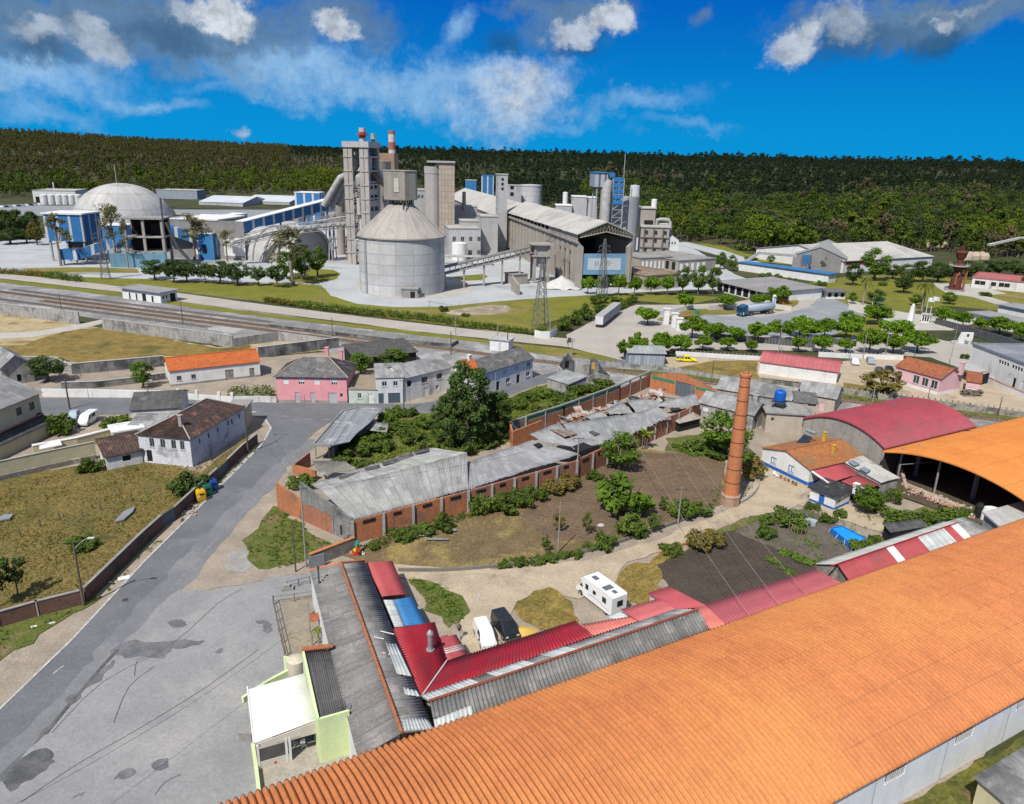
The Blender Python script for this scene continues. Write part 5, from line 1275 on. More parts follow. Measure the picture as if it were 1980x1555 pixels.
block('back_silo_house','pale house with three dark openings beside the wide round silo behind the hall',978,1006,440,359,12,Pg,HZR,ops={'front':wc(1,3,24,5,3,6,3)})
p=G(1024,436);s=mpp(p);m=MB();h=HZ(p,360);m.lathe((p.x,p.y,0),[(21*s,0),(21*s,h),(21.6*s,h),(21.6*s,h+1.),(.05,h+1.6)],40);m.B('round_silo',SILO,None,'wide pale round silo standing behind the ridge of the long hall','silo')
q=Vc((math.cos(HZR),math.sin(HZR),0));n=Vc((-q.y,q.x,0));q0=G(1115,559)+n*158-q*4
hs_('raw_store','long low store with a pale dusty roof behind the slim elevator tower','hall',tuple(q0),tuple(q0+q*30),240,18.5,TAN,Dr,'gable','y',7.5,1.)
block('blue_machine_house','small blue box house at the far end of the long dusty roofs',900,920,400,349,20,Bs2,0.,None)
block('blue_machine_house','blue house with a white skirt behind the slim elevator tower',931,953,400,340,22,Bs,0.,Bs2)
p=G(1203,494);s=mpp(p);h=HZ(p,381);t=tg('cement_silo','round pale cement silo with a smaller white drum on its top','silo',p)
m=MB();m.lathe((0,0),[(25*s,0),(25*s,h),(.05,h+.4)],36);m.B('shell',M('cement_silo_wall',(.40,.41,.405),(.35,.36,.355),sc=.12,pat=('seam',5.,40.,.15,(.33,.34,.34)),streak=(.4,.4,(.28,.28,.27)),grain=.07),t)
m=MB();m.lathe((15*s,-4*s),[(9*s,h+.4),(9*s,HZ(p,358)),(.05,HZ(p,357))],20);m.B('drum',M('white_drum',(.58,.60,.61),(.52,.54,.55)),t)
m=MB();[m.bar((25*s*math.cos(a),25*s*math.sin(a),h),(25*s*math.cos(a),25*s*math.sin(a),h+1.5),.15)for a in[k*.3 for k in range(21)]];m.B('railing',Sd,t)
p=G(1160,500);s=mpp(p);t=tg('packing_tower','blue and white clad tower on a bare steel frame beside the round cement silo','tower',p,R(5));hz_=lambda y:HZ(p,y)
m=MB();m.box(-19*s,0,hz_(362),6*s,14,hz_(335));m.B('clad_house',M('tower_panel',(.33,.43,.50),(.28,.38,.46),sc=.3,pat=('stripe',3.2,1.1,(.20,.10,.07)),grain=.1),t)
m=MB();m.box(-20*s,-.5,hz_(335),7*s,14.5,hz_(333));m.box(6*s,1,hz_(356),26*s,10,hz_(350));m.box(6*s,1,hz_(343),20*s,10,hz_(334));m.B('blue_cladding',Bs2,t)
m=MB();zt=hz_(345)
for x in(-13*s,-4*s,8*s,18*s,38*s):
 for y in(1,12):m.bar((x,y,0),(x,y,hz_(362)if x<0 else zt),.6)
for k in range(8):
 z_=10+k*(zt-10)/8
 for xa,xb in((8*s,18*s),(18*s,38*s)):m.bar((xa,1,z_),(xb,1,z_+(zt-10)/8),.35);m.bar((xa,1,z_),(xb,1,z_),.3)
m.B('steel_frame',M('frame_grey',(.36,.38,.40),(.28,.30,.32)),t)
m=MB()
for k in range(5):m.box(18*s,.5,hz_(395-k*11),37*s,.8,hz_(395-k*11)+2.2)
m.B('blue_landing',Bs2,t)
m=MB();m.tube([(4*s,-1,0),(4*s,-1,hz_(372)),(8*s,2,hz_(352))],2.6,10);m.B('riser_pipe',Sd,t)
m=MB();m.tube([(37*s,1,zt-2),(37*s,1,HZ(p,296))],.22,5);m.B('mast',Sd,t)
for x0,x1,ty,lb in((1104,1130,381,'pale boxy house with blue strips left of the blue packing tower'),(1128,1150,383,'pale house with a row of blue strips under the blue packing tower'),(1073,1102,398,'low white-roofed house behind the ridge of the long hall')):
 block('plant_house',lb,x0,x1,470,ty,14,Bs if '(row' in lb else Pg,0.,Wt,ops={'front':wc(1,1,32,1,2,3.4,8)})
p=G(1090,452);m=MB();m.lathe((p.x,p.y,0),[(1.9,20),(1.9,HZ(p,372)),(.1,HZ(p,371))],12);m.B('vent_stack',Wt,None,'slender white vent stack behind the ridge of the long hall','chimney')
a,b=G(1236,496),G(1290,498);o,rz,W=frame(a,b);h1=HZ(a,437);h2=HZ(a,404)
t=tg('cement_mill','tan concrete mill house with beams on its face and a smaller upper storey','building',o,rz)
m=MB();m.box(0,0,0,W,22,h1);m.box(-2,4,h1,W*.48,20,h2);m.B('wall',TAN,t)
m=MB();m.box(-.4,-.6,h1-.6,W+.6,22.4,h1+.4);m.box(-2.6,3.4,h2,W*.5,20.6,h2+.5);m.B('roof',Dr,t)
m=MB()
for x in(W*.12,W*.45,W*.78):m.box(x-.35,-.8,0,x+.35,-.02,h1-.62)
for z_ in(h1*.3,h1*.62):m.box(0,-.6,z_,W,-.02,z_+.35)
m.E('beam',M('rusty_beam',(.16,.13,.11),(.11,.095,.085)),t)
m=MB()
for z_ in(h1*.28,h1*.6,h1*.86):
 for x in(W*.12,W*.45,W*.78):m.box(x+.4,-.9,z_-1.2,x+1.8,-.3,z_)
m.box(W*.1,3.9,h1+.6,W*.42,3.99,h1+3);m.B('vent',DARK,t)
m=MB();m.tube([(W*.55,6,h1+.5),(W*.55,6,h1+3),(W*.7,6,h1+3.6),(W*.98,6,h1+3.4),(W*1.04,6,h1+1.5),(W*1.04,6,h1-5)],1.1,10);m.B('duct',Sd,t)
m=MB();m.lathe((W*.42,8,0),[(1.6,h2+.5),(1.6,h2+5),(.05,h2+5.3)],12);m.B('vent_stack',Wt,t)
hs_('annex','white annex with a sloping grey roof at the right foot of the tan mill','building',tuple(G(1282,497)),tuple(G(1310,497)),14,9.5,Wt,Fb,'gable','y',3,.3,ops={'front':rw(8,4,1.,7,8.6,.8,'tinywin')})
hs_('low_store','flat-roofed tan store with slotted walls below the tan mill house','building',tuple(G(1236,525)),tuple(G(1298,522)),20,6.5,TAN,CONC,'flat',parapet=.3,ops={'front':rw(16,6,1.4,1.,5.,1.,'shut')})
hs_('low_store','long flat-roofed tan store with dark bays right of the tan mill','building',tuple(G(1310,528)),tuple(G(1382,523)),34,6.,TAN,CONC,'flat',parapet=.25,ops={'front':rw(19,5,2.,1.,4.6,1.,'shut'),'left':rw(34,7,2.6,1,5,2.,'dark')})
hs_('low_store','low building with a rust-stained flat roof in front of the tan stores','building',tuple(G(1250,562)),tuple(G(1312,556)),24,6.,TAN,M('rust_stained_roof',(.30,.23,.17),(.20,.13,.08),sc=.2,grain=.15),'flat',parapet=.3)
a,b=at(848,560,519),at(1034,545,474)
t=tg('belt_conveyor','long dark-roofed belt conveyor rising from the round silo to the hall','conveyor',(a[0],a[1],0))
m=MB(True);m.bar(a,b,3.6,.5);m.B('roof',M('dark_dust_roof',(.22,.21,.195),(.17,.165,.155),sc=.3),t)
m=MB(True);dn=Vc((0,0,-2.6));m.bar(Vc(a)+dn,Vc(b)+dn,3.2,.5)
for k in range(19):
 q=Vc(a).lerp(Vc(b),k/18);m.bar(q+Vc((0,-1.5,0)),q+dn+Vc((0,-1.5,0)),.3)
m.B('frame',TAN,t);m=MB(True)
for f in(.06,.25,.45,.64,.83):q=Vc(a).lerp(Vc(b),f);m.bar((q.x,q.y-1,0),q+dn+Vc((0,-1,0)),.7);m.bar((q.x,q.y+1,0),q+dn+Vc((0,1,0)),.7)
m.E('leg',TAN,t)
p=Vc(b);t=tg('transfer_tower','tan concrete transfer tower with chutes between the belt conveyor and the hall','tower',(p.x+2,p.y,0),HZR);hh=p.z
m=MB()
for x in(-3,3):
 for y in(-3,3):m.box(x-.5,y-.5,0,x+.5,y+.5,hh)
m.box(-4.4,-4,hh-4.5,4.4,4,hh-4);m.box(-5,-4.6,hh+.3,5,4.6,hh+.8);m.B('frame',TAN,t)
m=MB();m.box(-3,-3,hh-3.9,3,3,hh+.2);m.prism([(-2,-2),(2,-2),(2,2),(-2,2)],hh-9,hh-4.6);m.B('hopper',Sd,t)
hs_('loading_hut','small tan flat-roofed hut with a low wall at the foot of the transfer tower','hut',tuple(G(992,551)),tuple(G(1020,549)),7,4.2,TAN,CONC,'flat',parapet=.2)
p,q=G(990,562),G(1003,571);m=MB(True);m.wall(p,q,6,4,.8);m.B('retaining_wall',TAN,None,'short tan retaining wall beside the dust heap under the hall','wall')
p=G(1085,556);m=MB();rnd=random.Random(3)
m.grid(lambda i,j:(p.x+(i/10-.5)*16,p.y+(j/8-.5)*13,max(0,4.4*(1-math.hypot(i/5-1,j/4-1)))+rnd.uniform(0,.7)),10,8);m.B('dust_heap',M('white_dust',(.55,.54,.51),(.46,.45,.42),sc=.3,grain=.1),None,'heap of whitish dust against the near end of the long hall','heap')
t=tg('horizontal_tank','white horizontal tank under the trees below the arched store','tank',G(579,533));m=MB();m.tube([(-3.4,0,1.7),(-3.1,0,1.7),(3.1,0,1.7),(3.4,0,1.7)],[.7,1.1,1.1,.7],14);m.B('tank_shell',Wt,t);m=MB();m.box(-2.2,-.8,0,-1.8,.8,1);m.box(1.8,-.8,0,2.2,.8,1);m.E('saddle_foot',CONC,t)
t=tg('scaffold_stack','brown rusty scaffold stack beside the left edge of the great round silo','scaffold',G(684,503));m=MB()
for x in(-3,0,3):
 for y in(-1.5,1.5):m.bar((x,y,0),(x,y,12),.4)
for k in range(6):m.box(-3.4,-1.8,k*2.1+.6,3.4,1.8,k*2.1+1.);m.box(-2.8,-1.2,k*2.1+1,2.6-k*.3,1.2,k*2.1+1.9)
m.B('frame',RUSTPIPE,t)
t=tg('pipe_rack','low rack of grey pipes in front of the works buildings, right of the silo','pipe rack',G(885,512));m=MB()
for k in range(4):m.tube([(-8,k*.9,4+k*.1),(16,k*.9,4+k*.1),(17,k*.9,3),(17,k*.9,0)],.28,7)
m.B('pipes',Sd,t);m=MB();[m.bar((x,y,0),(x,y,3.8),.3)for x in(-7,0,7,14)for y in(0,2.7)];m.E('post',TAN,t)
t=bpy.data.objects['clinker_silo'];m=MB()
for s in(-.35,.35):m.bar((-RR*.72+s,-RR*.72,0),(-RR*.72+s,-RR*.72,HE),.1)
for k in range(40):m.bar((-RR*.72-.35,-RR*.72,k*HE/40),(-RR*.72+.35,-RR*.72,k*HE/40),.07)
m.B('ladder',Dk,t)
for k,(x,y,s,lb)in enumerate(((1892,458,5,'pale rock outcrop on the wooded slope at the right edge, upper one'),(1812,462,4,'pale rock outcrop on the wooded slope above the kiln'),(1886,487,4.5,'pale rock outcrop below the raised ramp at the right edge'))):
 p=G(x,y+14);p=Vc((p.x,p.y,terr(p.x,p.y)+1));m=MB();rnd=random.Random(k)
 for q in range(7):c=p+Vc((rnd.uniform(-1,1)*s*1.6,rnd.uniform(-1,1)*s,0));r=s*rnd.uniform(.4,.8);m.lathe(tuple(c),[(r,-2),(r*rnd.uniform(.8,1.1),r*.6),(r*.5,r*1.3),(.05,r*1.4)],6,smooth=False,sy=.7)
 m.B('rock_outcrop',M('pale_rock',(.50,.42,.31),(.40,.33,.25),sc=.3,grain=.2),None,lb,'rock','rock outcrops on the slope')
 # ------ walls and fences
def wrn(name,label,px,h,mat,th=.28,cap=None,cat='wall',group=None,curve=0,posts=None,h2=None,z=0.):
 pts=[G(x,y)for x,y in px]
 if curve:pts=[Vc((p.x,p.y,0))for p in ctm(pts,curve)]
 t=tg(name,label,cat,pts[0],0,group);m=MB(True);c=MB(True);n=len(pts)
 hs=[h+(h2-h)*i/(n-1)if h2 else h for i in range(n)]
 sd=[]
 for i in range(n):
  a,b=pts[max(0,i-1)],pts[min(n-1,i+1)];d=(b-a).normalized();q=Vc((-d.y,d.x,0))
  sd.append(q)
 for mb,t0,z0,z1 in((m,th/2,0,0),(c,th/2+.06,0,.1)):
  if mb is c and cap is None:continue
  L=[mb.P(pts[i]-sd[i]*t0+Vc((0,0,z if mb is m else hs[i])))for i in range(n)];Rr=[mb.P(pts[i]+sd[i]*t0+Vc((0,0,z if mb is m else hs[i])))for i in range(n)]
  LT=[mb.P(pts[i]-sd[i]*t0+Vc((0,0,hs[i]+z1)))for i in range(n)];RT=[mb.P(pts[i]+sd[i]*t0+Vc((0,0,hs[i]+z1)))for i in range(n)]
  u=0.
  for i in range(n-1):
   l=(pts[i+1]-pts[i]).length
   mb.idx([L[i],L[i+1],LT[i+1],LT[i]],[(u,z),(u+l,z),(u+l,hs[i+1]),(u,hs[i])]);mb.idx([Rr[i+1],Rr[i],RT[i],RT[i+1]],[(u+l,z),(u,z),(u,hs[i]),(u+l,hs[i+1])])
   mb.idx([LT[i],LT[i+1],RT[i+1],RT[i]]);u+=l
   if mb is c:mb.idx([L[i+1],L[i],Rr[i],Rr[i+1]])
  mb.idx([Rr[0],L[0],LT[0],RT[0]]);mb.idx([L[-1],Rr[-1],RT[-1],LT[-1]])
 m.B('wall',mat,t)
 if cap:c.B('coping',cap,t)
 if posts:
  step,w,ph,pm=posts;m=MB(True)
  for a,b in zip(pts,pts[1:]):
   l=(b-a).length;k=max(1,round(l/step))
   for j in range(k+1 if b is pts[-1]else k):
    p=a.lerp(b,j/k);m.box(p.x-w/2,p.y-w/2,0,p.x+w/2,p.y+w/2,ph)
  m.E('post',pm,t)
 return t
def fence(name,label,px,h,mat,step=2.5,rails=(.4,.95),r=.04,cat='fence',group=None,bars=0.,wd=None):
 pts=[G(x,y)for x,y in px];t=tg(name,label,cat,pts[0],0,group);m=MB(True);q=MB(True)
 for a,b in zip(pts,pts[1:]):
  l=(b-a).length;k=max(1,round(l/step))
  for j in range(k+1 if b is pts[-1]else k):
   p=a.lerp(b,j/k);m.bar(p,p+Vc((0,0,h)),wd or r*2.2)
  for z_ in rails:q.bar(a+Vc((0,0,z_*h)),b+Vc((0,0,z_*h)),r)
  if bars:
   for j in range(int(l/bars)):p=a.lerp(b,j*bars/l);q.bar(p+Vc((0,0,.1)),p+Vc((0,0,h*.93)),r*.7)
 m.E('post',mat,t)
 if rails:q.B('railing',mat,t)
 return t
Wg=M('old_wall_render',(.40,.385,.36),(.30,.29,.275),sc=.25,c3=(.155,.155,.15),sc3=.2,t3=(.5,.64),streak=(1.3,.7,(.09,.092,.09)),grain=.16,bump=.15)
Wk=M('black_stained_wall',(.26,.255,.245),(.15,.15,.148),sc=.4,c3=(.055,.057,.058),sc3=.22,t3=(.42,.6),streak=(1.2,.8,(.05,.052,.052)),grain=.2,bump=.2)
wrn('concrete_wall','long pale concrete wall along the tracks at the left edge, with a bricked-up doorway',[(-60,598),(0,608),(155,627)],3.6,Wg,.4,Cp)
wrn('concrete_wall','long pale concrete wall along the tracks, right of the gap with the dirt path',[(200,637),(398,664),(451,672)],3.25,Wg,.4,Cp)
wrn('concrete_wall','grey concrete pen wall with a corner, behind the end of the orange-roofed barn',[(451,672),(539,658),(645,673)],2.5,Wg,.35)
wrn('concrete_wall','dark stained wall running from the orange-roofed barn to the tracks',[(500,692),(655,672)],2.8,Wk,.45,Cp)
wrn('retaining_wall','black-streaked retaining wall holding the dry field, left of the orange-roofed barn',[(142,724),(318,708)],2.6,Wk,.5,Cp)
wrn('retaining_wall','short angled retaining wall behind the dark round bush at the left',[(30,706),(110,708),(142,724)],2.2,Wg,.45,Cp)
wrn('boundary_wall','long white boundary wall on the far side of the main street at the left',[(83,767),(345,771)],1.75,Wt,.3)
wrn('boundary_wall','white wall with tall posts in front of the orange-roofed barn',[(346,771),(382,774),(425,777),(450,779)],1.3,Wt,.3,posts=(7.5,.55,2.2,Wt))
wrn('boundary_wall','low white wall under a leafy hedge, left of the pink house',[(452,779),(505,778),(535,779)],1.4,Wo,.3)
wrn('yard_wall','low stained wall with dark sheds behind, between the retaining wall and the street',[(120,752),(190,750),(262,742),(320,733)],1.5,Wk,.35,Cp)
wrn('platform_edge','long weathered station platform with a dark stained front edge',[(528,630),(640,643),(760,657),(880,668)],1.0,Wk,5.5,M('platform_top',(.27,.265,.25),(.20,.20,.195),sc=.4,pat=('seam',4.,40.,.2,(.36,.355,.34)),grain=.25),cat='platform')
# --- brick wall along the road to the left
BW=[(498,858),(470,880),(441,909)]
wrn('brick_wall','sooty brick wall beside the old white house, above the grey gate',BW,1.9,BRICK_DK,.25,CONC)
wrn('field_gate','grey sheet gate in the roadside brick wall, just above the rubbish containers',[(441,909),(422,927)],1.8,M('gate_grey',(.13,.15,.16),(.10,.115,.125),sc=.5),.08,cat='gate')
wrn('brick_wall','reddish brick wall behind the yellow, green and blue rubbish containers',[(422,927),(378,968),(340,1004)],1.95,BRICK_DK,.25,CONC)
wrn('field_gate','dark grey sheet gate between the two long brick walls of the rough field',[(340,1004),(314,1021)],1.95,M('gate_grey',(.13,.15,.16)),.08,cat='gate')
wrn('brick_wall','longest sooty brick wall, between the dark gate and the pole with the street light',[(314,1021),(270,1062),(222,1110),(167,1165)],1.95,BRICK_DK,.25,CONC)
wrn('brick_wall','sooty brick wall with a concrete post at the lower left edge',[(161,1170),(75,1192),(0,1214),(-60,1235)],1.95,BRICK_DK,.25,CONC,posts=(5.4,.3,2.05,CONC))
wrn('stone_terrace','rough stone base course under the cream garden wall',[(-60,948),(0,930),(95,908),(186,888)],.9,STONE,.5)
wrn('garden_wall','long cream garden wall between the rough field and the cream house',[(-60,945),(0,927.5),(95,906),(187,886)],3.0,CREAM,.22,Cp)
wrn('boundary_wall','cream wall with a pale tiled top, behind the white van',[(66,884),(150,868),(226,848)],2.1,CREAM,.9,Wo)
# --- right-hand walls
wrn('boundary_wall','white wall with a railing behind the yellow pickup',[(1306,688),(1400,694),(1470,698)],1.3,Wt,.3,posts=(1.1,.12,1.75,Cp))
wrn('boundary_wall','white balustrade wall behind the two parked cars, left of the orange-roofed pink house',[(1582,690),(1660,694),(1745,697)],1.4,Wt,.3,posts=(1.1,.12,1.8,Cp))
wrn('stone_wall','weathered wall along the tracks below the grey shed and the yellow pickup',[(1172,708),(1290,718),(1370,731),(1466,743)],1.1,Wg,.35,posts=(1.6,.2,1.5,Wg))
wrn('stone_wall','long balustrade wall along the tracks in front of the pink house at the right',[(1466,743),(1530,752),(1622,762),(1730,776),(1850,792),(2040,818)],1.5,M('spotted_wall',(.36,.34,.28),(.26,.245,.21),sc=.5,c3=(.11,.11,.10),sc3=.25,t3=(.48,.6),streak=(1.2,.7,(.1,.1,.09)),grain=.2),.35,posts=(1.15,.22,2.0,Wg))
wrn('forecourt_wall','dark grey openwork wall behind the row of street trees, left part',[(1372,656),(1450,662),(1575,674)],1.9,M('dark_screen_wall',(.085,.088,.098),(.06,.062,.07),sc=.4,pat=('seam',.9,3.,.3,(.16,.16,.17)),c3=(.13,.13,.14),sc3=.3,grain=.2),.3)
wrn('forecourt_wall','dark grey openwork wall behind the row of street trees, right part',[(1545,661),(1600,665),(1655,671)],1.9,MATS['dark_screen_wall'],.3)
wrn('forecourt_wall','long black-grey wall under the trees at the right edge',[(1808,627),(1870,644),(1925,660),(2020,690)],2.2,MATS['dark_screen_wall'],.4)
wrn('boundary_wall','white wall with a brick-red coping running down to the right edge',[(1897,735),(1940,755),(2010,785)],1.5,Wt,.35,M('red_coping',(.45,.20,.15),(.38,.17,.13),sc=1.))
wrn('boundary_wall','crooked white plant wall with white pillars left of the blue tanker',[(1248,618),(1275,610),(1340,598)],1.6,Wt,.3)
wrn('boundary_wall','low white wall behind the blue tanker truck',[(1370,601),(1420,596),(1470,594),(1530,602)],1.9,M('pale_pink_wall',(.60,.57,.54),(.54,.51,.48),sc=.3),.3)
wrn('boundary_wall','white stepped wall at the edge of the big grey canopy',[(1386,560),(1430,572),(1470,583)],1.9,Wt,.3)
wrn('boundary_wall','small white round-cornered wall at the foot of the nearest pylon',[(1034,652),(1045,655),(1062,655),(1075,649)],2.2,Wt,.3)
fence('field_fence','line of grey posts and wire along the perimeter road, under the stone pines',[(215,550),(350,569),(480,585)],1.3,CONC,6.,(.5,.9),.03)
fence('railing','grey metal railing beside the sheet-metal shed at the crossing',[(1176,703),(1214,708),(1250,712)],1.2,Mt,1.2)
fence('field_fence','row of leaning grey stakes across the rough field at the lower left',[(40,1040),(78,1020),(115,1005),(160,1000),(195,988),(255,970)],1.3,WOOD_OLD,5.,(),.05,wd=.13)
# ------ houses along the street
hs_('white_barn','long white barn with a bright orange tiled roof','barn',(331,748),(504,728),8.5,3.7,Wt,TILE_OR,'gable',rise=1.9,ov=.3,ops=lambda L,D:{'front':[(L*.07,L*.07+1.,1.2,2.3),(L*.225,L*.225+1.,1.2,2.3),(L*.60,L*.695,0,2.5,'garage'),(L*.875,L*.935,0,2.3,'door')]},opm={'garage':WOODGREY,'door':WOODGREY,'win':M('grey_frame',(.35,.36,.37))},cap=TILE_OR,plinth=(CONC,.5))
hs_('pink_house','two-storey pink house with a grey hipped roof and pink chimneys','house',(537,778),(672,780),10.5,6.0,PINK,TILE_GREY,'hip',rise=2.7,ov=.45,hl=4.6,ops=lambda L,D:{'front':[(L*.095,L*.175,4.1,5.4,'shut'),(L*.32,L*.40,4.1,5.4,'half'),(L*.535,L*.615,4.1,5.4,'shut'),(L*.785,L*.865,4.1,5.4,'half'),(L*.255,L*.32,0,2.3,'door'),(L*.475,L*.54,0,2.3,'door'),(L*.73,L*.86,0,2.3,'garage'),(L*.895,L*.94,1.3,2.2,'tinywin')]},opm={'door':M('grey_door',(.42,.44,.45),(.36,.38,.39)),'garage':M('grey_door',(.42,.44,.45))},cap=M('pale_ridge',(.42,.33,.27),(.36,.28,.23)),chim=[(9.,9.,7,9.9,.75,PINK),(12.2,8.,6.5,9.6,.8,PINK)],plinth=(CONC,.55))
hs_('pink_outhouse','little pink outhouse with a grey roof behind the pink house','shed',tuple(G(682,762)),tuple(G(703,764)),4,2.6,PINK,Fb,'shed',rise=.5,ops={'front':[(.8,1.5,1,1.8,'tinywin')]})
hs_('low_house','low peeling green-white house between the pink and the grey-white houses','house',(675,780),(729,781),9,3.1,M('peeling_paint',(.58,.62,.57),(.45,.52,.44),sc=.5,c3=(.33,.42,.33),sc3=.4,streak=(1.,.5,(.3,.3,.28)),grain=.15),M('earth_roof',(.30,.24,.17),(.24,.2,.15),sc=.4,grain=.2),'shed',rise=.6,ov=.15,ops=lambda L,D:{'front':[(L*.32,L*.46,1.1,2.3),(L*.70,L*.87,0,2.2,'door')]},opm={'door':Wt})
hs_('grey_house','narrow two-storey grey-white house with a dark garage door','house',(728,781),(781,779),7,5.7,M('grey_white_render',(.60,.62,.635),(.53,.55,.565),sc=.3,streak=(1.,.5,(.28,.28,.28)),grain=.1),Fb,'shed',rise=1.2,ov=.2,ops=lambda L,D:{'front':[(L*.22,L*.40,3.8,4.9),(L*.63,L*.80,3.8,4.9),(L*.08,L*.27,0,2.3,'door'),(L*.43,L*.87,0,2.3,'garage')]},opm={'door':M('slate_door',(.06,.09,.12)),'garage':M('slate_door',(.06,.09,.12))})
hs_('white_house','long dirty-white two-storey house with dark windows behind the big pine','house',(782,778),(872,754),8,5.4,Wo,Fb,'gable',rise=1.9,ov=.3,ops=lambda L,D:{'front':[(L*.06,L*.15,3.2,4.6,'dark'),(L*.36,L*.48,3.3,4.6),(L*.68,L*.80,3.3,4.6),(L*.40,L*.50,0,2.2,'door'),(L*.66,L*.73,1,2,'tinywin')]},opm={'win':M('brown_frame',(.12,.06,.03)),'door':Wt})
hs_('end_house','narrow house under a patch of bright orange tiles behind the big pine','house',tuple(G(903,770)),tuple(G(926,768)),9,5.6,Wo,TILE_OR,'gable',rise=2.,ov=.2)
hs_('terrace_row','long two-storey terrace, blue above and white below, at the bend of the street','house',(927,767),(1029,732),8,5.2,M('blue_white_render',(.60,.66,.70),(.54,.60,.64),sc=.2,c3=(.60,.62,.63),sc3=.12,streak=(1.,.4,(.33,.34,.35)),grain=.08),TILE_GREY,'gable',rise=2.,ov=.35,ops=lambda L,D:{'front':[(L*.10,L*.16,3.3,4.3,'shut'),(L*.42,L*.50,3.3,4.4,'shut'),(L*.64,L*.72,3.3,4.4,'shut'),(L*.88,L*.95,3.4,4.4),(L*.30,L*.36,0,2.1,'door'),(L*.48,L*.56,.9,2.1),(L*.68,L*.75,0,2.2,'door'),(L*.87,L*.95,.9,2.)]},opm={'shut':M('pale_shutter',(.42,.47,.51)),'door':M('dark_door',(.05,.04,.035))},chim=[(1.,4,6.5,8.6,.8,Wo)],plinth=(Wt,2.6))
hs_('long_shed','long open shed with a dark sagging roof behind the pink house','shed',tuple(G(690,716)),tuple(G(805,702)),9,3.,DARK,M('dark_old_roof',(.125,.12,.112),(.09,.088,.085),sc=.4,pat=('tile',.35,.6,.4),grain=.2),'shed',rise=1.4,ov=.5)
hs_('crossing_cabin','small white windowless cabin by the level crossing','cabin',tuple(G(947,677)),tuple(G(983,681)),4,3.2,Wt,Cp,'flat',parapet=.15,ops=lambda L,D:{'front':[(L*.48,L*.6,0,2.2,'door')]},opm={'door':M('grey_door2',(.5,.51,.52))})
hs_('station_building','small white flat-roofed station building with dark doors beside the tracks','building',(238,577),(312,587),7,3.9,Wt,M('grey_felt_roof',(.30,.30,.30),(.25,.25,.25),sc=.3),'flat',parapet=.12,ov=1.0,ops=lambda L,D:{'front':[(L*.17,L*.21,0,2.4,'dark'),(L*.35,L*.39,0,2.4,'dark'),(L*.52,L*.62,0,2.6,'dark'),(L*.76,L*.81,0,2.2,'dark')],'right':[(.8,1.5,1.4,2.6,'dark'),(2.2,2.8,1.4,2.6,'dark'),(4.,6.3,0,2.9,'dark')]})
p0,p1,p2,p3=G(1078,729),G(1110,723),G(1140,731),G(1178,738)
t=tg('ruined_house','roofless ruin with a pointed gable and broken stained walls beside the level crossing','ruin',p0)
m=MB(True)
def brokenwall(m,a,b,hs,th=.45):
 n=len(hs)-1
 for i in range(n):m.wall(Vc(a).lerp(Vc(b),i/n),Vc(a).lerp(Vc(b),(i+1)/n),hs[i],hs[i+1],th)
brokenwall(m,p0,p1,[3.0,3.6,4.8,5.8,5.0,3.8,3.2]);m.B('gable_wall',Wk,t);m=MB(True)
brokenwall(m,p1,p2,[3.2,3.0,3.3,2.4,2.9,3.4]);m.B('side_wall',Wg,t);m=MB(True)
brokenwall(m,p2,p3,[4.8,5.2,4.4,2.8,2.2,1.4]);m.B('side_wall',Wk,t);m=MB(True)
brokenwall(m,p0,G(1105,742),[3.,2.2,1.6,1.9]);brokenwall(m,G(1105,742),p3,[1.9,1.2,2.4,1.4]);m.B('front_wall',Wg,t)
m=MB(True);d=(p1-p0).normalized();nn=Vc((d.y,-d.x,0));q=p0.lerp(p1,.48)+nn*.25;m.bar(q+Vc((0,0,2.)),q+Vc((0,0,3.8)),1.3,.06,up=nn);m.B('window_hole',DARK,t)
m=MB(True);q=p2.lerp(p3,.2)+Vc((.05,-.28,0));m.bar(q+Vc((0,0,2.4)),q+Vc((0,0,4.2)),1.4,.06,up=(0,1,0));m.B('orange_patch',M('ochre_patch',(.62,.36,.05),(.5,.28,.05),sc=1.),t)
hs_('old_store','low grey store with a half-collapsed roof and an orange patch below the ruin','shed',tuple(G(1058,752)),tuple(G(1098,765)),6,2.6,Wg,FIBRE_PALE,'shed',rise=.8,ov=.2)
# ------ left group
hs_('cream_house','big cream house with a grey corrugated roof at the left edge','house',(-40,895),(88,834),14,7.6,CREAM,Fb,'gable',rise=2.6,ov=.5,ops=lambda L,D:{'front':[(L*.62,L*.70,5.0,6.4),(L*.82,L*.90,5.0,6.4),(L*.90,L*.985,2.6,3.9,'dark')]},opm={'win':M('green_frame',(.10,.15,.11))})
p=G(-40,895);a,b=G(-40,895),G(88,834);d=(b-a).normalized();nn=Vc((d.y,-d.x,0))
t=tg('arcade_lean_to','grey sloping arcade roof along the foot of the cream house','lean-to',a)
m=MB(True);u=Vc((0,0,1));m.sheet(a+nn*.05+u*3.3,b+nn*.05+u*3.3,b+nn*2.6+u*2.4,a+nn*2.6+u*2.4,.18,.03,th=.08);m.B('roof',FIBRE_DK,t)
m=MB(True);m.bar(a+nn*.12+u*3.5,b+nn*.12+u*3.5,.25);m.B('trim',M('brick_trim',(.42,.18,.11)),t)
m=MB(True);m.wall(a+nn*2.3,b+nn*2.3,2.35,None,.2);m.B('wall',CREAM,t)
hs_('grey_barn','old grey barn with a gabled corrugated roof at the left edge, behind the cream house','barn',(8,748),(68,738),13,4.3,Wg,Fb,'gable','y',rise=2.4,ov=.4,ops=lambda L,D:{'front':[(L*.45,L*.6,.6,2.2,'dark')]})
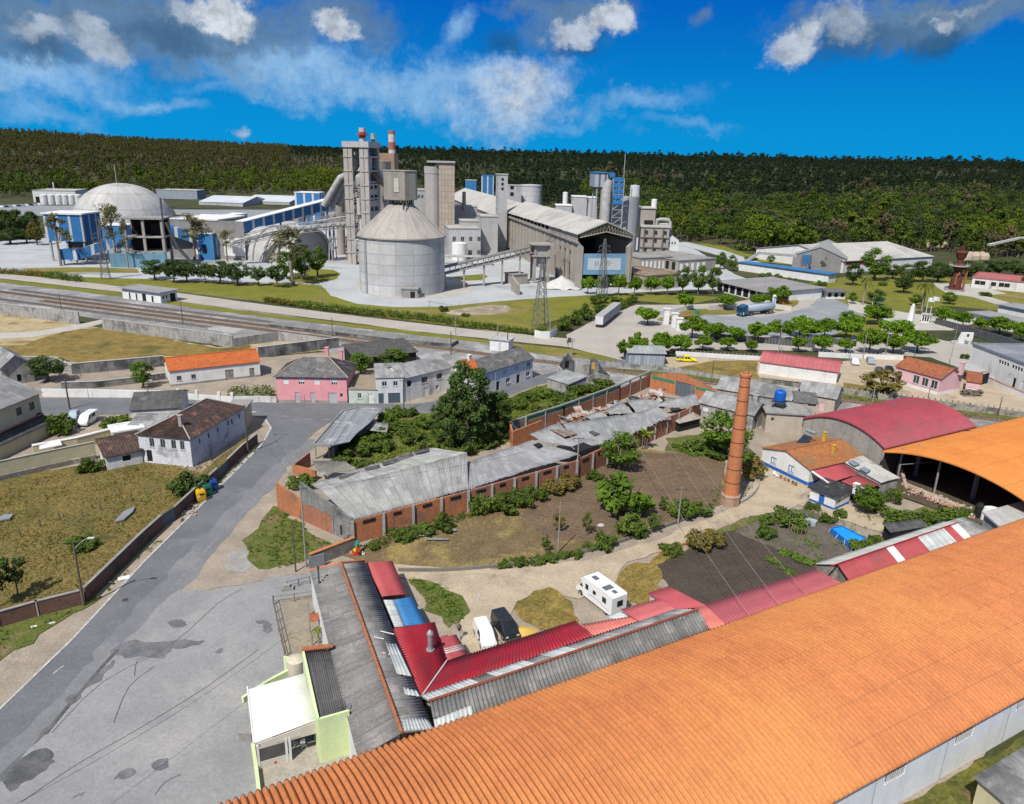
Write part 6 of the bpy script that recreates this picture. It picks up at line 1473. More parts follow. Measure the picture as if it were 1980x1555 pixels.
hs_('old_white_house','old white house of painted blocks with a sooty hipped tile roof beside the road','house',(373,904),(476,836),9.5,5.2,M('painted_blocks',(.70,.71,.73),(.60,.61,.63),sc=.4,c3=(.33,.34,.36),sc3=.3,pat=('brick',.9,.45,(.52,.53,.55),.1),streak=(1.,.5,(.27,.27,.28)),grain=.12),TILE_DK,'hip',rise=2.4,ov=.3,hl=4.2,ops=lambda L,D:{'front':[(L*f,L*f+.45,3.3,4.2,'dark')for f in(.14,.30,.46,.66,.88)]+[(L*.73,L*.76,3.2,4.2,'dark')],'left':[(1.2,2.2,.3,2.4,'dark'),(2.,2.9,3.,4.6),(4.,4.9,3.,4.6),(6.,6.9,3.,4.6),(7.6,8.4,3,4.6)]},opm={'win':M('grey_frame',(.35,.36,.37))},cap=M('pale_mortar_ridge',(.38,.34,.31)),chim=[(2.2,2.8,6.2,8.2,.55,M('pinkish_chimney',(.46,.35,.31),(.36,.28,.25)))],)
hs_('gable_annex','grey corrugated gable roof annex behind the old white house','house',tuple(G(258,828)),tuple(G(352,822)),11,3.6,Wo,FIBRE_DK,'gable',rise=1.8,ov=.3)
hs_('lean_to','low lean-to with a pale grey sheet roof left of the old white house','shed',tuple(G(246,858)),tuple(G(306,858)),6,2.6,CREAM,Fb,'shed',rise=.9,ov=.3,ops=lambda L,D:{'front':[(L*.2,L*.45,1.2,1.9,'dark')]})
hs_('cream_annex','little cream flat-roofed annex at the street end of the old white house','building',tuple(G(476,832)),tuple(G(489,815)),3.2,4.4,CREAM,CONC,'flat',parapet=.1)
hs_('shed','small white shed with a mossy brown tile roof in the rough field','shed',tuple(G(208,910)),tuple(G(277,896)),5.4,2.4,Wo,TILE_DK,'shed',rise=1.3,ov=.35,per=.42,amp=.05,ops=lambda L,D:{'front':[(L*.45,L*.68,1.,2.,'dark')]})
hs_('wood_store','tumbledown open store with a tilted sheet roof beside the old white house','shed',tuple(G(285,893)),tuple(G(330,888)),4,1.9,DARK,FIBRE_PALE,'shed',rise=1.2,ov=.2)
hs_('flat_store','low cream store with a white flat roof between garden wall and lean-to','building',tuple(G(224,866)),tuple(G(280,856)),4,2.9,CREAM,Wt,'flat',parapet=.15,ops=lambda L,D:{'front':[(L*.55,L*.7,1.4,1.9,'dark')]})
t=tg('flat_canopy','white slab roof lying beyond the cream garden wall','roof',G(76,878));m=MB(True)
m.sheet(G(76,862,2.3),G(116,850,2.3),G(120,860,2.2),G(76,869,2.2),0,th=.15);m.B('slab',Wt,t);m=MB(True);g=G(95,876);m.bar(g,(g.x,g.y,2.2),.25);m.B('post',CONC,t)
t=tg('roadside_shelter','long grey shelter roof on posts at the road junction','shelter',G(640,868))
q=[G(605,861,3.2),G(662,796,3.2),G(693,789,3.2),G(740,789,3.2),G(716,817,3.2),G(690,838,3.2),G(676,854,3.2),G(640,862,3.2)]
m=MB(True);m.prism([(p.x,p.y)for p in q],3.1,3.25);m.B('roof',M('shelter_roof',(.31,.33,.35),(.25,.265,.28),sc=.25,pat=('plank',.5),c3=(.4,.41,.42),sc3=.3,grain=.12),t)
m=MB(True)
for a,b in zip(q[:4],q[1:4]):m.bar(Vc((a.x,a.y,3.2)),Vc((b.x,b.y,3.2)),.3,.5)
m.bar(Vc((q[0].x,q[0].y,3.2)),Vc((q[7].x,q[7].y,3.2)),.3,.5);m.B('fascia',CONC,t);m=MB(True)
for x,y in((611,888),(637,886),(668,815),(688,808)):g=G(x,y);m.bar(g,(g.x,g.y,3.1),.22)
m.E('post',CONC,t);m=MB(True);m.wall(G(690,850),G(722,826),3.0,None,.2);m.wall(G(645,886),G(690,850),3.0,None,.2);m.B('back_wall',Wg,t)
t=tg('broken_roof','small grey broken roof sheet lying against the shelter','roof',G(730,840));m=MB(True);m.sheet(G(722,816,2.3),G(752,818,2.2),G(748,836,1.8),G(715,832,2.),.3,.03,th=.08);m.B('sheet',Fb,t);m=MB(True);g=G(735,842);m.bar(g,(g.x,g.y,1.9),.25);m.B('post',CONC,t)
# ------ right of the crossing
hs_('metal_shed','grey sheet-metal shed open to the right, next to the yellow pickup','shed',(1214,706),(1284,708),9.6,3.3,M('grey_sheet',(.40,.44,.47),(.35,.39,.42),sc=.3,pat=('plank',.8),grain=.08),M('green_grey_roof',(.36,.385,.36),(.30,.325,.31),sc=.25,pat=('corr',.3,3.5,.2),grain=.1),'gable',rise=.7,ov=.4,ops={'right':[(.6,8.8,.02,3.2,'hole')]})
hs_('red_roof_barn','white barn with a dusty red sheet roof in the station yard','barn',(1467,723),(1616,744),9,3.2,Wt,M('dusty_red_roof',(.45,.135,.14),(.39,.115,.12),sc=.3,pat=('corr',.35,30,.08),grain=.07),'gable',rise=1.9,ov=.3,per=.5,amp=.05)
hs_('pink_school','long pink single-storey house with an orange tile roof and white-framed windows','house',(1727,740),(1812,765),8.2,4.2,PALEPINK,TILE_RED,'gable',rise=1.9,ov=.35,ops=lambda L,D:{'front':[(L*.42,L*.56,1.3,3.3),(L*.62,L*.76,1.3,3.3),(L*.82,L*.96,1.3,3.3),(L*.05,L*.16,0,3.2,'dark')]},chim=[(L_,y_,4.5,7.4,.9,PALEPINK)for L_,y_ in((12.0,6.6),)],plinth=(Wt,.8))
hs_('pink_annex','low pink annex with a white arch at the right end of the pink house','building',tuple(G(1864,762)),tuple(G(1890,766)),7,3.2,PALEPINK,TILE_RED,'shed',rise=.8,ov=.3,ops=lambda L,D:{'front':[(L*.15,L*.75,0,1.8,'shut')]})
t=tg('log_pile','dark pile of stacked stones in front of the pink annex','pile',G(1878,766));m=MB();rnd=random.Random(5)
for k in range(60):x,y,z_=rnd.uniform(-2.2,2.2),rnd.uniform(-.8,.8),rnd.uniform(.1,1.5);m.box(x-.3,y-.25,z_-.15,x+.3,y+.25,z_+.15)
tag(m.B('stones',M('dark_stone',(.16,.13,.11),(.24,.2,.17),sc=1.5,grain=.25),t),kind='stuff')
hs_('grey_works','big dirty-white works building with a grey felt roof at the right edge','building',(1871,712),(2012,772),16,6.6,M('works_white',(.76,.75,.72),(.68,.67,.64),sc=.3,c3=(.5,.49,.46),sc3=.2,t3=(.56,.7),streak=(1.,.4,(.34,.335,.32)),grain=.08),M('blue_felt_roof',(.25,.275,.30),(.21,.23,.25),sc=.15,pat=('seam',5.,6.,.12,(.17,.18,.2)),grain=.1),'flat',parapet=.35,ov=.25,ops=lambda L,D:{'front':[(L*.40+k*1.0,L*.40+k*1.0+.8,4.4,5.3,'dark')for k in range(4)]+[(L*.58+k*1.0,L*.58+k*1.0+.8,4.4,5.3,'dark')for k in range(4)]+[(L*.77+k*1.1,L*.77+k*1.1+.8,3.6,4.5,'dark')for k in range(3)]+[(L*.74,L*.8,0,2.4,'door'),(L*.63,L*.67,0,2.4,'dark')]})
t=tg('flat_carport','pale flat canopy roof on a dark wall, between the pink house and the grey works','carport',G(1880,735));m=MB(True)
q=[G(1843,706,3),G(1872,703,3),G(1909,718,3),G(1884,722,3)];m.prism([(p.x,p.y)for p in q],2.8,3.1);m.B('roof',Cp,t);m=MB(True);m.wall(G(1885,748),G(1908,742),2.8,None,.2);m.B('wall',DARK,t)
hs_('stone_house','grey-roofed house of bare render, left of the pair beside the tracks','house',(1384,776),(1530,801),8,3.0,Wg,Fb,'gable',rise=1.8,ov=.3)
hs_('stone_house','small grey-roofed house with a pink door, right of the pair beside the tracks','house',(1541,787),(1611,800),7,3.4,M('beige_render',(.46,.40,.335),(.40,.345,.29),sc=.4,streak=(1.,.4,(.25,.22,.19)),grain=.12),Fb,'gable',rise=1.9,ov=.35,ops=lambda L,D:{'front':[(L*.6,L*.74,0,2.,'door')]},opm={'door':PALEPINK})
hs_('render_house','grey rendered house with a corrugated roof behind the brick chimney','house',(1349,808),(1453,834),6.5,3.4,Wg,Fb,'gable',rise=1.7,ov=.3,ops=lambda L,D:{'front':[(L*.08,L*.18,1.8,2.7,'shut'),(L*.30,L*.42,1.7,2.6)],'right':[(1.5,2.4,0,2.2,'dark')]},chim=[(10.2,4.2,4.,6.2,.9,Wg)])
hs_('courtyard_block','beige rendered block with steps under the blue water tank','building',tuple(G(1478,836)),tuple(G(1566,842)),7,4.2,MATS['beige_render'],CONC,'flat',parapet=.2,ops=lambda L,D:{'front':[(L*.8,L*.9,1.6,3.6,'dark'),(L*.1,L*.18,2.4,3.2,'tinywin')]})
hs_('roof_shed','little shed with a mottled grey tile roof above the courtyard steps','shed',tuple(G(1532,818)),tuple(G(1572,822)),4,4.6,MATS['beige_render'],TILE_GREY,'shed',rise=.9,ov=.4)
p=G(1500,826);t=tg('water_tank','bright blue plastic water tank on a tall pipe frame','tank',p,R(-35));zt=HZ(p,776)
m=MB();m.lathe((0,0,0),[(.2,zt+.05),(1.05,zt+.2),(1.15,zt+.9),(1.12,zt+1.95),(.9,zt+2.2),(.4,zt+2.25),(.4,zt+2.4),(.05,zt+2.4)],20);m.B('tank_body',M('blue_plastic',(.01,.12,.50),(.01,.10,.42),rough=.4,grain=.05),t)
m=MB()
for x in(-.9,.9):
 for y in(-.9,.9):m.bar((x*1.3,y*1.3,0),(x,y,zt),.12)
m.E('leg',Dk,t);m=MB();m.box(-1.3,-1.3,zt-.1,1.3,1.3,zt+.04)
for k in range(3):m.bar((-1.1,-1.1,zt*.25*(k+1)),(1.1,-1.1,zt*.25*(k+1)),.08)
m.B('platform',Dk,t)
hs_('warehouse','long low white warehouse with twin pale roofs at the edge of the wood','warehouse',tuple(G(1628,528)),tuple(G(1800,517)),60,6,Wt,Dr,'gable',rise=5,ov=.6,ops=lambda L,D:{'front':[(L*.0+.5,L*.36,3.6,5.4,'shut')]},opm={'shut':M('wine_red_band',(.28,.03,.05),(.24,.03,.045))})
hs_('warehouse','grey warehouse with a shallow gable left of the long white warehouse','warehouse',tuple(G(1530,520)),tuple(G(1632,528)),50,7,M('grey_cladding',(.3,.3,.3)),M('grey_green_roof',(.30,.31,.29),(.25,.26,.25),sc=.1),'gable',rise=5,ov=.4,ridge='y')
hs_('blue_canopy_walk','long low white building under a bright blue flat roof','building',tuple(G(1428,523)),tuple(G(1600,548)),7,4.2,Wt,Bs2,'flat',parapet=.1,ov=.7)
hs_('canopy','big low grey canopy roof on white piers beside the lawn','canopy',tuple(G(1384,562)),tuple(G(1475,585)),30,4.,Wt,M('canopy_roof',(.30,.285,.28),(.25,.24,.235),sc=.1,pat=('seam',1.2,60,.15,(.26,.25,.24)),grain=.08),'shed',rise=.5,ov=1.,ops=lambda L,D:{'front':rw(L,7,L/9,.3,3.6,.6,'dark')})
t=tg('batching_plant','blue silo group of a small batching plant with a slanting belt, by the warehouses','plant',G(1556,525));p=G(1556,525);m=MB()
for x in(-1.7,0,1.7):m.lathe((x,0,0),[(.3,2.5),(.75,4),(.75,HZ(p,493)),(.1,HZ(p,492))],10)
m.B('silo',Bs2,t);m=MB();[m.bar((x,y,0),(x,y,7),.3)for x in(-2.4,2.4)for y in(-1.,1.)];m.E('leg',M('rusty_leg',(.3,.17,.1)),t)
m=MB();m.bar((-24,2,8.5),(-5,1,7.6),1.4,1.2);m.bar((-34,2,1),(-24,2,8.5),1.4,1.2);m.B('belt',Sd,t)
hs_('gatehouse','small white gatehouse with a dark flat overhanging roof on the park lawn','gatehouse',tuple(G(1597,579)),tuple(G(1634,579)),6,3.2,Wt,M('dark_felt',(.16,.155,.15),(.13,.125,.12)),'flat',parapet=.1,ov=1.2,ops=lambda L,D:{'front':rw(L,3,1.6,.9,2.6,.6,'dark')})
hs_('club_house','white flat building with a red and white roof beside the park, at the right edge','building',tuple(G(1877,556)),tuple(G(1995,568)),22,4.6,Wo,M('red_flat_roof',(.42,.14,.13),(.36,.12,.115),sc=.15),'flat',parapet=.5,ov=.3,ops=lambda L,D:{'front':[(L*f,L*f+2.,1.6,3.4,'dark')for f in(.05,.14,.32,.45,.54,.86)]})
for k,(x0,y0,x1,y1)in enumerate(((1872,622,1990,650),(1928,606,2020,625))):
 hs_('low_flat_house',('low white house with a grey flat roof behind the long black-grey wall','low white house with a grey flat roof at the edge of the park lawn')[k],'house',tuple(G(x0,y0)),tuple(G(x1,y1)),9,3.4,Wt,M('grey_felt_roof',(.3,.3,.3)),'flat',parapet=.1,ov=.8)
p=G(1845,562);s=mpp(p);t=tg('kiln_monument','rust-red iron kiln standing as a monument on the paved court','monument',p,R(10));H_=HZ(p,476)
m=MB();m.lathe((0,0),[(2.5,.6),(2.2,H_*.28),(1.7,H_*.31),(1.75,H_*.54),(2.5,H_*.56),(2.5,H_*.59),(1.3,H_*.61),(1.2,H_*.7),(2.0,H_*.76),(2.2,H_*.83),(2.5,H_*.85),(2.5,H_*.87),(.7,H_*.9),(.7,H_*.96),(.9,H_)],16);m.B('furnace',RUSTRED,t)
m=MB();m.lathe((0,0),[(4.2,0),(4.2,.6)],16);m.B('base',CONC,t);m=MB();m.lathe((0,0),[(4.,H_*.555),(4.,H_*.575)],16)
for k in range(12):a=k*.5236;m.bar((3.9*math.cos(a),3.9*math.sin(a),H_*.57),(3.9*math.cos(a),3.9*math.sin(a),H_*.57+1.2),.1)
m.B('gallery',Sd,t);m=MB();m.bar((2.4,-2,.6),(2.6,-2,H_*.55),.7);m.tube([(-2.2,-2.2,3),(-2.2,-2.6,H_*.36),(-1.2,-2.6,H_*.42)],.35,7);m.B('pipe',RUSTPIPE,t)
t=tg('wooden_ramp','pale raised conveyor ramp among the trees at the right edge','conveyor',at(1905,500,473));m=MB(True);m.bar(at(1905,500,474),at(1965,500,460),2,1.2);m.bar(at(1965,500,460),at(2010,502,459),2,1.2);m.B('gallery',Cp,t);m=MB(True);m.bar(G(1966,500),at(1966,500,461),.8);m.B('trestle',CONC,t)
# ------ the barrel-vaulted roofs
ORANGE=M('orange_roof_paint',(.60,.218,.072),(.535,.185,.064),sc=.3,c3=(.605,.245,.076),sc3=.035,t3=(.42,.62),rough=.65,grain=.16,gsc=14,pat=('corr',.525,3.1,.10,.525),streak=(3.2,.38,(.30,.10,.05)))
ORANGE2=M('amber_roof_paint',(.64,.235,.05),(.58,.20,.045),sc=.2,rough=.55,grain=.08,pat=('corr',.62,5.,.08,.62),streak=(1.6,.3,(.40,.14,.035)))
REDARCH=M('crimson_roof_paint',(.34,.055,.075),(.30,.048,.065),sc=.2,rough=.55,grain=.1,c3=(.25,.06,.07),sc3=.1,pat=('corr',.66,5.,.08,.66),streak=(1.5,.35,(.2,.05,.055)))
def barrel(t,p0,ax,span,rise,L,per,amp,mat,name='roof',n=40,th=.12,sharp=.55,dips=0.,k=10):

 ax=Vc(ax);nx=Vc((ax.y,-ax.x,0));Rr=(span*span/4+rise*rise)/(2*rise);zc=rise-Rr
 a0=math.asin(span/2/Rr);nu=int(L/per)*k
 m=MB(True)
 ids=[]
 for j in range(n+1):
  a=-a0+2*a0*j/n;row=[]
  for i in range(nu+1):
   x=i/k;f=x-math.floor(x)
   h=amp*(2*abs(math.sin(math.pi*f))**sharp-1)
   if dips:h+=dips*noise.noise((i*.011,j*.16,2))
   r=Rr+h
   q=p0+ax*(i/k*per)+nx*(span/2+r*math.sin(a));q.z=p0.z+zc+r*math.cos(a)
   row.append(m.P(q))
  ids.append(row)
 arc=2*a0*Rr
 for j in range(n):
  for i in range(nu):
   uv=[(x/k*per,y/n*arc)for x,y in((i,j),(i,j+1),(i+1,j+1),(i+1,j))]
   m.idx([ids[j][i],ids[j+1][i],ids[j+1][i+1],ids[j][i+1]],uv,True)
 jd=[[m.P(p0+ax*(i*L0)+nx*(span/2+(Rr-amp-th)*math.sin(-a0+2*a0*j/n))+Vc((0,0,zc+(Rr-amp-th)*math.cos(-a0+2*a0*j/n))))for i,L0 in((0,0),(1,nu/k*per))]for j in range(n+1)]
 for j in range(n):m.idx([jd[j][0],jd[j][1],jd[j+1][1],jd[j+1][0]],[(0,0),(1,0),(1,1),(0,1)],True)
 for j in range(n):
  m.idx([ids[j][0],jd[j][0],jd[j+1][0],ids[j+1][0]]);m.idx([ids[j+1][nu],jd[j+1][1],jd[j][1],ids[j][nu]])
 for i in range(nu):
  for jj,s in((0,1),(n,-1)):
   a,b=ids[jj][i],ids[jj][i+1];c=m.P(m.v[a]-Vc((0,0,th)));d=m.P(m.v[b]-Vc((0,0,th)))
   m.idx([a,b,d,c]if s>0 else[b,a,c,d])
 return m.B(name,mat,t)
ax=Vc((math.cos(R(29.0)),math.sin(R(29.0)),0));nx=Vc((ax.y,-ax.x,0))
e0=G(830,1410,5.0)
s0=-24.;p0=e0+ax*s0;p0.z=4.9;SPAN=20.6
t=tg('workshop_hall','huge hall under an orange ribbed barrel roof filling the lower right','hall',(p0.x,p0.y,0))
barrel(t,p0,ax,SPAN,2.3,130,.525,.17,ORANGE,dips=.03,n=44,sharp=.75,k=8)
m=MB(True);b0=p0+nx*(SPAN-.3);b0.z=0
wops=[(8+9.35*k,10.6+9.35*k,3.15,4.25,'bars')for k in range(0,13)]
m.ow((p0.x+nx.x*.3+ax.x*130,p0.y+nx.y*.3+ax.y*130,0),(-ax.x,-ax.y,0),130,4.6);m.ow(b0,(ax.x,ax.y,0),130,4.62,wops)
m.B('wall',M('white_rough_render',(.78,.80,.82),(.72,.74,.76),sc=.3,streak=(.5,.35,(.42,.44,.46)),grain=.06),t)
for w in wops:
 q=WM[t.name].inverted()@b0;opg(t,q,(ax.x,ax.y,0),w,M('window_bars_white',(.62,.62,.60),(.5,.5,.48)))
m=MB(True)
for k in range(0,11):q=b0+ax*(16.2+9.35*k)+nx*.02;m.bar(q,q+Vc((0,0,4.3)),.05)
m.B('wall_joint',M('wall_joint',(.3,.32,.34)),t)
r0,r1=G(1555,808,5),G(1704,870,5);sp=(r1-r0).dot(nx)
t=tg('red_vault_hall','hall with a crimson ribbed barrel roof behind the blue and white house','hall',(r0.x,r0.y,0))
q0=r0-ax*.3;barrel(t,q0,ax,sp,2.4,26.5,.66,.14,REDARCH,n=32,sharp=.9)
m=MB(True);n=20;Rr=(sp*sp/4+2.4*2.4)/4.8;arc=[(sp*i/n,5+2.4-Rr+math.sqrt(max(0,Rr*Rr-(sp*i/n-sp/2)**2))-.18)for i in range(n+1)]
o=Vc((r0.x,r0.y,0))
m.ow(o,nx,sp,4.8,top=[(u,max(4.81,z_))for u,z_ in arc]);m.ow(o+nx*(sp-.2),ax,26,4.8);m.ow(o+ax*26+nx*.2,-ax,26,4.8)
m.B('wall',M('vault_gable_render',(.36,.33,.285),(.29,.27,.235),sc=.3,c3=(.22,.205,.185),sc3=.2,streak=(.8,.6,(.17,.16,.145)),grain=.15),t)
a0=r1+nx*.5;a0.z=5.0;a1=G(1990,969,5.0);sp2=25.
t=tg('amber_vault_hall','open-fronted hall under an amber ribbed barrel roof at the right edge','hall',(a0.x,a0.y,0))
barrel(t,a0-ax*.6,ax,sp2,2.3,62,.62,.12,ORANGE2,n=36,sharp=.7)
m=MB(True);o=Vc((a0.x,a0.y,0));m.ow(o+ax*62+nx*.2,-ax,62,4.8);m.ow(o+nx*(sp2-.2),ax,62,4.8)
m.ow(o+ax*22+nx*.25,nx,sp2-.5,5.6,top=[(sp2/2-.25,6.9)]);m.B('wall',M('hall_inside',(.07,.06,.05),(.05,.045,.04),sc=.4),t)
m=MB(True)
for f in(.10,.36):q=o+nx*(sp2*f)+ax*1.2;m.bar(q,q+Vc((0,0,6.2)),.22)
for f in(.1,.5,.9):q=o+nx*(sp2*f)+ax*6;m.bar(q,q+Vc((0,0,6.)),.5)
m.E('column',CONC,t);m=MB(True);q=o+nx*4.6-ax*2.2;m.bar(q,q+Vc((0,0,4.6)),.14);m.bar(q+Vc((0,0,4.6)),q+ax*7+nx*1.+Vc((0,0,4.2)),.1);m.B('pipe_frame',Mt,t)
w=[o-ax*5.0+nx*1.0,o+ax*22+nx*.4,o+ax*22+nx*(sp2-.4),o-ax*1.+nx*(sp2-.4)]
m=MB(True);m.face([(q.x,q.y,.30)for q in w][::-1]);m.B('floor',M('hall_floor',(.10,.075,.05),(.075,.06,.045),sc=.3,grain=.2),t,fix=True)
wrn('broken_wall','crumbled brick corner post between the crimson and amber barrel roofs',[(1712,902),(1724,905)],4.6,Wg,1.2,h2=3.2)
wrn('broken_wall','broken brick wall stub in front of the dark open hall',[(1722,904),(1740,925),(1752,948)],2.8,M('broken_brick',(.46,.27,.18),(.36,.31,.27),sc=1.2,grain=.25),.5,h2=.5)
wrn('low_wall','low pale sill wall along the open front of the dark hall',[(1745,940),(1830,975),(1915,1010)],.7,M('yellowish_sill',(.42,.37,.24),(.33,.30,.24),sc=.6,grain=.15),.8)
t=tg('brick_rubble','long heap of broken pink and orange bricks before the dark open hall','rubble',G(1840,985));m=MB(True);rnd=random.Random(9)
for k in range(330):
 f=rnd.random();g=G(1770+f*128,950+f*52);q=g-ax*rnd.gauss(.9,.8);s=rnd.uniform(.1,.3);m.X=Mx.Translation((q.x,q.y,rnd.uniform(.08,.75)))@Mx.Rotation(rnd.uniform(0,3),4,(rnd.random(),rnd.random(),rnd.random()));m.box(-s,-s*.6,-s*.5,s,s*.6,s*.5)
m.X=None;tag(m.B('bricks',M('rubble_brick',(.50,.24,.15),(.46,.36,.30),sc=.9,c3=(.55,.50,.45),sc3=.6,t3=(.5,.6),grain=.25),t),kind='stuff')
# ------ roofs given by their corners
def pt(par,quad,mat,per=.18,amp=.03,name='roof',th=.06,nv=3,sag=0.,ragged=0.,prof='sin',up=0.):
 q=[G(x,y,z_)+Vc((0,0,up))for x,y,z_ in quad]
 m=MB(True);m.sheet(*q,per,amp,nv=nv,th=th,sag=sag,ragged=ragged,prof=prof);return m.B(name,mat,par)
def skr(par,quad,mat,name='wall',inset=.25,drop=.12,base=0.):
 q=[G(x,y,z_)for x,y,z_ in quad];c=sum(q,Vc())/4;r=[]
 for p in q:
  d=Vc((c.x-p.x,c.y-p.y,0));r.append(p+d.normalized()*inset*1.3)
 m=MB(True);m.prism([(p.x,p.y)for p in r],base,[p.z-drop for p in r]);return m.B(name,mat,par)
def lean(name,label,cat,quad,roofm,wallm,per=.18,amp=.03,prof='sin',group=None,sag=0.,inset=.25,nv=3,th=.06):
 c=sum((G(x,y,z_)for x,y,z_ in quad),Vc())/4
 t=tg(name,label,cat,(c.x,c.y,0),0,group)
 pt(t,quad,roofm,per,amp,prof=prof,sag=sag,nv=nv,th=th)
 if wallm:skr(t,quad,wallm,inset=inset)
 return t
OCHRE=M('ochre_render',(.50,.36,.22),(.42,.31,.20),sc=.4,c3=(.33,.27,.2),sc3=.3,grain=.14)
t=tg('long_house','long house with a two-sided grey corrugated roof and an orange ridge, lower middle','house',G(690,1280))
Lq=[(659,1089,5.6),(777,1417,5.6),(692,1468,4.2),(599,1103,4.2)];Rq=[(777,1417,5.6),(659,1089,5.6),(705,1084,4.2),(839,1412,4.2)]
a,b,c,d=Lq
def mid(p,q,f):return tuple(p[i]+(q[i]-p[i])*f for i in range(3))
LGREY=M('long_roof_sheets',(.29,.275,.265),(.225,.215,.21),sc=.4,c3=(.20,.19,.185),sc3=.5,t3=(.5,.64),pat=('corr',.18,1.6,.2),streak=(2.4,.6,(.10,.098,.096)),grain=.18)
LDARK=M('long_roof_dark_sheets',(.31,.30,.29),(.24,.232,.228),sc=.4,c3=(.14,.13,.125),sc3=.3,t3=(.55,.68),pat=('corr',.18,1.6,.4),grain=.2)
ro=pt(t,Lq,LGREY,.38,.1,nv=2);pt(t,Rq,LDARK,.38,.09,nv=2)
skr(t,[Lq[0],Lq[1],Lq[2],Lq[3]],Wt,inset=.3);skr(t,[Rq[0],Rq[1],Rq[2],Rq[3]],OCHRE,inset=.3)
def ptb(par,a,b,r,mat,name,n=7,up=.05,bump=0):
 m=MB(True);p,q=G(*a)+Vc((0,0,up)),G(*b)+Vc((0,0,up));k=max(1,int((q-p).length/.42))if bump else 1
 for i in range(k):
  u,v=p.lerp(q,i/k),p.lerp(q,(i+1)/k);m.tube([u-(v-u)*.06,v],[r*1.12,r*.9]if bump else r,n)
 return m.B(name,mat,par)
RTILE=M('ridge_tiles',(.42,.15,.065),(.30,.11,.055),sc=1.2,c3=(.2,.11,.075),sc3=.8,grain=.25)
ptb(t,(659,1089,5.6),(777,1417,5.6),.17,RTILE,'ridge_cap',bump=1);ptb(t,(599,1103,4.2),(659,1089,5.6),.14,M('verge_tiles',(.55,.20,.07),(.45,.16,.06),sc=1.),'verge_tiles',bump=1);ptb(t,(659,1089,5.6),(705,1084,4.2),.12,M('verge_tiles',(.5,.2,.07)),'verge_tiles',bump=1)
for q in([(746,1245,4.75),(767,1248,4.47),(796,1310,4.47),(768,1305,4.9)],[(772,1388,5.25),(826,1393,4.42),(839,1412,4.2),(777,1417,5.6)],[(780,1331,4.85),(806,1338,4.45),(812,1349,4.45),(784,1345,4.85)]):
 pt(t,q,Tl,.38,.03,'roof_sheet',up=.15)
for x0,y0,x1,y1,zz in((737,1223,762,1229,4.9),(738,1264,754,1268,5.0),(720,1233,742,1238,5.2)):ptb(t,(x0,y0,zz),(x1,y1,zz-.3),.06,Wt,'loose_batten',n=5,up=.14)
m=MB(True);g=G(617,1128,4.55);m.tube([g-Vc((0,0,.3)),g+Vc((0,0,1.9))],.09,8);m.tube([g+Vc((0,0,1.9)),g+Vc((0,0,2.1))],.15,8);m.B('stove_pipe',Dk,t)
Q=[(589,1260,4.5),(643,1255,4.2),(670,1372,4.2),(615,1388,4.5)]
t=tg('lime_house','lime green walled house with a dark grey roof behind the white canopy','house',G(640,1400));pt(t,[Q[1],Q[0],Q[3],Q[2]],M('dark_corrugated',(.14,.136,.136),(.11,.108,.108),sc=.4,c3=(.12,.11,.105),sc3=.3,pat=('corr',.18,1.6,.3),grain=.15),.2,.028)
W_=[G(x,y)for x,y in((617,1460),(677,1446))]
skr(t,Q,MINT,inset=.12)
m=MB(True);zt=4.75
pts=[G(586,1258,zt),G(615,1390,zt),G(675,1373,zt)]
for a_,b_ in zip(pts,pts[1:]):m.wall(a_,b_,zt,None,.22)
m.B('parapet_wall',MINT,t);ptb(t,(584,1257,4.7),(644,1250,4.7),.26,RTILE,'parapet_tiles',bump=1)
m=MB(True);g=G(668,1372,4.6);m.bar(g,g+Vc((0,0,.9)),.06);m.bar(g+Vc((-.7,-.15,.25)),g+Vc((.3,0,.3)),.05);m.bar(g+Vc((-.3,-.1,.5)),g+Vc((.1,0,-.8)),.05);m.B('antenna',Dk,t)
m=MB(True);m.tube([G(673,1380,4.4)+nx*.2,G(673,1380,4.4)+nx*.2-Vc((0,0,4.2))],.06,6);m.B('drain_pipe',M('yellow_pipe',(.6,.6,.12)),t)
Q=[(589,1301,3.6),(611,1392,3.6),(491,1437,2.9),(479,1333,2.9)]
t=tg('terrace_canopy','white terrace canopy with a glazed front screen beside the lime green house','canopy',G(540,1440));pt(t,Q,M('white_panel_roof',(.74,.74,.71),(.67,.67,.645),sc=.4,c3=(.62,.61,.57),sc3=.3,grain=.05),.38,.018,prof='abs',th=.08)
ptb(t,(479,1333,2.9),(491,1437,2.9),.09,Wt,'gutter',up=-.02)
f0,f1=G(496,1439,2.85),G(612,1394,3.55);f0=Vc((f0.x,f0.y,0));f1=Vc((f1.x,f1.y,0));fd=(f1-f0).normalized();FL=(f1-f0).length
PNL=M('beige_panel',(.60,.55,.47),(.54,.49,.42),sc=.6,grain=.05)
q=WM[t.name].inverted()@f0;X=Mx(((fd.x,-fd.y,0,q.x),(fd.y,fd.x,0,q.y),(0,0,1,0),(0,0,0,1)))
m=MB();m.X=X;u=FL*.53;m.box(.1,-.04,.05,u,.04,.95);m.box(.1,-.04,2.3,FL,.04,2.55);m.prism([(0.1,-.04),(FL,-.04),(FL,.04),(.1,.04)],2.55,[2.85,3.5,3.5,2.85]);m.B('front_panel',PNL,t)
m=MB();m.X=X
for x in(.05,u-.3,u):m.box(x-.1,-.07,0,x+.1,.07,2.7)
m.box(-.05,-.07,0,u+.1,.07,.08);m.B('frame',Wt,t)
m=MB();m.X=X;m.box(.2,-.015,.95,u-.4,.015,2.3);m.B('pane',glass('smoked_glass',(.05,.05,.05)),t)
m=MB();m.X=X
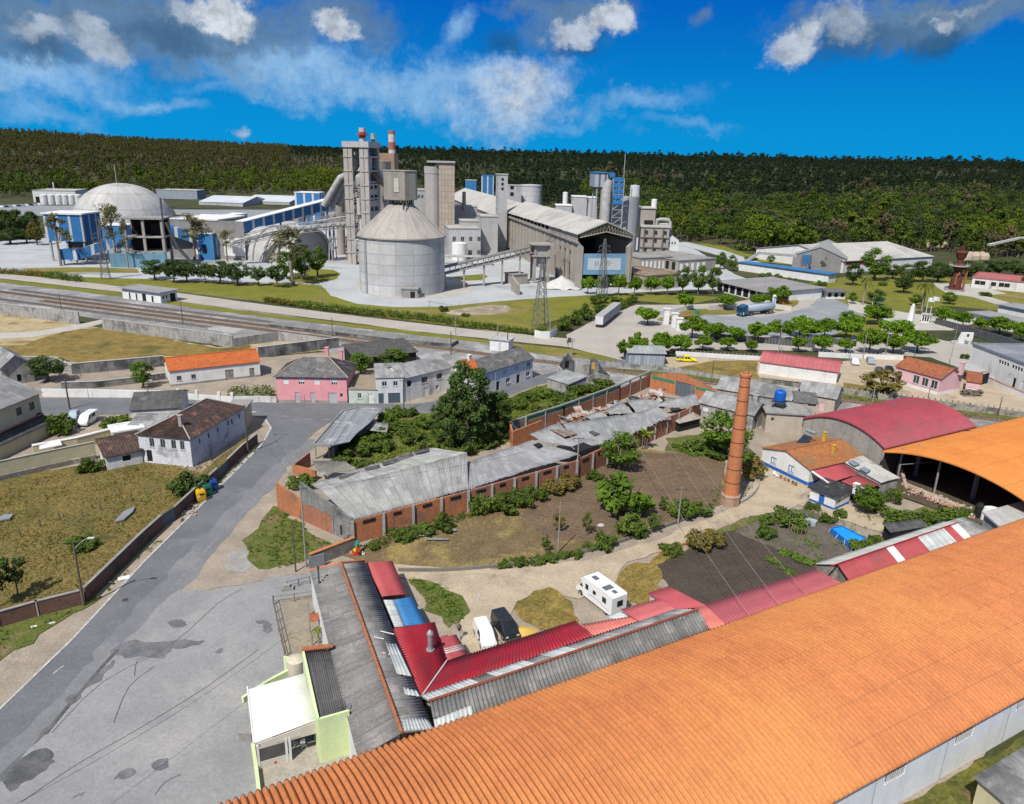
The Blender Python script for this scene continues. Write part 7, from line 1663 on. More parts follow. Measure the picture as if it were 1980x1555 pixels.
def tri(x,z_,s):m.face([(x-s,-.046,z_),(x+s,-.046,z_),(x,-.046,z_+1.7*s)])
tri(u*.52,.35,.17);tri(.22,2.62,.12);m.B('red_triangle_mark',M('red_mark',(.55,.02,.02)),t)
m=MB();m.X=X;rnd=random.Random(2);x=u*.62
while x<FL-1.5:w_=rnd.uniform(.03,.08);m.box(x,-.05,2.40,x+w_,-.042,2.47);x+=w_+.05
m.B('lettering',M('brown_letters',(.2,.08,.04)),t)
t2=tg('plastic_chairs','white metal-framed chair under the open part of the terrace canopy','chair',f0+fd*(FL*.78)+Vc((-fd.y,fd.x,0))*1.1,.6);t2.name='terrace_chair';WM['terrace_chair']=WM.get('plastic_chairs')or WM[t2.name]
def chair(t,mat):
 m=MB();m.box(-.22,-.22,.43,.22,.22,.47);m.B('seat',mat,t);m=MB();m.box(-.22,.2,.47,.22,.24,.9);m.B('backrest',mat,t)
 m=MB()
 for x in(-.2,.2):
  for y in(-.2,.2):m.bar((x,y,0),(x*.95,y*.95,.43),.035)
 m.E('leg',mat,t)
chair(t2,Wt);dup(t2,f0+fd*(FL*.66)+Vc((-fd.y,fd.x,0))*1.6,2.2,'white metal-framed chair deeper under the terrace canopy, left of the other')
wrn('low_wall','low lime green garden wall along the parking, below the terrace canopy',[(490,1450),(497,1500),(505,1570)],.75,MINT,.3)
wrn('low_wall','low lime green wall with a pale slab above the terrace canopy',[(470,1360),(520,1326),(560,1305)],.7,MINT,.3)
wrn('yard_wall','lime green wall corner at the end of the dog yard',[(552,1296),(566,1302),(570,1310)],1.7,MINT,.25)
m=MB(True);g=G(574,1300);m.lathe((g.x,g.y,0),[(.9,0),(.95,.3),(.9,1.6),(.2,1.9),(.05,1.9)],18);m.B('water_drum',M('cream_drum',(.58,.53,.42),(.5,.45,.36)),None,'cream round water drum behind the lime green yard wall','drum')
t=tg('masonry_grill','small open-fronted masonry grill at the edge of the white canopy','grill',G(480,1428));m=MB();m.box(-.6,-.5,0,.5,-.35,.9);m.box(-.6,.35,0,.5,.5,.9);m.box(-.62,-.55,.9,.55,.55,1.05);m.box(.4,-.35,0,.5,.35,.9);m.B('body',CONC,t);m=MB();m.box(-.55,-.34,.45,.39,.34,.5);m.B('grate',Dk,t)
lean('red_shed','dark red corrugated shed roof at the top end of the long grey house','shed',[(707,1088,3.6),(738,1153,3.6),(786,1148,3.0),(759,1085,3.0)],Rs2,Bo,.4,.06)
lean('blue_shed','blue corrugated lean-to roof between the two red roofs','shed',[(762,1160,3.1),(783,1211,3.1),(824,1206,2.7),(797,1154,2.7)],Bs2,DARK,.36,.055)
lean('plastic_roof','pale translucent lean-to roof beside the blue corrugated roof','roof',[(741,1160,3.4),(763,1213,3.4),(783,1211,3.12),(762,1160,3.12)],Tl,DARK,.3,.03)
t=tg('red_house','L-shaped house with a dark red sheet roof and a round metal flue','house',G(820,1290))
Qa=[(759,1216,4.0),(815,1347,4.0),(864,1278,3.2),(841,1203,3.1)];Qb=[(1147,1229,4.0),(815,1347,4.0),(864,1278,3.2),(1112,1200,3.2)]
pt(t,Qa,Rs,.4,.06);pt(t,Qb,Rs,.4,.06);skr(t,Qa,Wo,inset=.3);skr(t,Qb,Wo,inset=.3)
ptb(t,(815,1347,4.0),(864,1278,3.2),.06,Wt,'valley_flashing',up=.05)
m=MB(True);g=G(832,1257,3.5);m.tube([g,g+Vc((0,0,1.7))],.26,12);m.tube([g,g+Vc((0,0,.12))],.42,12);m.lathe((g.x,g.y,g.z),[(.34,1.75),(.36,1.95),(.3,2.1),(.05,2.35)],12);m.B('metal_flue',Mt,t)
lean('red_lean_to','small red lean-to with one pale plastic strip beside the white van','shed',[(839,1234,3.0),(862,1278,3.0),(905,1263,2.5),(882,1227,2.5)],Rs2,BRICK,.36,.055)
pt(bpy.data.objects['red_lean_to'],[(852,1257,2.9),(857,1268,2.9),(900,1256,2.52),(893,1246,2.52)],Tl,.3,.035,'plastic_strip',up=.05)
t=tg('ridge_house','long narrow grey ribbed roof with an orange ridge along the orange hall','house',G(1100,1300))
Qa=[(831,1356,4.8),(1350,1179,4.8),(1372,1216,3.9),(842,1412,3.9)];Qb=[(1350,1179,4.8),(831,1356,4.8),(813,1346,4.1),(1305,1178,4.1)]
GREYRIB=M('grey_rib_sheets',(.285,.28,.27),(.21,.205,.20),sc=.4,c3=(.15,.15,.15),sc3=.3,t3=(.52,.66),streak=(1.3,.5,(.11,.11,.108)),pat=('corr',.5,1.6,.4),grain=.16)
pt(t,Qa,GREYRIB,.42,.085,nv=2);pt(t,Qb,Fb,.42,.05,nv=2);skr(t,Qa,OCHRE,inset=.35);ptb(t,(831,1356,4.8),(1350,1179,4.8),.15,M('dark_ridge_tiles',(.30,.085,.05),(.2,.07,.045),sc=1.5,grain=.25),'ridge_cap',bump=1)
for f0_,f1_ in((0.,.19),(.26,.40),(.47,.56)):
 pt(t,[mid(Qb[1],Qb[0],f1_),mid(Qb[1],Qb[0],f0_),mid(Qb[2],Qb[3],f0_),mid(Qb[2],Qb[3],f1_)],Tl,.42,.03,'roof_sheet',up=.12)
pt(t,[mid(Qa[3],Qa[0],.32),mid(mid(Qa[3],Qa[2],.14),mid(Qa[0],Qa[1],.14),.36),mid(Qa[3],Qa[2],.14),Qa[3]],Tl,.42,.04,'roof_sheet',up=.14)
lean('pink_roof_shed','salmon pink shed roof just right of the dark red roof','shed',[(1147,1229,3.6),(1235,1200,3.6),(1218,1192,3.0),(1124,1207,3.0)],SALMON,Wo,.4,.06)
lean('pink_roof_shed','pink ribbed shed roof right behind the motorhome','shed',[(1236,1202,3.9),(1305,1178,3.9),(1273,1157,3.2),(1200,1178,3.2)],PINKSHEET,Wo,.42,.065)
lean('pink_roof_shed','darker pink-red shed roof at the corner of the dark ploughed plot','shed',[(1303,1180,3.7),(1366,1172,3.7),(1292,1134,2.9),(1252,1147,2.9)],M('dark_pink_sheet',(.42,.085,.10),(.36,.075,.09),sc=.4,grain=.07),Wo,.42,.065)
lean('pink_roof_shed','long dusty rose shed roof between the dark plot and the orange hall','shed',[(1408,1212,4.4),(1630,1128,4.4),(1578,1100,3.4),(1362,1168,3.4)],M('rose_sheet',(.40,.10,.115),(.36,.09,.105),sc=.3,grain=.06),Wo,.46,.06)
lean('pink_roof_shed','small triangle of salmon roof wedged against the end of the grey ridge roof','shed',[(1372,1216,4.3),(1408,1212,4.4),(1362,1168,3.45),(1344,1176,4.)],SALMON,None,.46,.06)
lean('plastic_roof','pale greenish plastic roof over the rear of the motorhome','roof',[(1190,1197,2.7),(1218,1192,2.7),(1199,1180,2.4),(1172,1193,2.4)],Tl,None,.3,.03)
t=tg('mixed_roof_shed','long shed with a pale roof and red and white lower sheets','shed',G(1740,1070))
Qa=[(1852,1011,4.3),(1620,1091,4.3),(1577,1090,3.6),(1824,1009,3.6)];Qb=[(1620,1091,4.3),(1852,1011,4.3),(1884,1043,3.3),(1644,1125,3.3)]
pt(t,Qa,M('pale_green_grey_sheet',(.46,.47,.44),(.40,.41,.385),sc=.3,pat=('corr',.3,4,.2),grain=.08),.4,.06);m=skr(t,Qa,STONE,inset=.3);skr(t,Qb,STONE,inset=.3)
for f0_,f1_,mt in((0,.40,Rs2),(.40,.46,Wt),(.46,.66,Rs2),(.66,.88,Tl),(.88,.94,Rs2),(.94,1.,Wt)):
 pt(t,[mid(Qb[0],Qb[1],f0_),mid(Qb[0],Qb[1],f1_),mid(Qb[3],Qb[2],f1_),mid(Qb[3],Qb[2],f0_)],mt,.35,.03,'roof_sheet')
ptb(t,(1620,1091,4.3),(1852,1011,4.3),.09,Rs,'ridge_cap')
lean('grey_shed','grey weathered flat shed roof at the end of the long mixed-sheet shed','shed',[(1861,1000,3.2),(1924,1025,3.2),(1890,1041,2.9),(1826,1010,2.9)],Fb,DARK,.3,.03)
lean('grey_shed','pale concrete slab roof between the dark hall and the orange roof, right edge','roof',[(1900,990,3.4),(1990,965,3.4),(2030,1000,3.4),(1935,1020,3.4)],Cp,Wg,0,0,th=.25)
lean('dark_shed','small black-tarred shed roof in the vegetable garden','shed',[(1706,1012,2.3),(1780,1003,2.3),(1795,1018,2.1),(1722,1030,2.1)],FIBRE_DK,DARK,.3,.03)
t=tg('white_tarp_stack','white and black tarpaulin bundle beside the pale slab roof','tarpaulin',G(1905,1010));m=MB(True);g=G(1910,1008);m.lathe((g.x,g.y,0),[(1.2,0),(1.2,1.6),(1.0,2.3),(.2,2.5)],10,sy=.6);m.B('white_tarp',Wt,t);m=MB(True);g=G(1890,1003);m.lathe((g.x,g.y,0),[(.6,0),(.65,2.2),(.3,2.6)],9);m.B('black_tarp',DARK,t)
# ------ blue and white house
t=hs_('blue_white_house','white house with a blue base band and an orange-brown tiled roof beside the chimney','house',(1471,898),(1561,941),13,3.1,Wt,M('orange_brown_tile',(.46,.175,.06),(.37,.15,.06),sc=.4,c3=(.25,.15,.07),sc3=.25,t3=(.5,.66),pat=('tile',.22,.4,.3),grain=.2,bump=.6),'gable','y',rise=1.35,ov=.25,ops=lambda L,D:{'front':[(L*.20,L*.32,1.2,2.3,'win'),(L*.58,L*.70,1.1,2.3,'win')]},opm={'win':BLUE_TRIM},cap=RTILE,plinth=(BLUE_TRIM,.75),chim=[(4.,10.4,4.2,5.8,.5,M('yellow_chimney',(.60,.4,.06),(.5,.3,.04))),(8.1,8.,3.7,5.2,.45,MATS['yellow_chimney'])],pane=Wt)
t=tg('solar_heater','solar water heater with a tilted dark panel and round tank on the orange-brown roof','solar heater',G(1560,850,4.3));m=MB();m.X=Mx.Rotation(R(-62),4,'Z')@Mx.Rotation(R(38),4,'X');m.box(-.9,-1.6,.3,.9,.6,.42);m.B('panel',glass('solar_panel',(.015,.02,.035)),t);m=MB();m.X=Mx.Rotation(R(-62),4,'Z');m.tube([(-1,.9,1.3),(1,.9,1.3)],.32,12);m.B('tank',Mt,t)
lean('red_carport','red flat carport roof with a white front band, attached to the blue and white house','carport',[(1625,892,2.9),(1660,916,2.9),(1602,935,2.7),(1561,906,2.7)],Rs2,None,.3,.03)
ptb(bpy.data.objects['red_carport'],(1561,906,2.6),(1602,935,2.6),.2,Wt,'front_band');m=MB(True)
for x,y in((1560,938),(1602,962)):g=G(x,y);m.bar(g,(g.x,g.y,2.6),.14)
m.E('post',Wt,bpy.data.objects['red_carport'])
lean('red_porch','lower dark red roof stepping down from the red carport','roof',[(1660,917,2.6),(1703,938,2.6),(1664,946,2.4),(1626,931,2.4)],M('porch_red',(.30,.06,.07),(.26,.05,.06),sc=.4,grain=.1),DARK,.3,.03)
t=lean('torn_roof','pale torn sheet roof with dark holes between the red carport and the dark hall','roof',[(1669,881,3.4),(1741,924,3.3),(1704,934,2.9),(1626,891,3.0)],M('torn_white_sheet',(.50,.49,.45),(.40,.39,.36),sc=.5,c3=(.28,.27,.25),sc3=.4,grain=.16),Wg,0,0,sag=.25)
pt(t,[(1648,890,3.3),(1663,899,3.3),(1652,903,3.2),(1640,895,3.2)],M('blue_glass_patch',(.16,.19,.25),(.22,.24,.28),sc=1.),0,0,'skylight',up=.16);pt(t,[(1671,904,3.3),(1684,911,3.3),(1675,916,3.2),(1661,908,3.2)],MATS['blue_glass_patch'],0,0,'skylight',up=.16)
hs_('garden_hut','little white hut with a blue base and a black patched roof beside the blue pool','hut',(1564,969),(1612,988),4.3,2.3,Wt,M('tarred_roof',(.045,.046,.05),(.03,.031,.035),sc=.8,c3=(.16,.155,.14),sc3=.7,t3=(.56,.64),grain=.2),'shed',rise=.35,ov=.4,shedto='front',ops=lambda L,D:{'front':[(L*.36,L*.58,.1,1.9,'door')],'right':[(1.,1.6,1.,1.6,'tinywin')]},opm={'door':BLUE_TRIM},plinth=(BLUE_TRIM,.5),chim=[(5.2,3.8,2.3,3.9,.7,Wt),(6.2,4.,2.2,3.5,.5,Wt)])
t=tg('frame_pool','rectangular bright blue frame pool with thin legs in the garden','pool',G(1636,1040));q=[G(1607,1021,.95),G(1628,1017,.95),G(1675,1041,.95),G(1648,1054,.95)]
m=MB(True);m.prism([(p.x,p.y)for p in q],.02,.82);m.B('water',M('pool_water',(.01,.26,.68),(.02,.30,.70),sc=.5,rough=.1,grain=.03),t);m=MB(True)
for a_,b_ in zip(q,q[1:]+q[:1]):m.bar(Vc((a_.x,a_.y,.45)),Vc((b_.x,b_.y,.45)),.05,.9);m.tube([Vc((a_.x,a_.y,.95)),Vc((b_.x,b_.y,.95))],.06,6)
m.B('liner',M('pool_liner',(.01,.16,.55),(.01,.14,.5)),t);m=MB(True);cc=sum(q,Vc())/4
for a_,b_ in zip(q,q[1:]+q[:1]):
 for f in(0,.33,.66):p=a_.lerp(b_,f);o=(Vc((p.x-cc.x,p.y-cc.y,0))).normalized();m.bar(Vc((p.x,p.y,.95)),Vc((p.x,p.y,0))+o*.3,.05)
m.E('leg',Wt,t)
# ------ brick chimney
p=G(1411,975);h=HZ(p,722);t=tg('brick_chimney','tall slender orange brick chimney standing alone in the garden','chimney',p)
CH=M('chimney_brick',(.64,.20,.06),(.52,.155,.05),sc=.7,c3=(.42,.17,.08),sc3=.4,t3=(.57,.7),pat=('brick',.3,.12,(.45,.27,.17),.3),streak=(1.4,.2,(.17,.09,.06)),grain=.2,bump=.4)
m=MB();m.lathe((0,0),[(1.22,1.9),(.74,h-.5),(.86,h-.45),(.88,h-.1),(.80,h),(.55,h),(.5,h-1.5)],28,smooth=True);m.B('shaft',CH,t)
m=MB();m.lathe((0,0),[(1.5,0),(1.5,1.5),(1.56,1.52),(1.56,1.7),(1.28,1.92)],8,smooth=False);m.B('plinth',M('plinth_brick',(.44,.27,.18),(.36,.23,.16),sc=.6,pat=('brick',.3,.12,(.36,.28,.22),.4),grain=.2),t)
m=MB()
for k in range(8):z_=1.9+(h-2.4)*(k+.9)/8.6;r=1.22-.48*(z_-1.9)/(h-2.4);m.lathe((0,0),[(r+.01,z_),(r+.035,z_+.02),(r+.035,z_+.12),(r+.01,z_+.14)],28,caps=False)
m.B('iron_band',M('iron_band',(.12,.06,.04),(.09,.05,.035)),t)
m=MB();m.tube([(.3,0,h-.5),(.3,0,h+.9)],.03,5);m.B('lightning_rod',Dk,t)
# ------ the ruined brick factory
t=tg('ruined_factory','long ruined brick factory with grey fibre-cement roofs, sagging and full of holes','factory',G(760,1000))
zE=3.55
RUIN=M('ruin_sheets',(.40,.40,.39),(.32,.32,.31),sc=.3,c3=(.33,.37,.30),sc3=.10,t3=(.56,.68),pat=('corr',1.05,1.7,.3),streak=(1.2,.55,(.17,.17,.165)),grain=.13)
RUIN2=M('ruin_sheets_blue',(.35,.355,.365),(.29,.295,.305),sc=.25,c3=(.20,.205,.21),sc3=.2,t3=(.52,.66),pat=('corr',1.05,2.4,.3),streak=(1.,.4,(.17,.175,.18)),grain=.12)
A_,B_,C_,D_=(619,946,5.9),(903,877,5.9),(905,946,zE),(683,1007,zE)
pt(t,[A_,B_,C_,D_],RUIN,.3,.06,nv=5,sag=.22,ragged=.03);pt(t,[B_,A_,(600,936,3.9),(826,866,3.9)],RUIN,.3,.06,nv=4,sag=.3,ragged=.10)
for x,y,w_ in((655,925,12),(672,920,12),(705,908,14),(738,897,16),(770,886,14),(800,875,14)):
 pt(t,[(x,y,4.3),(x+w_*2,y-w_*.5,4.3),(x+w_*2.2,y-w_*.5+6,4.6),(x+w_*.2,y+6,4.6)],FIBRE_DK,.26,.03,'dark_sheet',up=.24)
S2=[(903,893,4.6),(1029,852,4.9),(1122,878,3.75),(905,947,zE)]
pt(t,S2,RUIN2,.34,.055,nv=5,sag=.25,ragged=.03)
pt(t,[(1024,840,5.0),(1082,818,5.0),(1122,866,4.),(1050,854,4.9)],RUIN2,.34,.055,nv=4,sag=.2)
pt(t,[(1088,820,4.9),(1200,803,4.6),(1215,846,3.8),(1122,868,3.9)],RUIN2,.34,.055,nv=6,sag=.35,ragged=.05)
pt(t,[(1198,806,4.5),(1270,786,4.2),(1300,806,3.7),(1212,846,3.8)],RUIN2,.34,.055,nv=6,sag=.5,ragged=.12)
pt(t,[(1268,784,4.2),(1345,762,4.6),(1352,786,3.8),(1296,790,4.0)],RUIN2,.34,.055,nv=6,sag=.4,ragged=.10)
pt(t,[(1042,858,4.75),(1050,863,4.7),(1040,868,4.6),(1030,862,4.6)],DARK,0,0,'roof_hole',up=.22);pt(t,[(1128,858,4.2),(1147,866,4.),(1122,876,3.9),(1106,866,4.1)],DARK,0,0,'roof_hole',up=.25);pt(t,[(1062,832,4.9),(1105,836,4.6),(1116,842,4.5),(1092,848,4.7)],M('hole_debris',(.20,.10,.07),(.30,.27,.23),sc=1.4,c3=(.03,.03,.03),sc3=.8),0,0,'roof_hole',up=.3)
pt(t,[(1138,838,4.35),(1146,836,4.3),(1160,842,4.1),(1150,845,4.15)],FIBRE_DK,0,0,'dark_sheet',up=.35)
def bwall(p,q,h0,h1,mat,name='wall',th=.3,ops=None):
 m=MB(True);m.wall(G(*p),G(*q),h0,h1,th);return m.B(name,mat,t)
sw=[(683,1052),(905,990),(1113,928),(1172,898),(1240,862),(1350,812)]
for k,(p_,q_)in enumerate(zip(sw,sw[1:])):bwall(p_,q_,zE-.1 if k<2 else 3.6,zE-.1 if k<2 else 3.5,Bo if k==0 else BRICK)
m=MB(True)
for p_,q_ in zip(sw,sw[1:]):
 a,b=G(*p_),G(*q_);k=max(1,round((b-a).length/4.6));nn=Vc(((b-a).y,-(b-a).x,0)).normalized()
 for j in range(k):q=a.lerp(b,j/k)+nn*.12;m.box(q.x-.2,q.y-.2,0,q.x+.2,q.y+.2,3.5)
m.E('pillar',CONC,t);m=MB(True)
for p_,q_ in zip(sw[:3],sw[1:4]):
 a,b=G(*p_),G(*q_);k=max(1,round((b-a).length/4.6));d=(b-a).normalized();nn=Vc((d.y,-d.x,0))
 for j in range(k):
  q=a.lerp(b,(j+.32)/k)+nn*.17;e=a.lerp(b,(j+.72)/k)+nn*.17;m.bar(q+Vc((0,0,2.95)),e.lerp(q,(j*37%10)*.05)+Vc((0,0,2.95)),.1,.45)
m.E('vent_opening',DARK,t)
f0,f1=(537,985),(683,1052);a,b=G(*f0),G(*f1);d=(b-a).normalized();L=(b-a).length;nn=Vc((d.y,-d.x,0))
m=MB(True);m.prism([(p.x,p.y)for p in(a,a+d*L*.34,a+d*L*.34-nn*.3,a-nn*.3)],0,[4.3,3.4,3.4,4.3]);m.B('front_wall',Bo,t)
m=MB(True);q=a+d*L*.34;e=a+d*L*.74;m.prism([(p.x,p.y)for p in(q,e,e-nn*.3,q-nn*.3)],0,2.9);m.B('front_wall',BRICK,t)
m=MB(True);m.prism([(p.x,p.y)for p in(q+nn*.03,b+nn*.03,b-nn*.3,q-nn*.3)],2.95,[6.0,3.75,3.75,6.0]);m.prism([(p.x,p.y)for p in(e,e+d*.35,e+d*.35-nn*.3,e-nn*.3)],0,2.94);m.prism([(p.x,p.y)for p in(b-d*.3,b,b-nn*.3,b-d*.3-nn*.3)],0,2.94);m.B('concrete_gable',M('grey_gable',(.27,.265,.25),(.19,.188,.18),sc=.4,c3=(.1,.1,.098),sc3=.3,t3=(.5,.64),streak=(1.2,.6,(.08,.08,.078)),grain=.18),t)
m=MB(True);u,v=e+d*.4,b-d*.34;m.bar((u-nn*.1)+Vc((0,0,1.45)),(v-nn*.1)+Vc((0,0,1.45)),.1,2.9);m.B('gate',WOODGREY,t)
m=MB(True);u=u.lerp(v,.38);m.bar(u-nn*.02+Vc((0,0,1.3)),u-nn*.02+d*.3+Vc((0,0,1.3)),.04,1.5);m.B('gate_gap',DARK,t)
GREENGL=M('green_glazing',(.015,.20,.12),(.03,.26,.17),sc=1.,rough=.3,grain=.15)
nw=[(1016,842),(1088,818),(1196,776),(1256,748)]
for p_,q_ in zip(nw,nw[1:]):bwall(p_,q_,2.9,2.9,BRICK)
m=MB(True)
for p_,q_ in zip(nw[:2],nw[1:3]):
 a,b=G(*p_),G(*q_);nn=Vc(((b-a).y,-(b-a).x,0)).normalized();m.bar(a+Vc((0,0,3.35)),b+Vc((0,0,3.35)),.12,.8)
m.B('green_glazing',GREENGL,t);m=MB(True)
for p_,q_ in zip(nw,nw[1:]):
 a,b=G(*p_),G(*q_);k=max(1,round((b-a).length/5.));m.bar(a+Vc((0,0,3.9)),b+Vc((0,0,3.9)),.4,.25)
 for j in range(k+1):q=a.lerp(b,j/k);m.box(q.x-.18,q.y-.18,0,q.x+.18,q.y+.18,3.77)
m.E('pillar',CONC,t)
bg=[G(1256,748),G(1310,764),G(1345,774),G(1381,786)]
a,b=G(1256,752),G(1383,784);d=(b-a).normalized();L=(b-a).length;nn=Vc((d.y,-d.x,0))
m=MB(True);m.ow(a,d,L,3.6,[(L*.40,L*.68,0,3.4)],rev=.3,top=[(L*.46,5.6)]);m.B('back_gable',Bo,t)
m=MB(True);m.bar(a+d*L*.40-nn*.15+Vc((0,0,1.7)),a+d*L*.68-nn*.15+Vc((0,0,1.7)),.1,3.4);m.B('grey_gate',M('slate_gate',(.17,.20,.23),(.14,.165,.19),sc=.5,pat=('plank',1.1)),t)
m=MB(True);m.bar(a+d*.4+nn*.05+Vc((0,0,3.)),a+d*L*.38+nn*.05+Vc((0,0,3.)),.08,.6);m.bar(a+d*L*.7+nn*.05+Vc((0,0,3.)),a+d*L*.97+nn*.05+Vc((0,0,2.9)),.08,.5);m.B('green_glazing',GREENGL,t)
m=MB(True);rnd=random.Random(4)
for k in range(300):
 f,g_=rnd.random(),rnd.random();bx=1090+f*190;by=838-f*58+g_*14-10;g=G(bx,by);s=rnd.uniform(.5,1.5)
 m.X=Mx.Translation((g.x,g.y,rnd.uniform(.3,2.6)))@Mx.Rotation(rnd.uniform(-.7,.7),4,'X')@Mx.Rotation(rnd.uniform(-.6,.6),4,'Y')@Mx.Rotation(rnd.uniform(0,6.28),4,'Z');m.box(-s,-s*.55,-.03,s,s*.55,.03)
m.X=None;tag(m.B('fallen_sheets',M('fallen_sheets',(.42,.41,.385),(.30,.295,.28),sc=.5,c3=(.33,.14,.08),sc3=.3,t3=(.5,.56),grain=.2),t),kind='stuff')
m=MB(True)
for k in range(320):
 f,g_=rnd.random(),rnd.random();g=G(1070+f*190,842-f*60+g_*14-8);s=rnd.uniform(.12,.4);m.X=Mx.Translation((g.x,g.y,rnd.uniform(.1,1.6)))@Mx.Rotation(rnd.uniform(0,3),4,(rnd.random(),rnd.random(),rnd.random()));m.box(-s,-s*.6,-s*.5,s,s*.6,s*.5)
m.X=None;tag(m.B('rubble',MATS['rubble_brick'],t),kind='stuff')
for k,(q,sg)in enumerate((([(1210,770,3.4),(1262,772,2.6),(1290,792,3.5),(1232,800,3.9)],.5),([(1168,790,3.),(1205,776,3.),(1226,800,4.),(1180,806,4.)],.5),([(1130,806,2.6),(1160,794,2.8),(1176,808,4.),(1145,815,3.6)],.4),([(1290,768,2.8),(1312,772,2.6),(1330,782,3.2),(1300,788,3.6)],.4))):
 pt(t,q,RUIN,.3,.03,'slumped_sheet',sag=sg,ragged=.15)
m=MB(True)
for k in range(9):a=G(1064+k*3,818+k*1.0,3.2);m.bar(a,G(1020+k*14,846-k*4,4.8),.09)
m.E('bare_rafter',M('rafter_wood',(.2,.13,.09)),t)
bwall((990,868),(1045,848),3.4,3.6,Bo);bwall((985,846),(990,868),3.2,3.4,Bo);bwall((985,846),(1040,826),3.2,3.2,Wg)
bwall((568,918),(612,930),1.8,1.8,Bo);bwall((568,918),(600,902),1.8,2.6,BRICK)
q=[(604,892,2.6),(668,892,3.2),(690,908,3.),(622,922,2.2)];pt(t,q,M('mossy_sheet',(.22,.21,.185),(.15,.145,.13),sc=.6,c3=(.33,.32,.3),sc3=.4,grain=.25),.3,.03,'broken_sheet',sag=.4,ragged=.2)
hs_('firewood_hut','low open hut under rusty broken sheets at the far end of the ruined factory','hut',tuple(G(1312,836)),tuple(G(1352,826)),4,2.0,DARK,M('rusty_sheet',(.40,.37,.33),(.30,.25,.2),sc=.8,c3=(.22,.13,.08),sc3=.6,grain=.2),'shed',rise=.5,ov=.4)
wrn('yard_wall','brown stone yard wall with an orange tiled top, joining the ruin to the long house',[(600,1098),(640,1082),(686,1064)],1.9,STONE,.4,M('coping_tiles',(.50,.2,.08),(.42,.17,.07),sc=1.))
wrn('yard_gate','plain grey sheet gate at the top corner of the long grey house',[(598,1103),(628,1095)],1.9,M('gate_panel',(.22,.24,.26),(.19,.21,.23)),.08,cat='gate')
wrn('kerb_wall','low curved kerb wall between the dirt track and the brown plot',[(770,1106),(860,1106),(960,1098),(1060,1084),(1160,1062),(1240,1036),(1320,1008),(1380,985)],.55,M('grey_kerb',(.21,.195,.165),(.16,.15,.13),sc=.5,grain=.2),.3,curve=4)
wrn('kerb_wall','low curved concrete edging at the foot of the brick chimney',[(1432,975),(1452,962),(1466,944),(1466,926)],.5,CONC,.25,curve=4)
wrn('kerb_wall','low orange brick edging with plants along the dirt track',[(1275,1072),(1300,1062),(1332,1052)],.4,Bo,.25)
ob=G(1889,1502,3.3)+nx*6.2;ob.z=0
hs_('white_outhouse','small cream outhouse with a grey corrugated roof in the lower right corner','shed',tuple(ob),tuple(ob+ax*14),6,2.3,CREAM,Fb,'shed',rise=.9,ov=.3,per=.25,amp=.03,shedto='front')
# ------ trees and shrubs, each a thing
def pl(kind,bx,by,ty,wpx,name,label,cat='tree',group=None,fol=None,var=None):
 b=G(bx,by);h=max(.5,HZ(b,ty));s=h/SIZE[kind][1];w=(1.13 if kind=='bush' else 1.)*random.uniform(1.02,1.25)*wpx*mpp(b)
 wr=max(.45,min(2.6,w/(2*SIZE[kind][0]*s)))
 return plant(kind,bx,by,h,name,label,cat,group,wr,(bx*7+by*3)%6 if var is None else var,fol)
ROW='stone pines in a row on the plant lawn'
for(x,y,ty,w),lb in zip(((300,541,498,48),(337,547,497,38),(362,546,501,46),(398,547,505,36),(426,549,502,44),(460,552,503,44),(500,553,511,32),(536,556,505,38)),('dark round stone pine standing apart at the left end of the row','second stone pine from the left end of the row, narrow crowned','third stone pine of the row, just left of the narrow blue tower','fourth stone pine, directly below the narrow blue tower','fifth stone pine of the row, right of the narrow blue tower','sixth stone pine of the row along the lawn','small sparse stone pine, seventh of the row','last stone pine at the right end of the row')):
 pl('stone_pine',x,y,ty,w,'stone_pine',lb,group=ROW)
for(k,x,y,ty,w),lb in zip((('broad',614,536,474,40),('broad',584,541,472,48),('broad',555,540,486,38),('euc',567,551,436,64),('euc',224,514,387,46),('euc',118,514,406,50),('euc',249,519,425,22),('euc',376,502,407,48),('euc',237,513,468,20),('euc',440,506,440,30),('broad',72,474,428,34),('euc',545,520,452,40)),('round bright green tree right of the tall thin eucalyptus, by the arched store','dark green bushy tree below the arched store','smaller dark tree behind the end of the stone pine row','tall thin eucalyptus with a wide brownish crown before the pipe bridge','tall eucalyptus with a high flat crown in front of the dome','brown drooping eucalyptus in front of the blue hopper house','slim young eucalyptus before the dark frame building','sparse wide eucalyptus in front of the grey store','short scraggly eucalyptus left of the dark frame building','brownish eucalyptus right of the narrow blue tower','yellow-green tree at the left beside the blue hopper house','brownish sparse tree behind the pipe bridge trees')):
 pl(k,x,y,ty,w,'eucalyptus_tree' if k=='euc' else 'broadleaf_tree',lb,fol=F_RUST if x in(72,440)else None)
for k,(x,y,ty,w)in enumerate(((-12,466,410,46),(16,463,405,46),(42,461,404,42),(64,457,408,36),(20,472,440,50),(52,470,445,40))):
 pl('broad',x,y,ty,w,'dark_tree','dark broad tree in the clump at the left edge below the car park',group='dark trees in the clump at the left edge',fol=F_PINE)
HALLT='young round trees before the open hall'
for(x,y,ty,w),lb in zip(((1136,569,533,27),(1163,573,530,28),(1196,572,527,31),(1226,573,533,23),(1258,571,530,27),(1290,571,531,25)),('round tree at the left foot of the blue banner wall','round tree right behind the small lattice pylon','fullest round tree under the right half of the banner wall','small round tree just right of the hall corner column','round tree in front of the rust-stained flat roof','round tree left of the three big dark trees')):
 pl('street',x,y,ty,w,'round_tree',lb,group=HALLT)
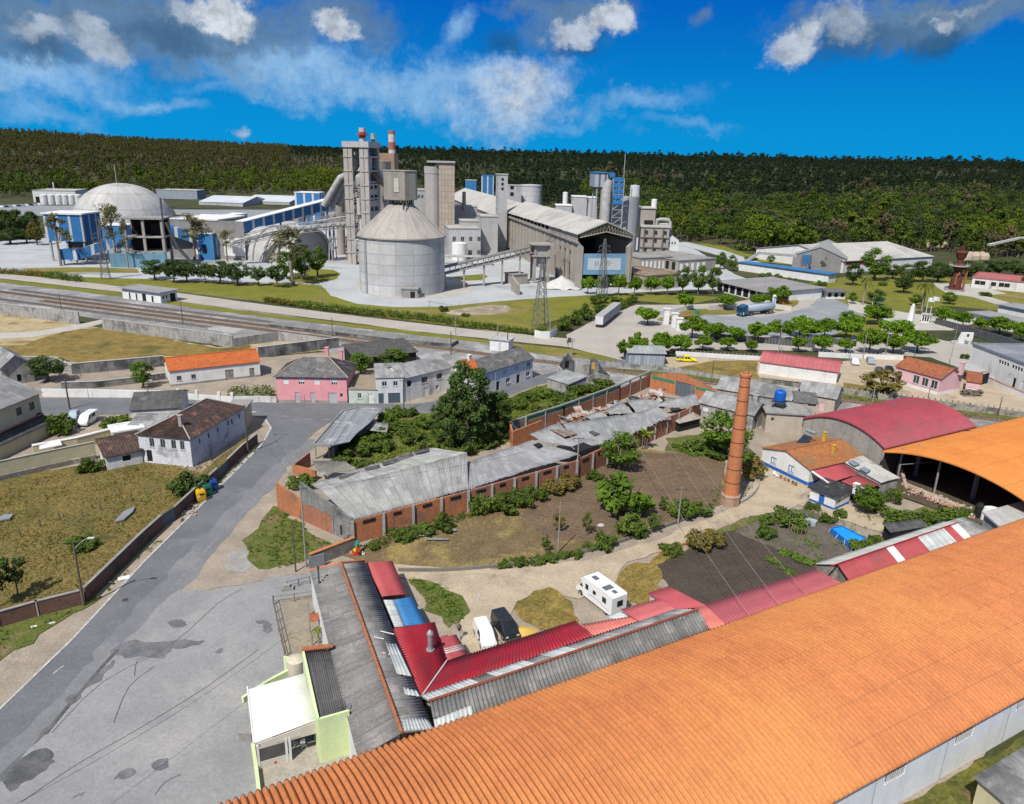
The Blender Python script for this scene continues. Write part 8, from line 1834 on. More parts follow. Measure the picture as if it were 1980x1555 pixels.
for(x,y,ty,w),lb in zip(((1319,569,512,34),(1349,569,511,38),(1378,569,516,36),(1392,521,487,25),(1415,525,492,22),(1489,511,492,17),(1648,553,508,40),(1746,567,533,36),(1769,591,568,22),(1835,589,564,27),(1692,591,560,36),(1647,588,565,17),(1703,768,713,84),(1689,543,478,62),(1592,524,493,22)),('left one of three big dark trees by the grey canopy','middle one of three big dark trees by the grey canopy','right one of three big dark trees by the grey canopy','left tree of the pair between the tan stores and the blue roof','right tree of the pair between the tan stores and the blue roof','small tree beside the batching plant belt','dense dark tree in front of the long warehouse','round dark tree alone on the park lawn with its shadow','small tree with a shadow left of the tall palm','small round tree on the lawn left of the kiln court path','dark bushy tree behind the green and blue flags','little tree right of the white gatehouse','big round olive-brown tree between the parked cars and the tracks','tall loose tree with bare gaps in front of the long warehouse','grey-green slender tree between the two warehouses')):
 pl('broad',x,y,ty,w,'park_tree',lb,fol=F_RUST if x==1703 else(F_PINE if x in(1648,1746,1692,1592)else None))
for(x,y,ty,w),lb in zip(((1465,486,414,72),(1502,484,428,44),(1541,483,424,54)),('biggest bright green tree at the edge of the wood, left of three','middle bright green tree at the edge of the wood','bright green tree at the edge of the wood, nearest the warehouses')):
 pl('broad',x,y,ty,w,'meadow_tree',lb,fol=foliage('meadow_leaves',(.09,.15,.014),(.18,.26,.024),trans=.3))
for k,(x,y,ty,w)in enumerate(((1752,546,510,42),(1782,547,504,46),(1812,546,506,44),(1842,534,505,44),(1872,534,503,46),(1902,534,502,44),(1930,533,503,44),(1962,534,502,46),(1990,540,506,44),(1725,540,512,34))):
 pl('broad',x,y,ty,w,'grove_tree','dark tree of the dense grove behind the rust-red kiln',group='trees of the grove behind the kiln',fol=F_PINE)
pl('broad',1990,566,520,40,'willow_tree','pale drooping tree at the right edge in front of the club house')
for(x,y,ty,w,h),lb in zip(((1668,590,527,24,0),(1782,602,537,36,0)),('slim palm on the lawn behind the gatehouse','tall broad palm left of the white flags')):pl('palm',x,y,ty,w,'palm_tree',lb)
pl('palm',617,1246,1208,24,'yucca_plant','small spiky yucca in the dog yard beside the long grey house','plant')
FR,BK,RR_='street trees in the front row along the road','street trees in the back row before the turning circle','trees along the black-grey wall at the right'
for(x,y,ty,w),lb in zip(((1207,697,655,32),(1231,691,641,40),(1280,690,640,44),(1315,684,645,38),(1358,677,648,35),(1406,678,651,33),(1452,681,657,27),(1543,681,648,31),(1588,683,646,36),(1635,682,653,31),(1680,684,632,50),(1726,684,643,48),(1772,682,638,64)),('small street tree at the left end, just left of the sheet-metal shed','street tree directly behind the left end of the sheet-metal shed','wide street tree behind the middle of the sheet-metal shed','street tree behind the open end of the sheet-metal shed','street tree above the yellow pickup','street tree above the heap right of the yellow pickup','smallest street tree of the front row, a bright tuft','street tree above the left part of the red-roofed barn','street tree above the right end of the red-roofed barn','small street tree at the left end of the balustrade wall','tall street tree above the parked white car','street tree above the roof ridge of the orange-tiled pink house','widest street tree, last of the front row, with a dark shadow')):
 pl('street',x,y,ty,w,'street_tree',lb,group=FR)
for(x,y,ty,w),lb in zip(((1337,654,611,44),(1378,663,619,42),(1423,662,629,32),(1465,663,620,48),(1508,660,616,50),(1545,652,610,46),(1560,658,620,46),(1593,655,613,42),(1635,655,616,46),(1642,642,600,44),(1695,629,588,50),(1730,657,616,62),(1252,629,591,40),(1324,600,563,36),(1403,599,567,38),(1468,593,567,38),(1507,587,551,40)),('leftmost tree of the back row, beside the white gate posts','second tree of the back row, at the left end of the dark wall','darker narrow tree of the back row in the gap of the dark wall','wide flat-headed tree of the back row, before the tanker','tree of the back row straight below the tanker rear','tree of the back row behind its neighbours, right of the tanker','tree of the back row where the two dark walls meet','tree of the back row at the right part of the dark wall','tree of the back row at the right end of the dark wall','dark tree behind the end of the back row','large dark tree on the small lawn by the flag poles','broadest tree of the back row, at its right end','tree with a bare trunk standing alone beside the trailer yard','tree on the traffic island left of the tanker','tree on the traffic island just left of the tanker cab','tree with white blossom behind the tanker tank','dark tree over the brown planter behind the tanker')):
 pl('street',x,y,ty,w,'street_tree',lb,group=BK)
for(x,y,ty,w),lb in zip(((1826,629,592,36),(1860,634,602,34),(1894,640,612,30),(1931,648,612,48),(1971,662,622,34)),('first tree along the black-grey wall, beside the white flags','second tree along the black-grey wall','small middle tree along the black-grey wall','wide fourth tree along the black-grey wall','last tree along the black-grey wall, at the right edge')):
 pl('street',x,y,ty,w,'street_tree',lb,group=RR_)
for(x,y,ty,w),lb in zip(((1090,639,605,32),(1110,629,596,30),(1131,618,584,30),(1162,605,583,30),(1160,588,566,38),(1434,484,466,30),(1452,504,493,20),(1480,537,524,22),(1500,541,528,22),(1525,556,533,20),(1540,558,535,20),(1554,558,538,18),(1571,566,541,22),(1588,553,540,18),(1707,553,541,16),(1611,544,537,11),(1906,573,562,22),(1865,695,682,14),(1190,584,572,22),(857,603,588,16),(900,612,603,14)),('big bush left of the white trailer, nearest the road','second bush up along the trailer yard','third bush up along the trailer yard','bush at the top corner of the trailer yard','wide bush at the foot of the small lattice pylon','bush at the left foot of the biggest bright green tree','bush on the meadow beside the batching plant belt','left bush before the blue flat roof','right bush before the blue flat roof','bush behind the right end of the grey canopy','second bush behind the right end of the grey canopy','third bush right of the grey canopy','round bush at the corner right of the grey canopy','bush at the right end of the blue flat roof','tiny bush on the park lawn between tree and palm','tiniest bush on the lawn above the gatehouse','bush at the edge of the sloping meadow by the kiln court','small bush at the left corner of the grey works','low bush on the lawn under the fullest round tree','dark bush in the meadow right of the great silo','light bush in the meadow near the bare patch')):
 pl('bush',x,y,ty,w,'bush',lb,'bush',group='bushes round the plant')
pl('conifer',903,868,702,92,'big_pine','huge dark pine with an uneven crown in the middle of the picture','tree')
pl('conifer',866,862,762,62,'big_pine','lower dark pine leaning against the left side of the huge pine','tree')
pl('conifer',958,850,757,54,'big_pine','lower dark pine at the right side of the huge pine','tree')
for(k,x,y,ty,w),lb in zip((('broad',763,726,674,64),('broad',697,726,683,48),('bush',710,676,661,34),('broad',93,738,688,78),('broad',277,750,700,52),('bush',113,838,790,62),('bush',230,830,800,50),('bush',366,957,906,62),('bush',178,912,880,42),('shrub',35,1152,1082,50),('shrub',-4,1175,1090,50),('bush',155,1060,1032,58),('bush',585,944,914,52)),('round green tree behind the grey-white house','dark tree right behind the pink house','small dark bush at the end of the long dark shed','very dark round-headed tree behind the cream house at the left','grey-green fluffy tree left of the orange-roofed barn','flowering bush beside the white van','low bush right of the white van','dark bush behind the rubbish containers','bush at the left of the small white shed','young pine in the lower left of the rough field','dark young pine at the left edge of the rough field','low spreading green bush in the middle of the rough field','green bush over the orange wall at the ruin corner')):
 pl(k,x,y,ty,w,{'broad':'broadleaf_tree','bush':'bush','shrub':'young_pine'}[k],lb,'tree' if k!='bush' else 'bush',fol=F_PINE if x in(93,366,35,-4,710)else None)
for k,(x,y,w)in enumerate(((742,820,40),(765,806,38),(778,840,48),(722,870,50),(692,884,44),(664,876,38),(748,872,46),(800,858,46),(824,828,46),(662,902,36),(702,904,36),(962,786,48),(1002,790,44),(986,826,42),(1022,775,38),(1042,800,36),(1092,780,46),(1112,765,44),(1076,790,40),(1140,760,40),(1166,755,46),(1184,765,36),(1122,794,34),(1010,850,34),(940,868,40),(790,805,34),(735,848,40),(680,860,36),(830,870,36),(1052,770,34),(1100,745,30))):
 pl('bush',x,y,y-w*.62,w,'wild_bush','wild green bush in the overgrown plot round the huge pine','bush',group='wild bushes in the overgrown plot')
for(k,x,y,ty,w),lb in zip((('broad',1196,908,836,76),('bush',1203,992,908,100),('bush',1218,1035,984,62),('shrub',1080,1029,996,28),('shrub',1134,1036,996,22),('bush',1165,1063,1024,42),('shrub',1055,1069,1040,22),('bush',1062,1086,1063,30),('bush',1090,1079,1062,24),('bush',1117,1077,1060,30),('bush',1003,1093,1071,30),('bush',973,1097,1080,26),('bush',1038,1090,1073,28),('shrub',1264,1030,996,32),('shrub',1282,990,962,22),('bush',1317,1002,960,46),('bush',1355,997,966,40),('bush',1362,1060,1014,68),('bush',1296,1070,1046,40),('banana',1246,870,820,40),('bush',1225,862,838,28),('bush',975,990,950,50),('bush',1006,980,938,46),('bush',1032,968,930,46),('bush',1080,952,916,50),('bush',1100,944,908,40),('bush',930,992,942,44),('broad',1400,886,792,92),('bush',1455,928,878,38),('bush',1430,900,860,44),('bush',1350,872,842,54),('bush',1385,885,862,40),('bush',858,1027,988,38),('bush',780,1040,1016,54),('bush',822,1033,1008,44),('bush',722,1064,1046,22),('bush',1140,1062,1046,26),('bush',1240,1040,1020,34),('bush',1150,930,905,30)),('tall dense tree against the ruined factory in the middle','widest round green bush in the tilled plot','bush below the widest round bush, beside the dirt track','slim young tree beside the leaning pole shadow','young fruit tree between the white stone and the slim pole','bush at the bend of the curved kerb wall','little sapling above the curved kerb wall','low bright bush at the foot of the sapling','small bush just right of the kerb pole','low hedge-like bush along the kerb wall','third bush from the left end of the kerb wall','first bush at the left end of the kerb wall','bush near the left end of the kerb wall, beside the sapling','loose young tree left of the garden pole','tiny tree alone in the tilled soil','bush just right of the garden pole','bush left of the foot of the brick chimney','reddish bush at the top of the dark ploughed plot','low flower bush on the orange brick edging','banana plant with big pale leaves by the ruined factory','dark bush beside the banana plant','left one of the bushes growing along the factory wall','second of the bushes growing along the factory wall','third of the bushes growing along the factory wall','flowering bush near the leaning pole at the factory wall','small flowering bush right of the factory wall row','creeper climbing over the factory eave','big tree behind the brick chimney','yellow-green bush right of the brick chimney','bush between chimney and big tree','leafy vegetable clump left of the brick chimney','low leafy clump beside the big tree','dark shrub against the orange factory wall','spreading scrub along the factory wall foot','scrub beside the dark shrub at the factory wall','tiny shrub at the factory gate corner','small bush on the inner bend of the kerb wall','bush at the kerb wall below the garden pole','bush left of the tall dense tree')):
 pl(k,x,y,ty,w,{'broad':'garden_tree','bush':'garden_bush','shrub':'young_tree','banana':'banana_plant'}[k],lb,{'bush':'bush','banana':'plant'}.get(k,'tree'),fol=F_RUST if x in(1362,1455,1080,1100)else(F_BROAD if x in(1203,1196)else None))
for(k,x,y,ty,w),lb in zip((('bush',1480,1044,1002,36),('bush',1524,1014,976,54),('bush',1482,1013,990,36),('broad',1672,992,936,60),('bush',1690,985,940,40),('bush',1727,975,938,32),('bush',1735,1013,976,58),('bush',1790,1015,983,54),('bush',1835,1008,976,58),('bush',1660,1065,1036,36),('bush',1690,1055,1030,30),('bush',1545,1030,1010,26),('bush',1600,1012,990,30),('bush',1570,985,968,30),('bush',1625,1000,980,26),('bush',1860,1000,975,34)),('round citrus bush alone in the vegetable garden','broad bush at the corner of the vegetable garden','spiky low bush by the track corner of the garden','dark tree right of the little black-roofed hut','second dark bush behind the little black-roofed hut','dark bush below the torn roof','broad light bush above the black-tarred shed','bush right of the black-tarred shed','large bush near the brick rubble','cabbage-like bush at the end of the blue pool','plant beside the tarred shed and the pool','low plant between bean poles and pool','plant above the blue pool','flower bed bush below the little hut','bush between the hut and the pool','bush at the end of the brick rubble')):
 pl(k,x,y,ty,w,{'broad':'garden_tree','bush':'garden_bush'}[k],lb,'tree' if k=='broad' else 'bush')
def hedge(label,px,h,wd,fol,name='hedge',dens=84,size=.42):
 pts=[G(x,y)for x,y in px];m=MB(True);rnd=random.Random(len(label))
 for a,b in zip(pts,pts[1:]):
  L=(b-a).length;nn=Vc((-(b-a).y,(b-a).x,0))/L
  for k in range(int(L/.7)):
   for q in range(3):
    c=a.lerp(b,(k+rnd.random())/(L/.7))+nn*rnd.uniform(-.5,.5)*wd+Vc((0,0,h*rnd.uniform(.3,.8)));lfb(m,c,wd*.42,dens//3,size,h/wd*.8,rnd)
 return m.B(name,fol,None,label,'hedge')
hedge('long dense green hedge between the lawn and the perimeter road',[(575,594),(690,608),(800,618),(884,629)],2.6,2.4,Fu)
hedge('reddish-brown thin hedge at the left end of the long green hedge',[(510,584),(575,593)],2.,1.8,F_RUST)
hedge('thin hedge on wire along the road below the meadow',[(886,631),(960,640),(1034,650)],2.3,1.4,Fu)
hedge('leafy hedge on top of the low white wall beside the pink house',[(447,772),(490,774),(532,768)],3.0,2.4,Fu)
hedge('olive hedge along the perimeter road at the left edge',[(-20,528),(40,532),(86,536)],2.6,2.6,F_RUST)
hedge('bright green hedge clump left of the thin lattice pylon',[(90,537),(155,546)],3.,3.,Fu)
hedge('trimmed hedge along the top of the trailer yard',[(1186,606),(1228,582)],2.4,2.4,Fu)
hedge('hedge round the foot of the nearest pylon',[(1034,648),(1058,650)],2.8,2.2,Fu)
hedge('bed of leafy vegetables in the dark ploughed plot',[(1512,1072),(1545,1084),(1576,1096)],.7,1.6,F_CROP,'vegetable_bed',120,.3)
hedge('second bed of leafy vegetables nearer the dirt track',[(1484,1080),(1510,1100),(1538,1116)],.55,1.0,F_CROP,'vegetable_bed',90,.28)
hedge('green bean bed beside the big tree',[(1300,866),(1330,874),(1352,884)],.8,1.8,F_CROP,'vegetable_bed',120,.3)
def cover(name,label,px,dens,h,fol,size=.25,upright=False,thr=-.15,seed=1):

 poly=[G(x,y).to_2d()for x,y in px];rnd=random.Random(seed);m=MB(True)
 x0,x1=min(p.x for p in poly),max(p.x for p in poly);y0,y1=min(p.y for p in poly),max(p.y for p in poly)
 def inside(x,y):
  c=False
  for i in range(len(poly)):
   a,b=poly[i],poly[i-1]
   if(a.y>y)!=(b.y>y)and x<(b.x-a.x)*(y-a.y)/(b.y-a.y)+a.x:c=not c
  return c
 for _ in range(int((x1-x0)*(y1-y0)*dens)):
  x,y=rnd.uniform(x0,x1),rnd.uniform(y0,y1)
  if not inside(x,y):continue
  n=noise.noise((x*.22,y*.22,seed))+.5*noise.noise((x*.9,y*.9,seed))
  if n<thr:continue
  hh=h*rnd.uniform(.4,1.2)*(1+n)
  if upright:
   a=rnd.uniform(0,3.14);s=size*rnd.uniform(.7,1.3);d=Vc((math.cos(a)*s,math.sin(a)*s,0));l=Vc((rnd.uniform(-.5,.5)*hh,rnd.uniform(-.5,.5)*hh,hh));p=Vc((x,y,.08))
   m.face([p-d,p+d,p+d*.25+l])
  else:lfb(m,(x,y,hh*.5+.1),hh*.6+.1,7,size,.7,rnd)
 o=m.B(name,fol,None);tag(o,label,'plants',kind='stuff');return o
cover('tall_grass','dry brownish grass standing all over the rough field',[(-60,960),(0,940),(190,905),(300,900),(430,890),(480,850),(400,950),(340,990),(170,1150),(0,1195),(-80,1210)],8,.26,foliage('field_stalks',(.19,.145,.042),(.28,.205,.06),(.12,.115,.03),trans=.2),.11,True,-.45,3)
cover('weeds','low green weeds between the rough field grass',[(30,1060),(150,1010),(260,960),(400,930),(350,975),(200,1110),(80,1140)],.5,.4,Fu,.22,False,.12,4)
cover('weeds','rank green growth covering the overgrown plot',[(640,895),(690,850),(750,805),(830,802),(960,780),(1040,750),(1110,738),(1190,765),(1080,802),(1030,842),(900,880),(830,868),(700,905)],3.2,.55,foliage('weed_leaves',(.10,.145,.02),(.21,.25,.04),(.24,.21,.06),trans=.3),.3,False,-.3,5)
cover('weeds','short green weeds on the triangle below the ruin front',[(536,985),(560,995),(600,1032),(640,1052),(615,1074),(590,1086),(560,1098),(500,1100),(480,1085),(478,1060),(502,1012)],4,.22,Fu,.2,False,-.1,6)
cover('weeds','green weeds and flowers behind the red and blue lean-to roofs',[(792,1122),(850,1132),(885,1162),(902,1175),(896,1200),(872,1214),(824,1172)],6,.4,F_CROP,.22,False,-.2,7)
cover('weeds','tangled plants along the kerb wall and the chimney',[(1180,1052),(1300,1008),(1400,975),(1440,965),(1460,930),(1440,915),(1380,950),(1290,990),(1180,1030)],1.6,.5,Fu,.25,False,.02,8)
cover('weeds','plants in the vegetable garden round the blue pool',[(1440,1010),(1560,985),(1640,1000),(1760,1000),(1860,1000),(1830,1030),(1700,1060),(1640,1060),(1590,1090),(1500,1060)],1.4,.5,F_CROP,.24,False,.05,9)
cover('weeds','strip of green weeds along the foot of the roadside brick wall',[(498,862),(440,915),(342,1008),(170,1170),(0,1222),(0,1262),(110,1200),(190,1168),(345,1016),(445,922),(503,866)],3,.25,Fu,.2,False,-.05,10)
cover('weeds','weeds growing along the wall of the ruined factory',[(700,1062),(760,1030),(900,985),(1060,940),(1120,925),(1125,935),(1060,960),(900,1005),(770,1050),(720,1070)],6,.55,Fu,.25,False,-.3,11)
cover('tall_grass','grass strip between the white hall wall and the outhouse',[(1700,1590),(1760,1558),(1985,1424),(2050,1400),(1990,1480),(1890,1555)],6,.3,Fu,.14,True,-.4,12)
cover('weeds','rough growth on the railway bank below the tracks',[(1180,716),(1330,730),(1500,748),(1640,768),(1800,792),(2000,820),(2000,826),(1800,800),(1640,776),(1330,738),(1180,722)],1.2,.5,Fu,.3,False,0.,13)
# ------ vehicles
TYRE=M('tyre_rubber',(.018,.018,.019),(.03,.03,.03),sc=3.,rough=.8);RIM=M('wheel_rim',(.35,.36,.37),(.28,.29,.3),sc=3.,rough=.4,metal=.5)
CARGL=glass('car_glass',(.012,.018,.022),.05);LAMP=M('lamp_glass',(.6,.6,.58),(.5,.5,.48),sc=3.,rough=.15);TAIL=M('tail_lamp',(.35,.01,.01),(.3,.01,.01),sc=3.,rough=.2)
def wheels(t,xs,w,r=.33,wd=.22):
 for x in xs:
  for s in(-1,1):
   m=MB();m.tube([(x,s*(w-wd),r),(x,s*w,r)],r,16,smooth=False);o=m.B('wheel',TYRE,t)
   m=MB();m.tube([(x,s*(w+.004),r),(x,s*(w+.02),r)],r*.6,12,smooth=False);m.B('rim',RIM,o)
def car(name,label,loc,rz,st,W,paint,wx,glassy,screens,scale=1.,cat='car',r=.33,group=None,lights=(.75,.7)):

 t=tg(name,label,cat,loc,rz,group,scale);m=MB();rows=[];w=W/2
 def ring(s):
  x,a,b,c,k=s;return[(x,-w*.96,a),(x,-w,(a+b)/2),(x,-w*.97,b),(x,-w*k,c-.06),(x,-w*k*.86,c),(x,0,c+.02),(x,w*k*.86,c),(x,w*k,c-.06),(x,w*.97,b),(x,w,(a+b)/2),(x,w*.96,a)]
 for s in st:rows.append([m.P(p)for p in ring(s)])
 for a,b in zip(rows,rows[1:]):
  for i in range(10):m.idx([a[i],b[i],b[i+1],a[i+1]],smooth=False)
  m.idx([a[10],b[10],b[0],a[0]])
 m.f.append(rows[0]);m.f.append(rows[-1][::-1]);m.B('body',paint,t,fix=True)
 X=lambda x:next(((p,q,(x-p[0])/((q[0]-p[0])or 1))for p,q in zip(st,st[1:])if p[0]<=x<=q[0]),(st[-2],st[-1],1))
 def side(x,f,s):
  p,q,u=X(x);b,c,k=(p[i]+(q[i]-p[i])*u for i in(2,3,4));c-=.06
  return(x,s*(w*(.97+(k-.97)*f)+.012),b+(c-b)*f)
 for x0,x1,x2,x3 in glassy:
  for s in(-1,1):m=MB();m.face([side(x0,.06,s),side(x1,.06,s),side(x2,.9,s),side(x3,.9,s)][::s]);m.B('window',CARGL,t)
 for x0,f0,x1,f1 in screens:
  m=MB();a,b,c,d=side(x0,f0,-1),side(x0,f0,1),side(x1,f1,1),side(x1,f1,-1);off=Vc((.02 if x0>0 else-.02,0,.02));m.face([Vc(p)+off for p in((a[0],a[1]*.9,a[2]),(b[0],b[1]*.9,b[2]),(c[0],c[1]*.9,c[2]),(d[0],d[1]*.9,d[2]))]);m.B('windscreen' if x0>0 else 'rear_window',CARGL,t)
 wheels(t,wx,w+.01,r)
 xf,xr=st[-1][0],st[0][0]
 for s in(-1,1):
  m=MB();m.box(xf-.02,s*w*.72-.16,lights[0]-.09,xf+.03,s*w*.72+.16,lights[0]+.09);m.B('headlight',LAMP,t)
  m=MB();m.box(xr-.03,s*w*.86-.07,lights[1],xr+.02,s*w*.86+.07,lights[1]+.3);m.B('tail_light',TAIL,t)
 m=MB();m.box(xf-.05,-w*.9,.22,xf+.06,w*.9,.42);m.B('bumper',Dk,t)
 for s in(-1,1):m=MB();x=glassy[-1][1];m.box(x-.05,s*(w+.02),1.0,x+.1,s*(w+.2),1.16)if s>0 else m.box(x-.05,-w-.2,1.0,x+.1,-w-.02,1.16);m.B('wing_mirror',Dk,t)
 return t
SALOON=[(-2.1,.35,.85,.9,.9),(-1.95,.25,.9,1.0,.9),(-1.5,.25,.92,1.38,.8),(-.5,.22,.92,1.46,.78),(.35,.22,.92,1.42,.78),(1.05,.25,.92,1.0,.86),(1.8,.25,.8,.86,.88),(2.1,.3,.66,.72,.82)]
SALG=[(-1.55,-.35,-.4,-1.3),(-.3,.85,.3,-.28)];SALS=[(1.08,.1,.42,.92),(-1.93,.2,-1.55,.9)]
VANL=[(-2.1,.35,1.05,1.78,.86),(-2.0,.25,1.06,1.85,.88),(0.,.22,1.06,1.88,.88),(.75,.22,1.06,1.82,.86),(1.35,.25,1.05,1.14,.9),(2.0,.28,.9,.98,.86),(2.15,.35,.7,.76,.82)]
VANG=[(-.1,1.15,.78,.0)];VANS=[(1.33,.15,.8,.92),(-2.09,.12,-2.05,.9)]
PW=M('car_white',(.70,.71,.71),(.66,.67,.67),sc=2.,rough=.3,spec=.5,grain=.02);PB=M('car_black',(.012,.014,.018),(.016,.018,.022),sc=2.,rough=.2,spec=.6,grain=.02)
def heading(p,q):d=G(*q)-G(*p);return math.atan2(d.y,d.x)
car('small_van','white small van parked facing the red roof',G(937,1238),heading((929,1222),(946,1260)),VANL,1.8,PW,(-1.35,1.4),VANG,VANS,.95,'van')
car('small_van','black small van parked beside the white one',G(976,1221),heading((962,1203),(991,1243)),VANL,1.82,PB,(-1.35,1.4),VANG+[(-1.85,-.3,-.3,-1.8)],VANS,.98,'van')
VANT=[(-2.4,.35,1.15,1.85,.86),(-2.3,.25,1.15,1.95,.88),(.3,.22,1.15,1.98,.88),(.95,.22,1.15,1.9,.85),(1.75,.25,1.1,1.2,.9),(2.3,.28,.92,1.0,.86),(2.45,.35,.7,.78,.82)]
car('minibus','white minibus van parked by the bushes beside the main street',G(171,818),heading((188,806),(152,830)),VANT,1.9,PW,(-1.5,1.5),[(-1.1,.15,.15,-1.1),(.3,1.5,.95,.35)],[(1.73,.12,1.0,.92)],1.05,'van')
car('parked_car','pale blue car half hidden behind the white minibus van',G(143,809),heading((150,800),(138,818)),SALOON,1.75,M('car_silverblue',(.42,.50,.56),(.38,.46,.52),sc=2.,rough=.3),(-1.3,1.3),SALG,SALS,.95)
for(x,y,lb,c)in((1652,704,'white car, left one of two by the white balustrade wall',PW),(1683,703,'grey car, right one of two by the white balustrade wall',M('car_grey',(.30,.33,.36),(.27,.30,.33),sc=2.,rough=.3)),(1700,723,'dark blue car behind the round olive tree',M('car_blue',(.04,.07,.12),(.05,.08,.14),sc=2.,rough=.3)),(1719,721,'black car against the corner of the pink house',PB)):
 car('parked_car',lb,G(x,y),heading((x,y),(x+5,y+9)),SALOON,1.75,c,(-1.3,1.3),SALG,SALS,1.1,group='cars parked in the station yard')
for k,x in enumerate(range(4,100,8)):
 p=G(x,402-x*.07);m=MB();m.prism([(p.x-2.2,p.y-1),(p.x+2.2,p.y-1),(p.x+2.2,p.y+1),(p.x-2.2,p.y+1)],.3,1.1);m.prism([(p.x-1.2,p.y-.85),(p.x+1.1,p.y-.85),(p.x+1.1,p.y+.85),(p.x-1.2,p.y+.85)],1.1,1.7)
 m.B('distant_car',(PW,M('car_grey',(.3,.3,.3)),PB)[(k*5)%3],None,'tiny car in the far car park at the left, before the white warehouse','car','cars in the far car park')
PY=M('car_yellow',(.80,.66,.005),(.76,.62,.005),sc=2.,rough=.35,grain=.02)
PICK=[(-2.65,.5,.98,1.02,.97),(-.75,.45,.98,1.02,.97),(-.7,.45,1.0,1.72,.84),(-.3,.42,1.0,1.78,.82),(.55,.42,1.0,1.74,.82),(1.2,.45,1.0,1.08,.9),(2.3,.45,.92,.98,.9),(2.6,.5,.75,.8,.85)]
t=car('pickup_truck','bright yellow double-cab pickup beside the sheet-metal shed',G(1327,700),heading((1306,699),(1348,701)),PICK,1.85,PY,(-1.6,1.65),[(-.62,.0,.0,-.5),(.08,1.0,.5,.08)],[(1.18,.12,.6,.92)],1.02,'pickup',.38)
m=MB();m.box(-2.55,-.82,1.021,-.8,.82,1.05);m.B('load_bed',DARK,t);m=MB();m.box(-2.1,-.5,1.05,-1.2,.5,1.5);m.bar((-.85,-.7,1.),(-.85,-.7,1.75),.06);m.bar((-.85,.7,1.),(-.85,.7,1.75),.06);m.bar((-.85,-.7,1.75),(-.85,.7,1.75),.06);m.B('load',Mt,t)
A_,B_=G(1119,1151),G(1178,1197);f=(A_-B_).normalized();L=6.3;rt=Vc((f.y,-f.x,0));c=(A_+B_)/2+rt*1.15
t=tg('motorhome','white motorhome parked on the grass beside the dirt track','motorhome',c,math.atan2(f.y,f.x))
m=MB();w=1.12;bev=.18
prof=[(-3.1,.45),(-3.15,2.75),(-3.0,2.92),(2.2,2.92),(2.75,2.45),(2.35,1.9),(2.2,1.45),(2.15,.45)]
a=[m.P((x,-w,z_))for x,z_ in prof];b=[m.P((x,w,z_))for x,z_ in prof];n=len(prof)
for i in range(n):j=(i+1)%n;m.f.append([a[i],b[i],b[j],a[j]])
m.f.append(a[:]);m.f.append(b[::-1]);m.B('body',M('camper_white',(.76,.76,.75),(.71,.71,.70),sc=1.,rough=.35,grain=.03),t,fix=True)
m=MB();cp=[(2.1,.4),(2.1,1.5),(2.45,1.9),(2.75,1.85),(3.15,1.25),(3.55,1.05),(3.7,.75),(3.68,.4)];w2=.95
a=[m.P((x,-w2,z_))for x,z_ in cp];b=[m.P((x,w2,z_))for x,z_ in cp];n=len(cp)
for i in range(n):j=(i+1)%n;m.f.append([a[i],b[i],b[j],a[j]])
m.f.append(a[:]);m.f.append(b[::-1]);m.B('cab',PW,t,fix=True)
m=MB();m.face([(2.79,-.82,1.84),(2.79,.82,1.84),(3.17,.86,1.28),(3.17,-.86,1.28)]);m.B('windscreen',CARGL,t,fix=True)
for s in(-1,1):
 m=MB();m.face([(2.4,s*.96,1.3),(3.05,s*.96,1.3),(2.72,s*.96,1.78),(2.42,s*.96,1.8)]);m.B('cab_window',CARGL,t)
 for x0,x1,z0,z1 in((1.2,1.75,1.55,2.25),(-.2,.35,1.6,2.1),(-2.1,-1.4,1.5,2.2)):m=MB();m.box(x0,s*w if s<0 else w,z0,x1,s*(w+.02),z1)if s>0 else m.box(x0,-w-.02,z0,x1,-w,z1);m.B('window',CARGL,t)
m=MB();m.box(-3.19,-.45,1.5,-3.15,.35,2.2);m.B('rear_window',CARGL,t)
m=MB()
for x,y,sx,sy in((1.2,.1,.42,.3),(-1.2,.2,.4,.62),(-2.3,.1,.3,.25)):m.box(x-sx,y-sy,2.92,x+sx,y+sy,2.99)
m.E('roof_hatch',M('roof_hatch',(.10,.11,.12),(.14,.15,.16),rough=.3),t)
m=MB()
for s in(-1,1):m.bar((-2.6,s*(w+.006),.9),(.2,s*(w+.006),1.25),.01,.07);m.bar((.2,s*(w+.006),1.25),(1.2,s*(w+.006),1.05),.01,.06)
m.B('grey_stripe',Mt,t);wheels(t,(-1.9,2.75),1.05,.36)
for s in(-1,1):m=MB();m.box(3.66,s*.7-.15,.72,3.72,s*.7+.15,.92);m.B('headlight',LAMP,t)
hd=heading((1499,603),(1424,611));t=tg('tanker_truck','blue tractor with a silver tank semi-trailer on the turning circle','truck',G(1461,609),hd,scale=1.12)
BLUEC=M('truck_blue',(.012,.07,.17),(.015,.09,.2),sc=2.,rough=.35,grain=.03)
m=MB();m.prism([(5.2,-1.25),(7.5,-1.25),(7.5,1.25),(5.2,1.25)],.7,[3.75,3.2,3.2,3.75]);m.B('cab',BLUEC,t)
m=MB();m.box(7.5,-1.1,1.75,7.53,1.1,2.95);m.B('windscreen',CARGL,t)
for s in(-1,1):m=MB();m.box(6.2,s*1.25-(.02 if s<0 else 0),1.75,7.3,s*1.25+(.02 if s>0 else 0),2.7);m.B('window',CARGL,t);m=MB();m.box(7.5,s*.85-.2,.8,7.54,s*.85+.2,1.02);m.B('headlight',LAMP,t)
m=MB();m.box(-7.4,-.5,.95,5.1,.5,1.2);m.box(2.2,-1.1,.7,4.9,1.1,1.15);m.B('chassis',Dk,t)
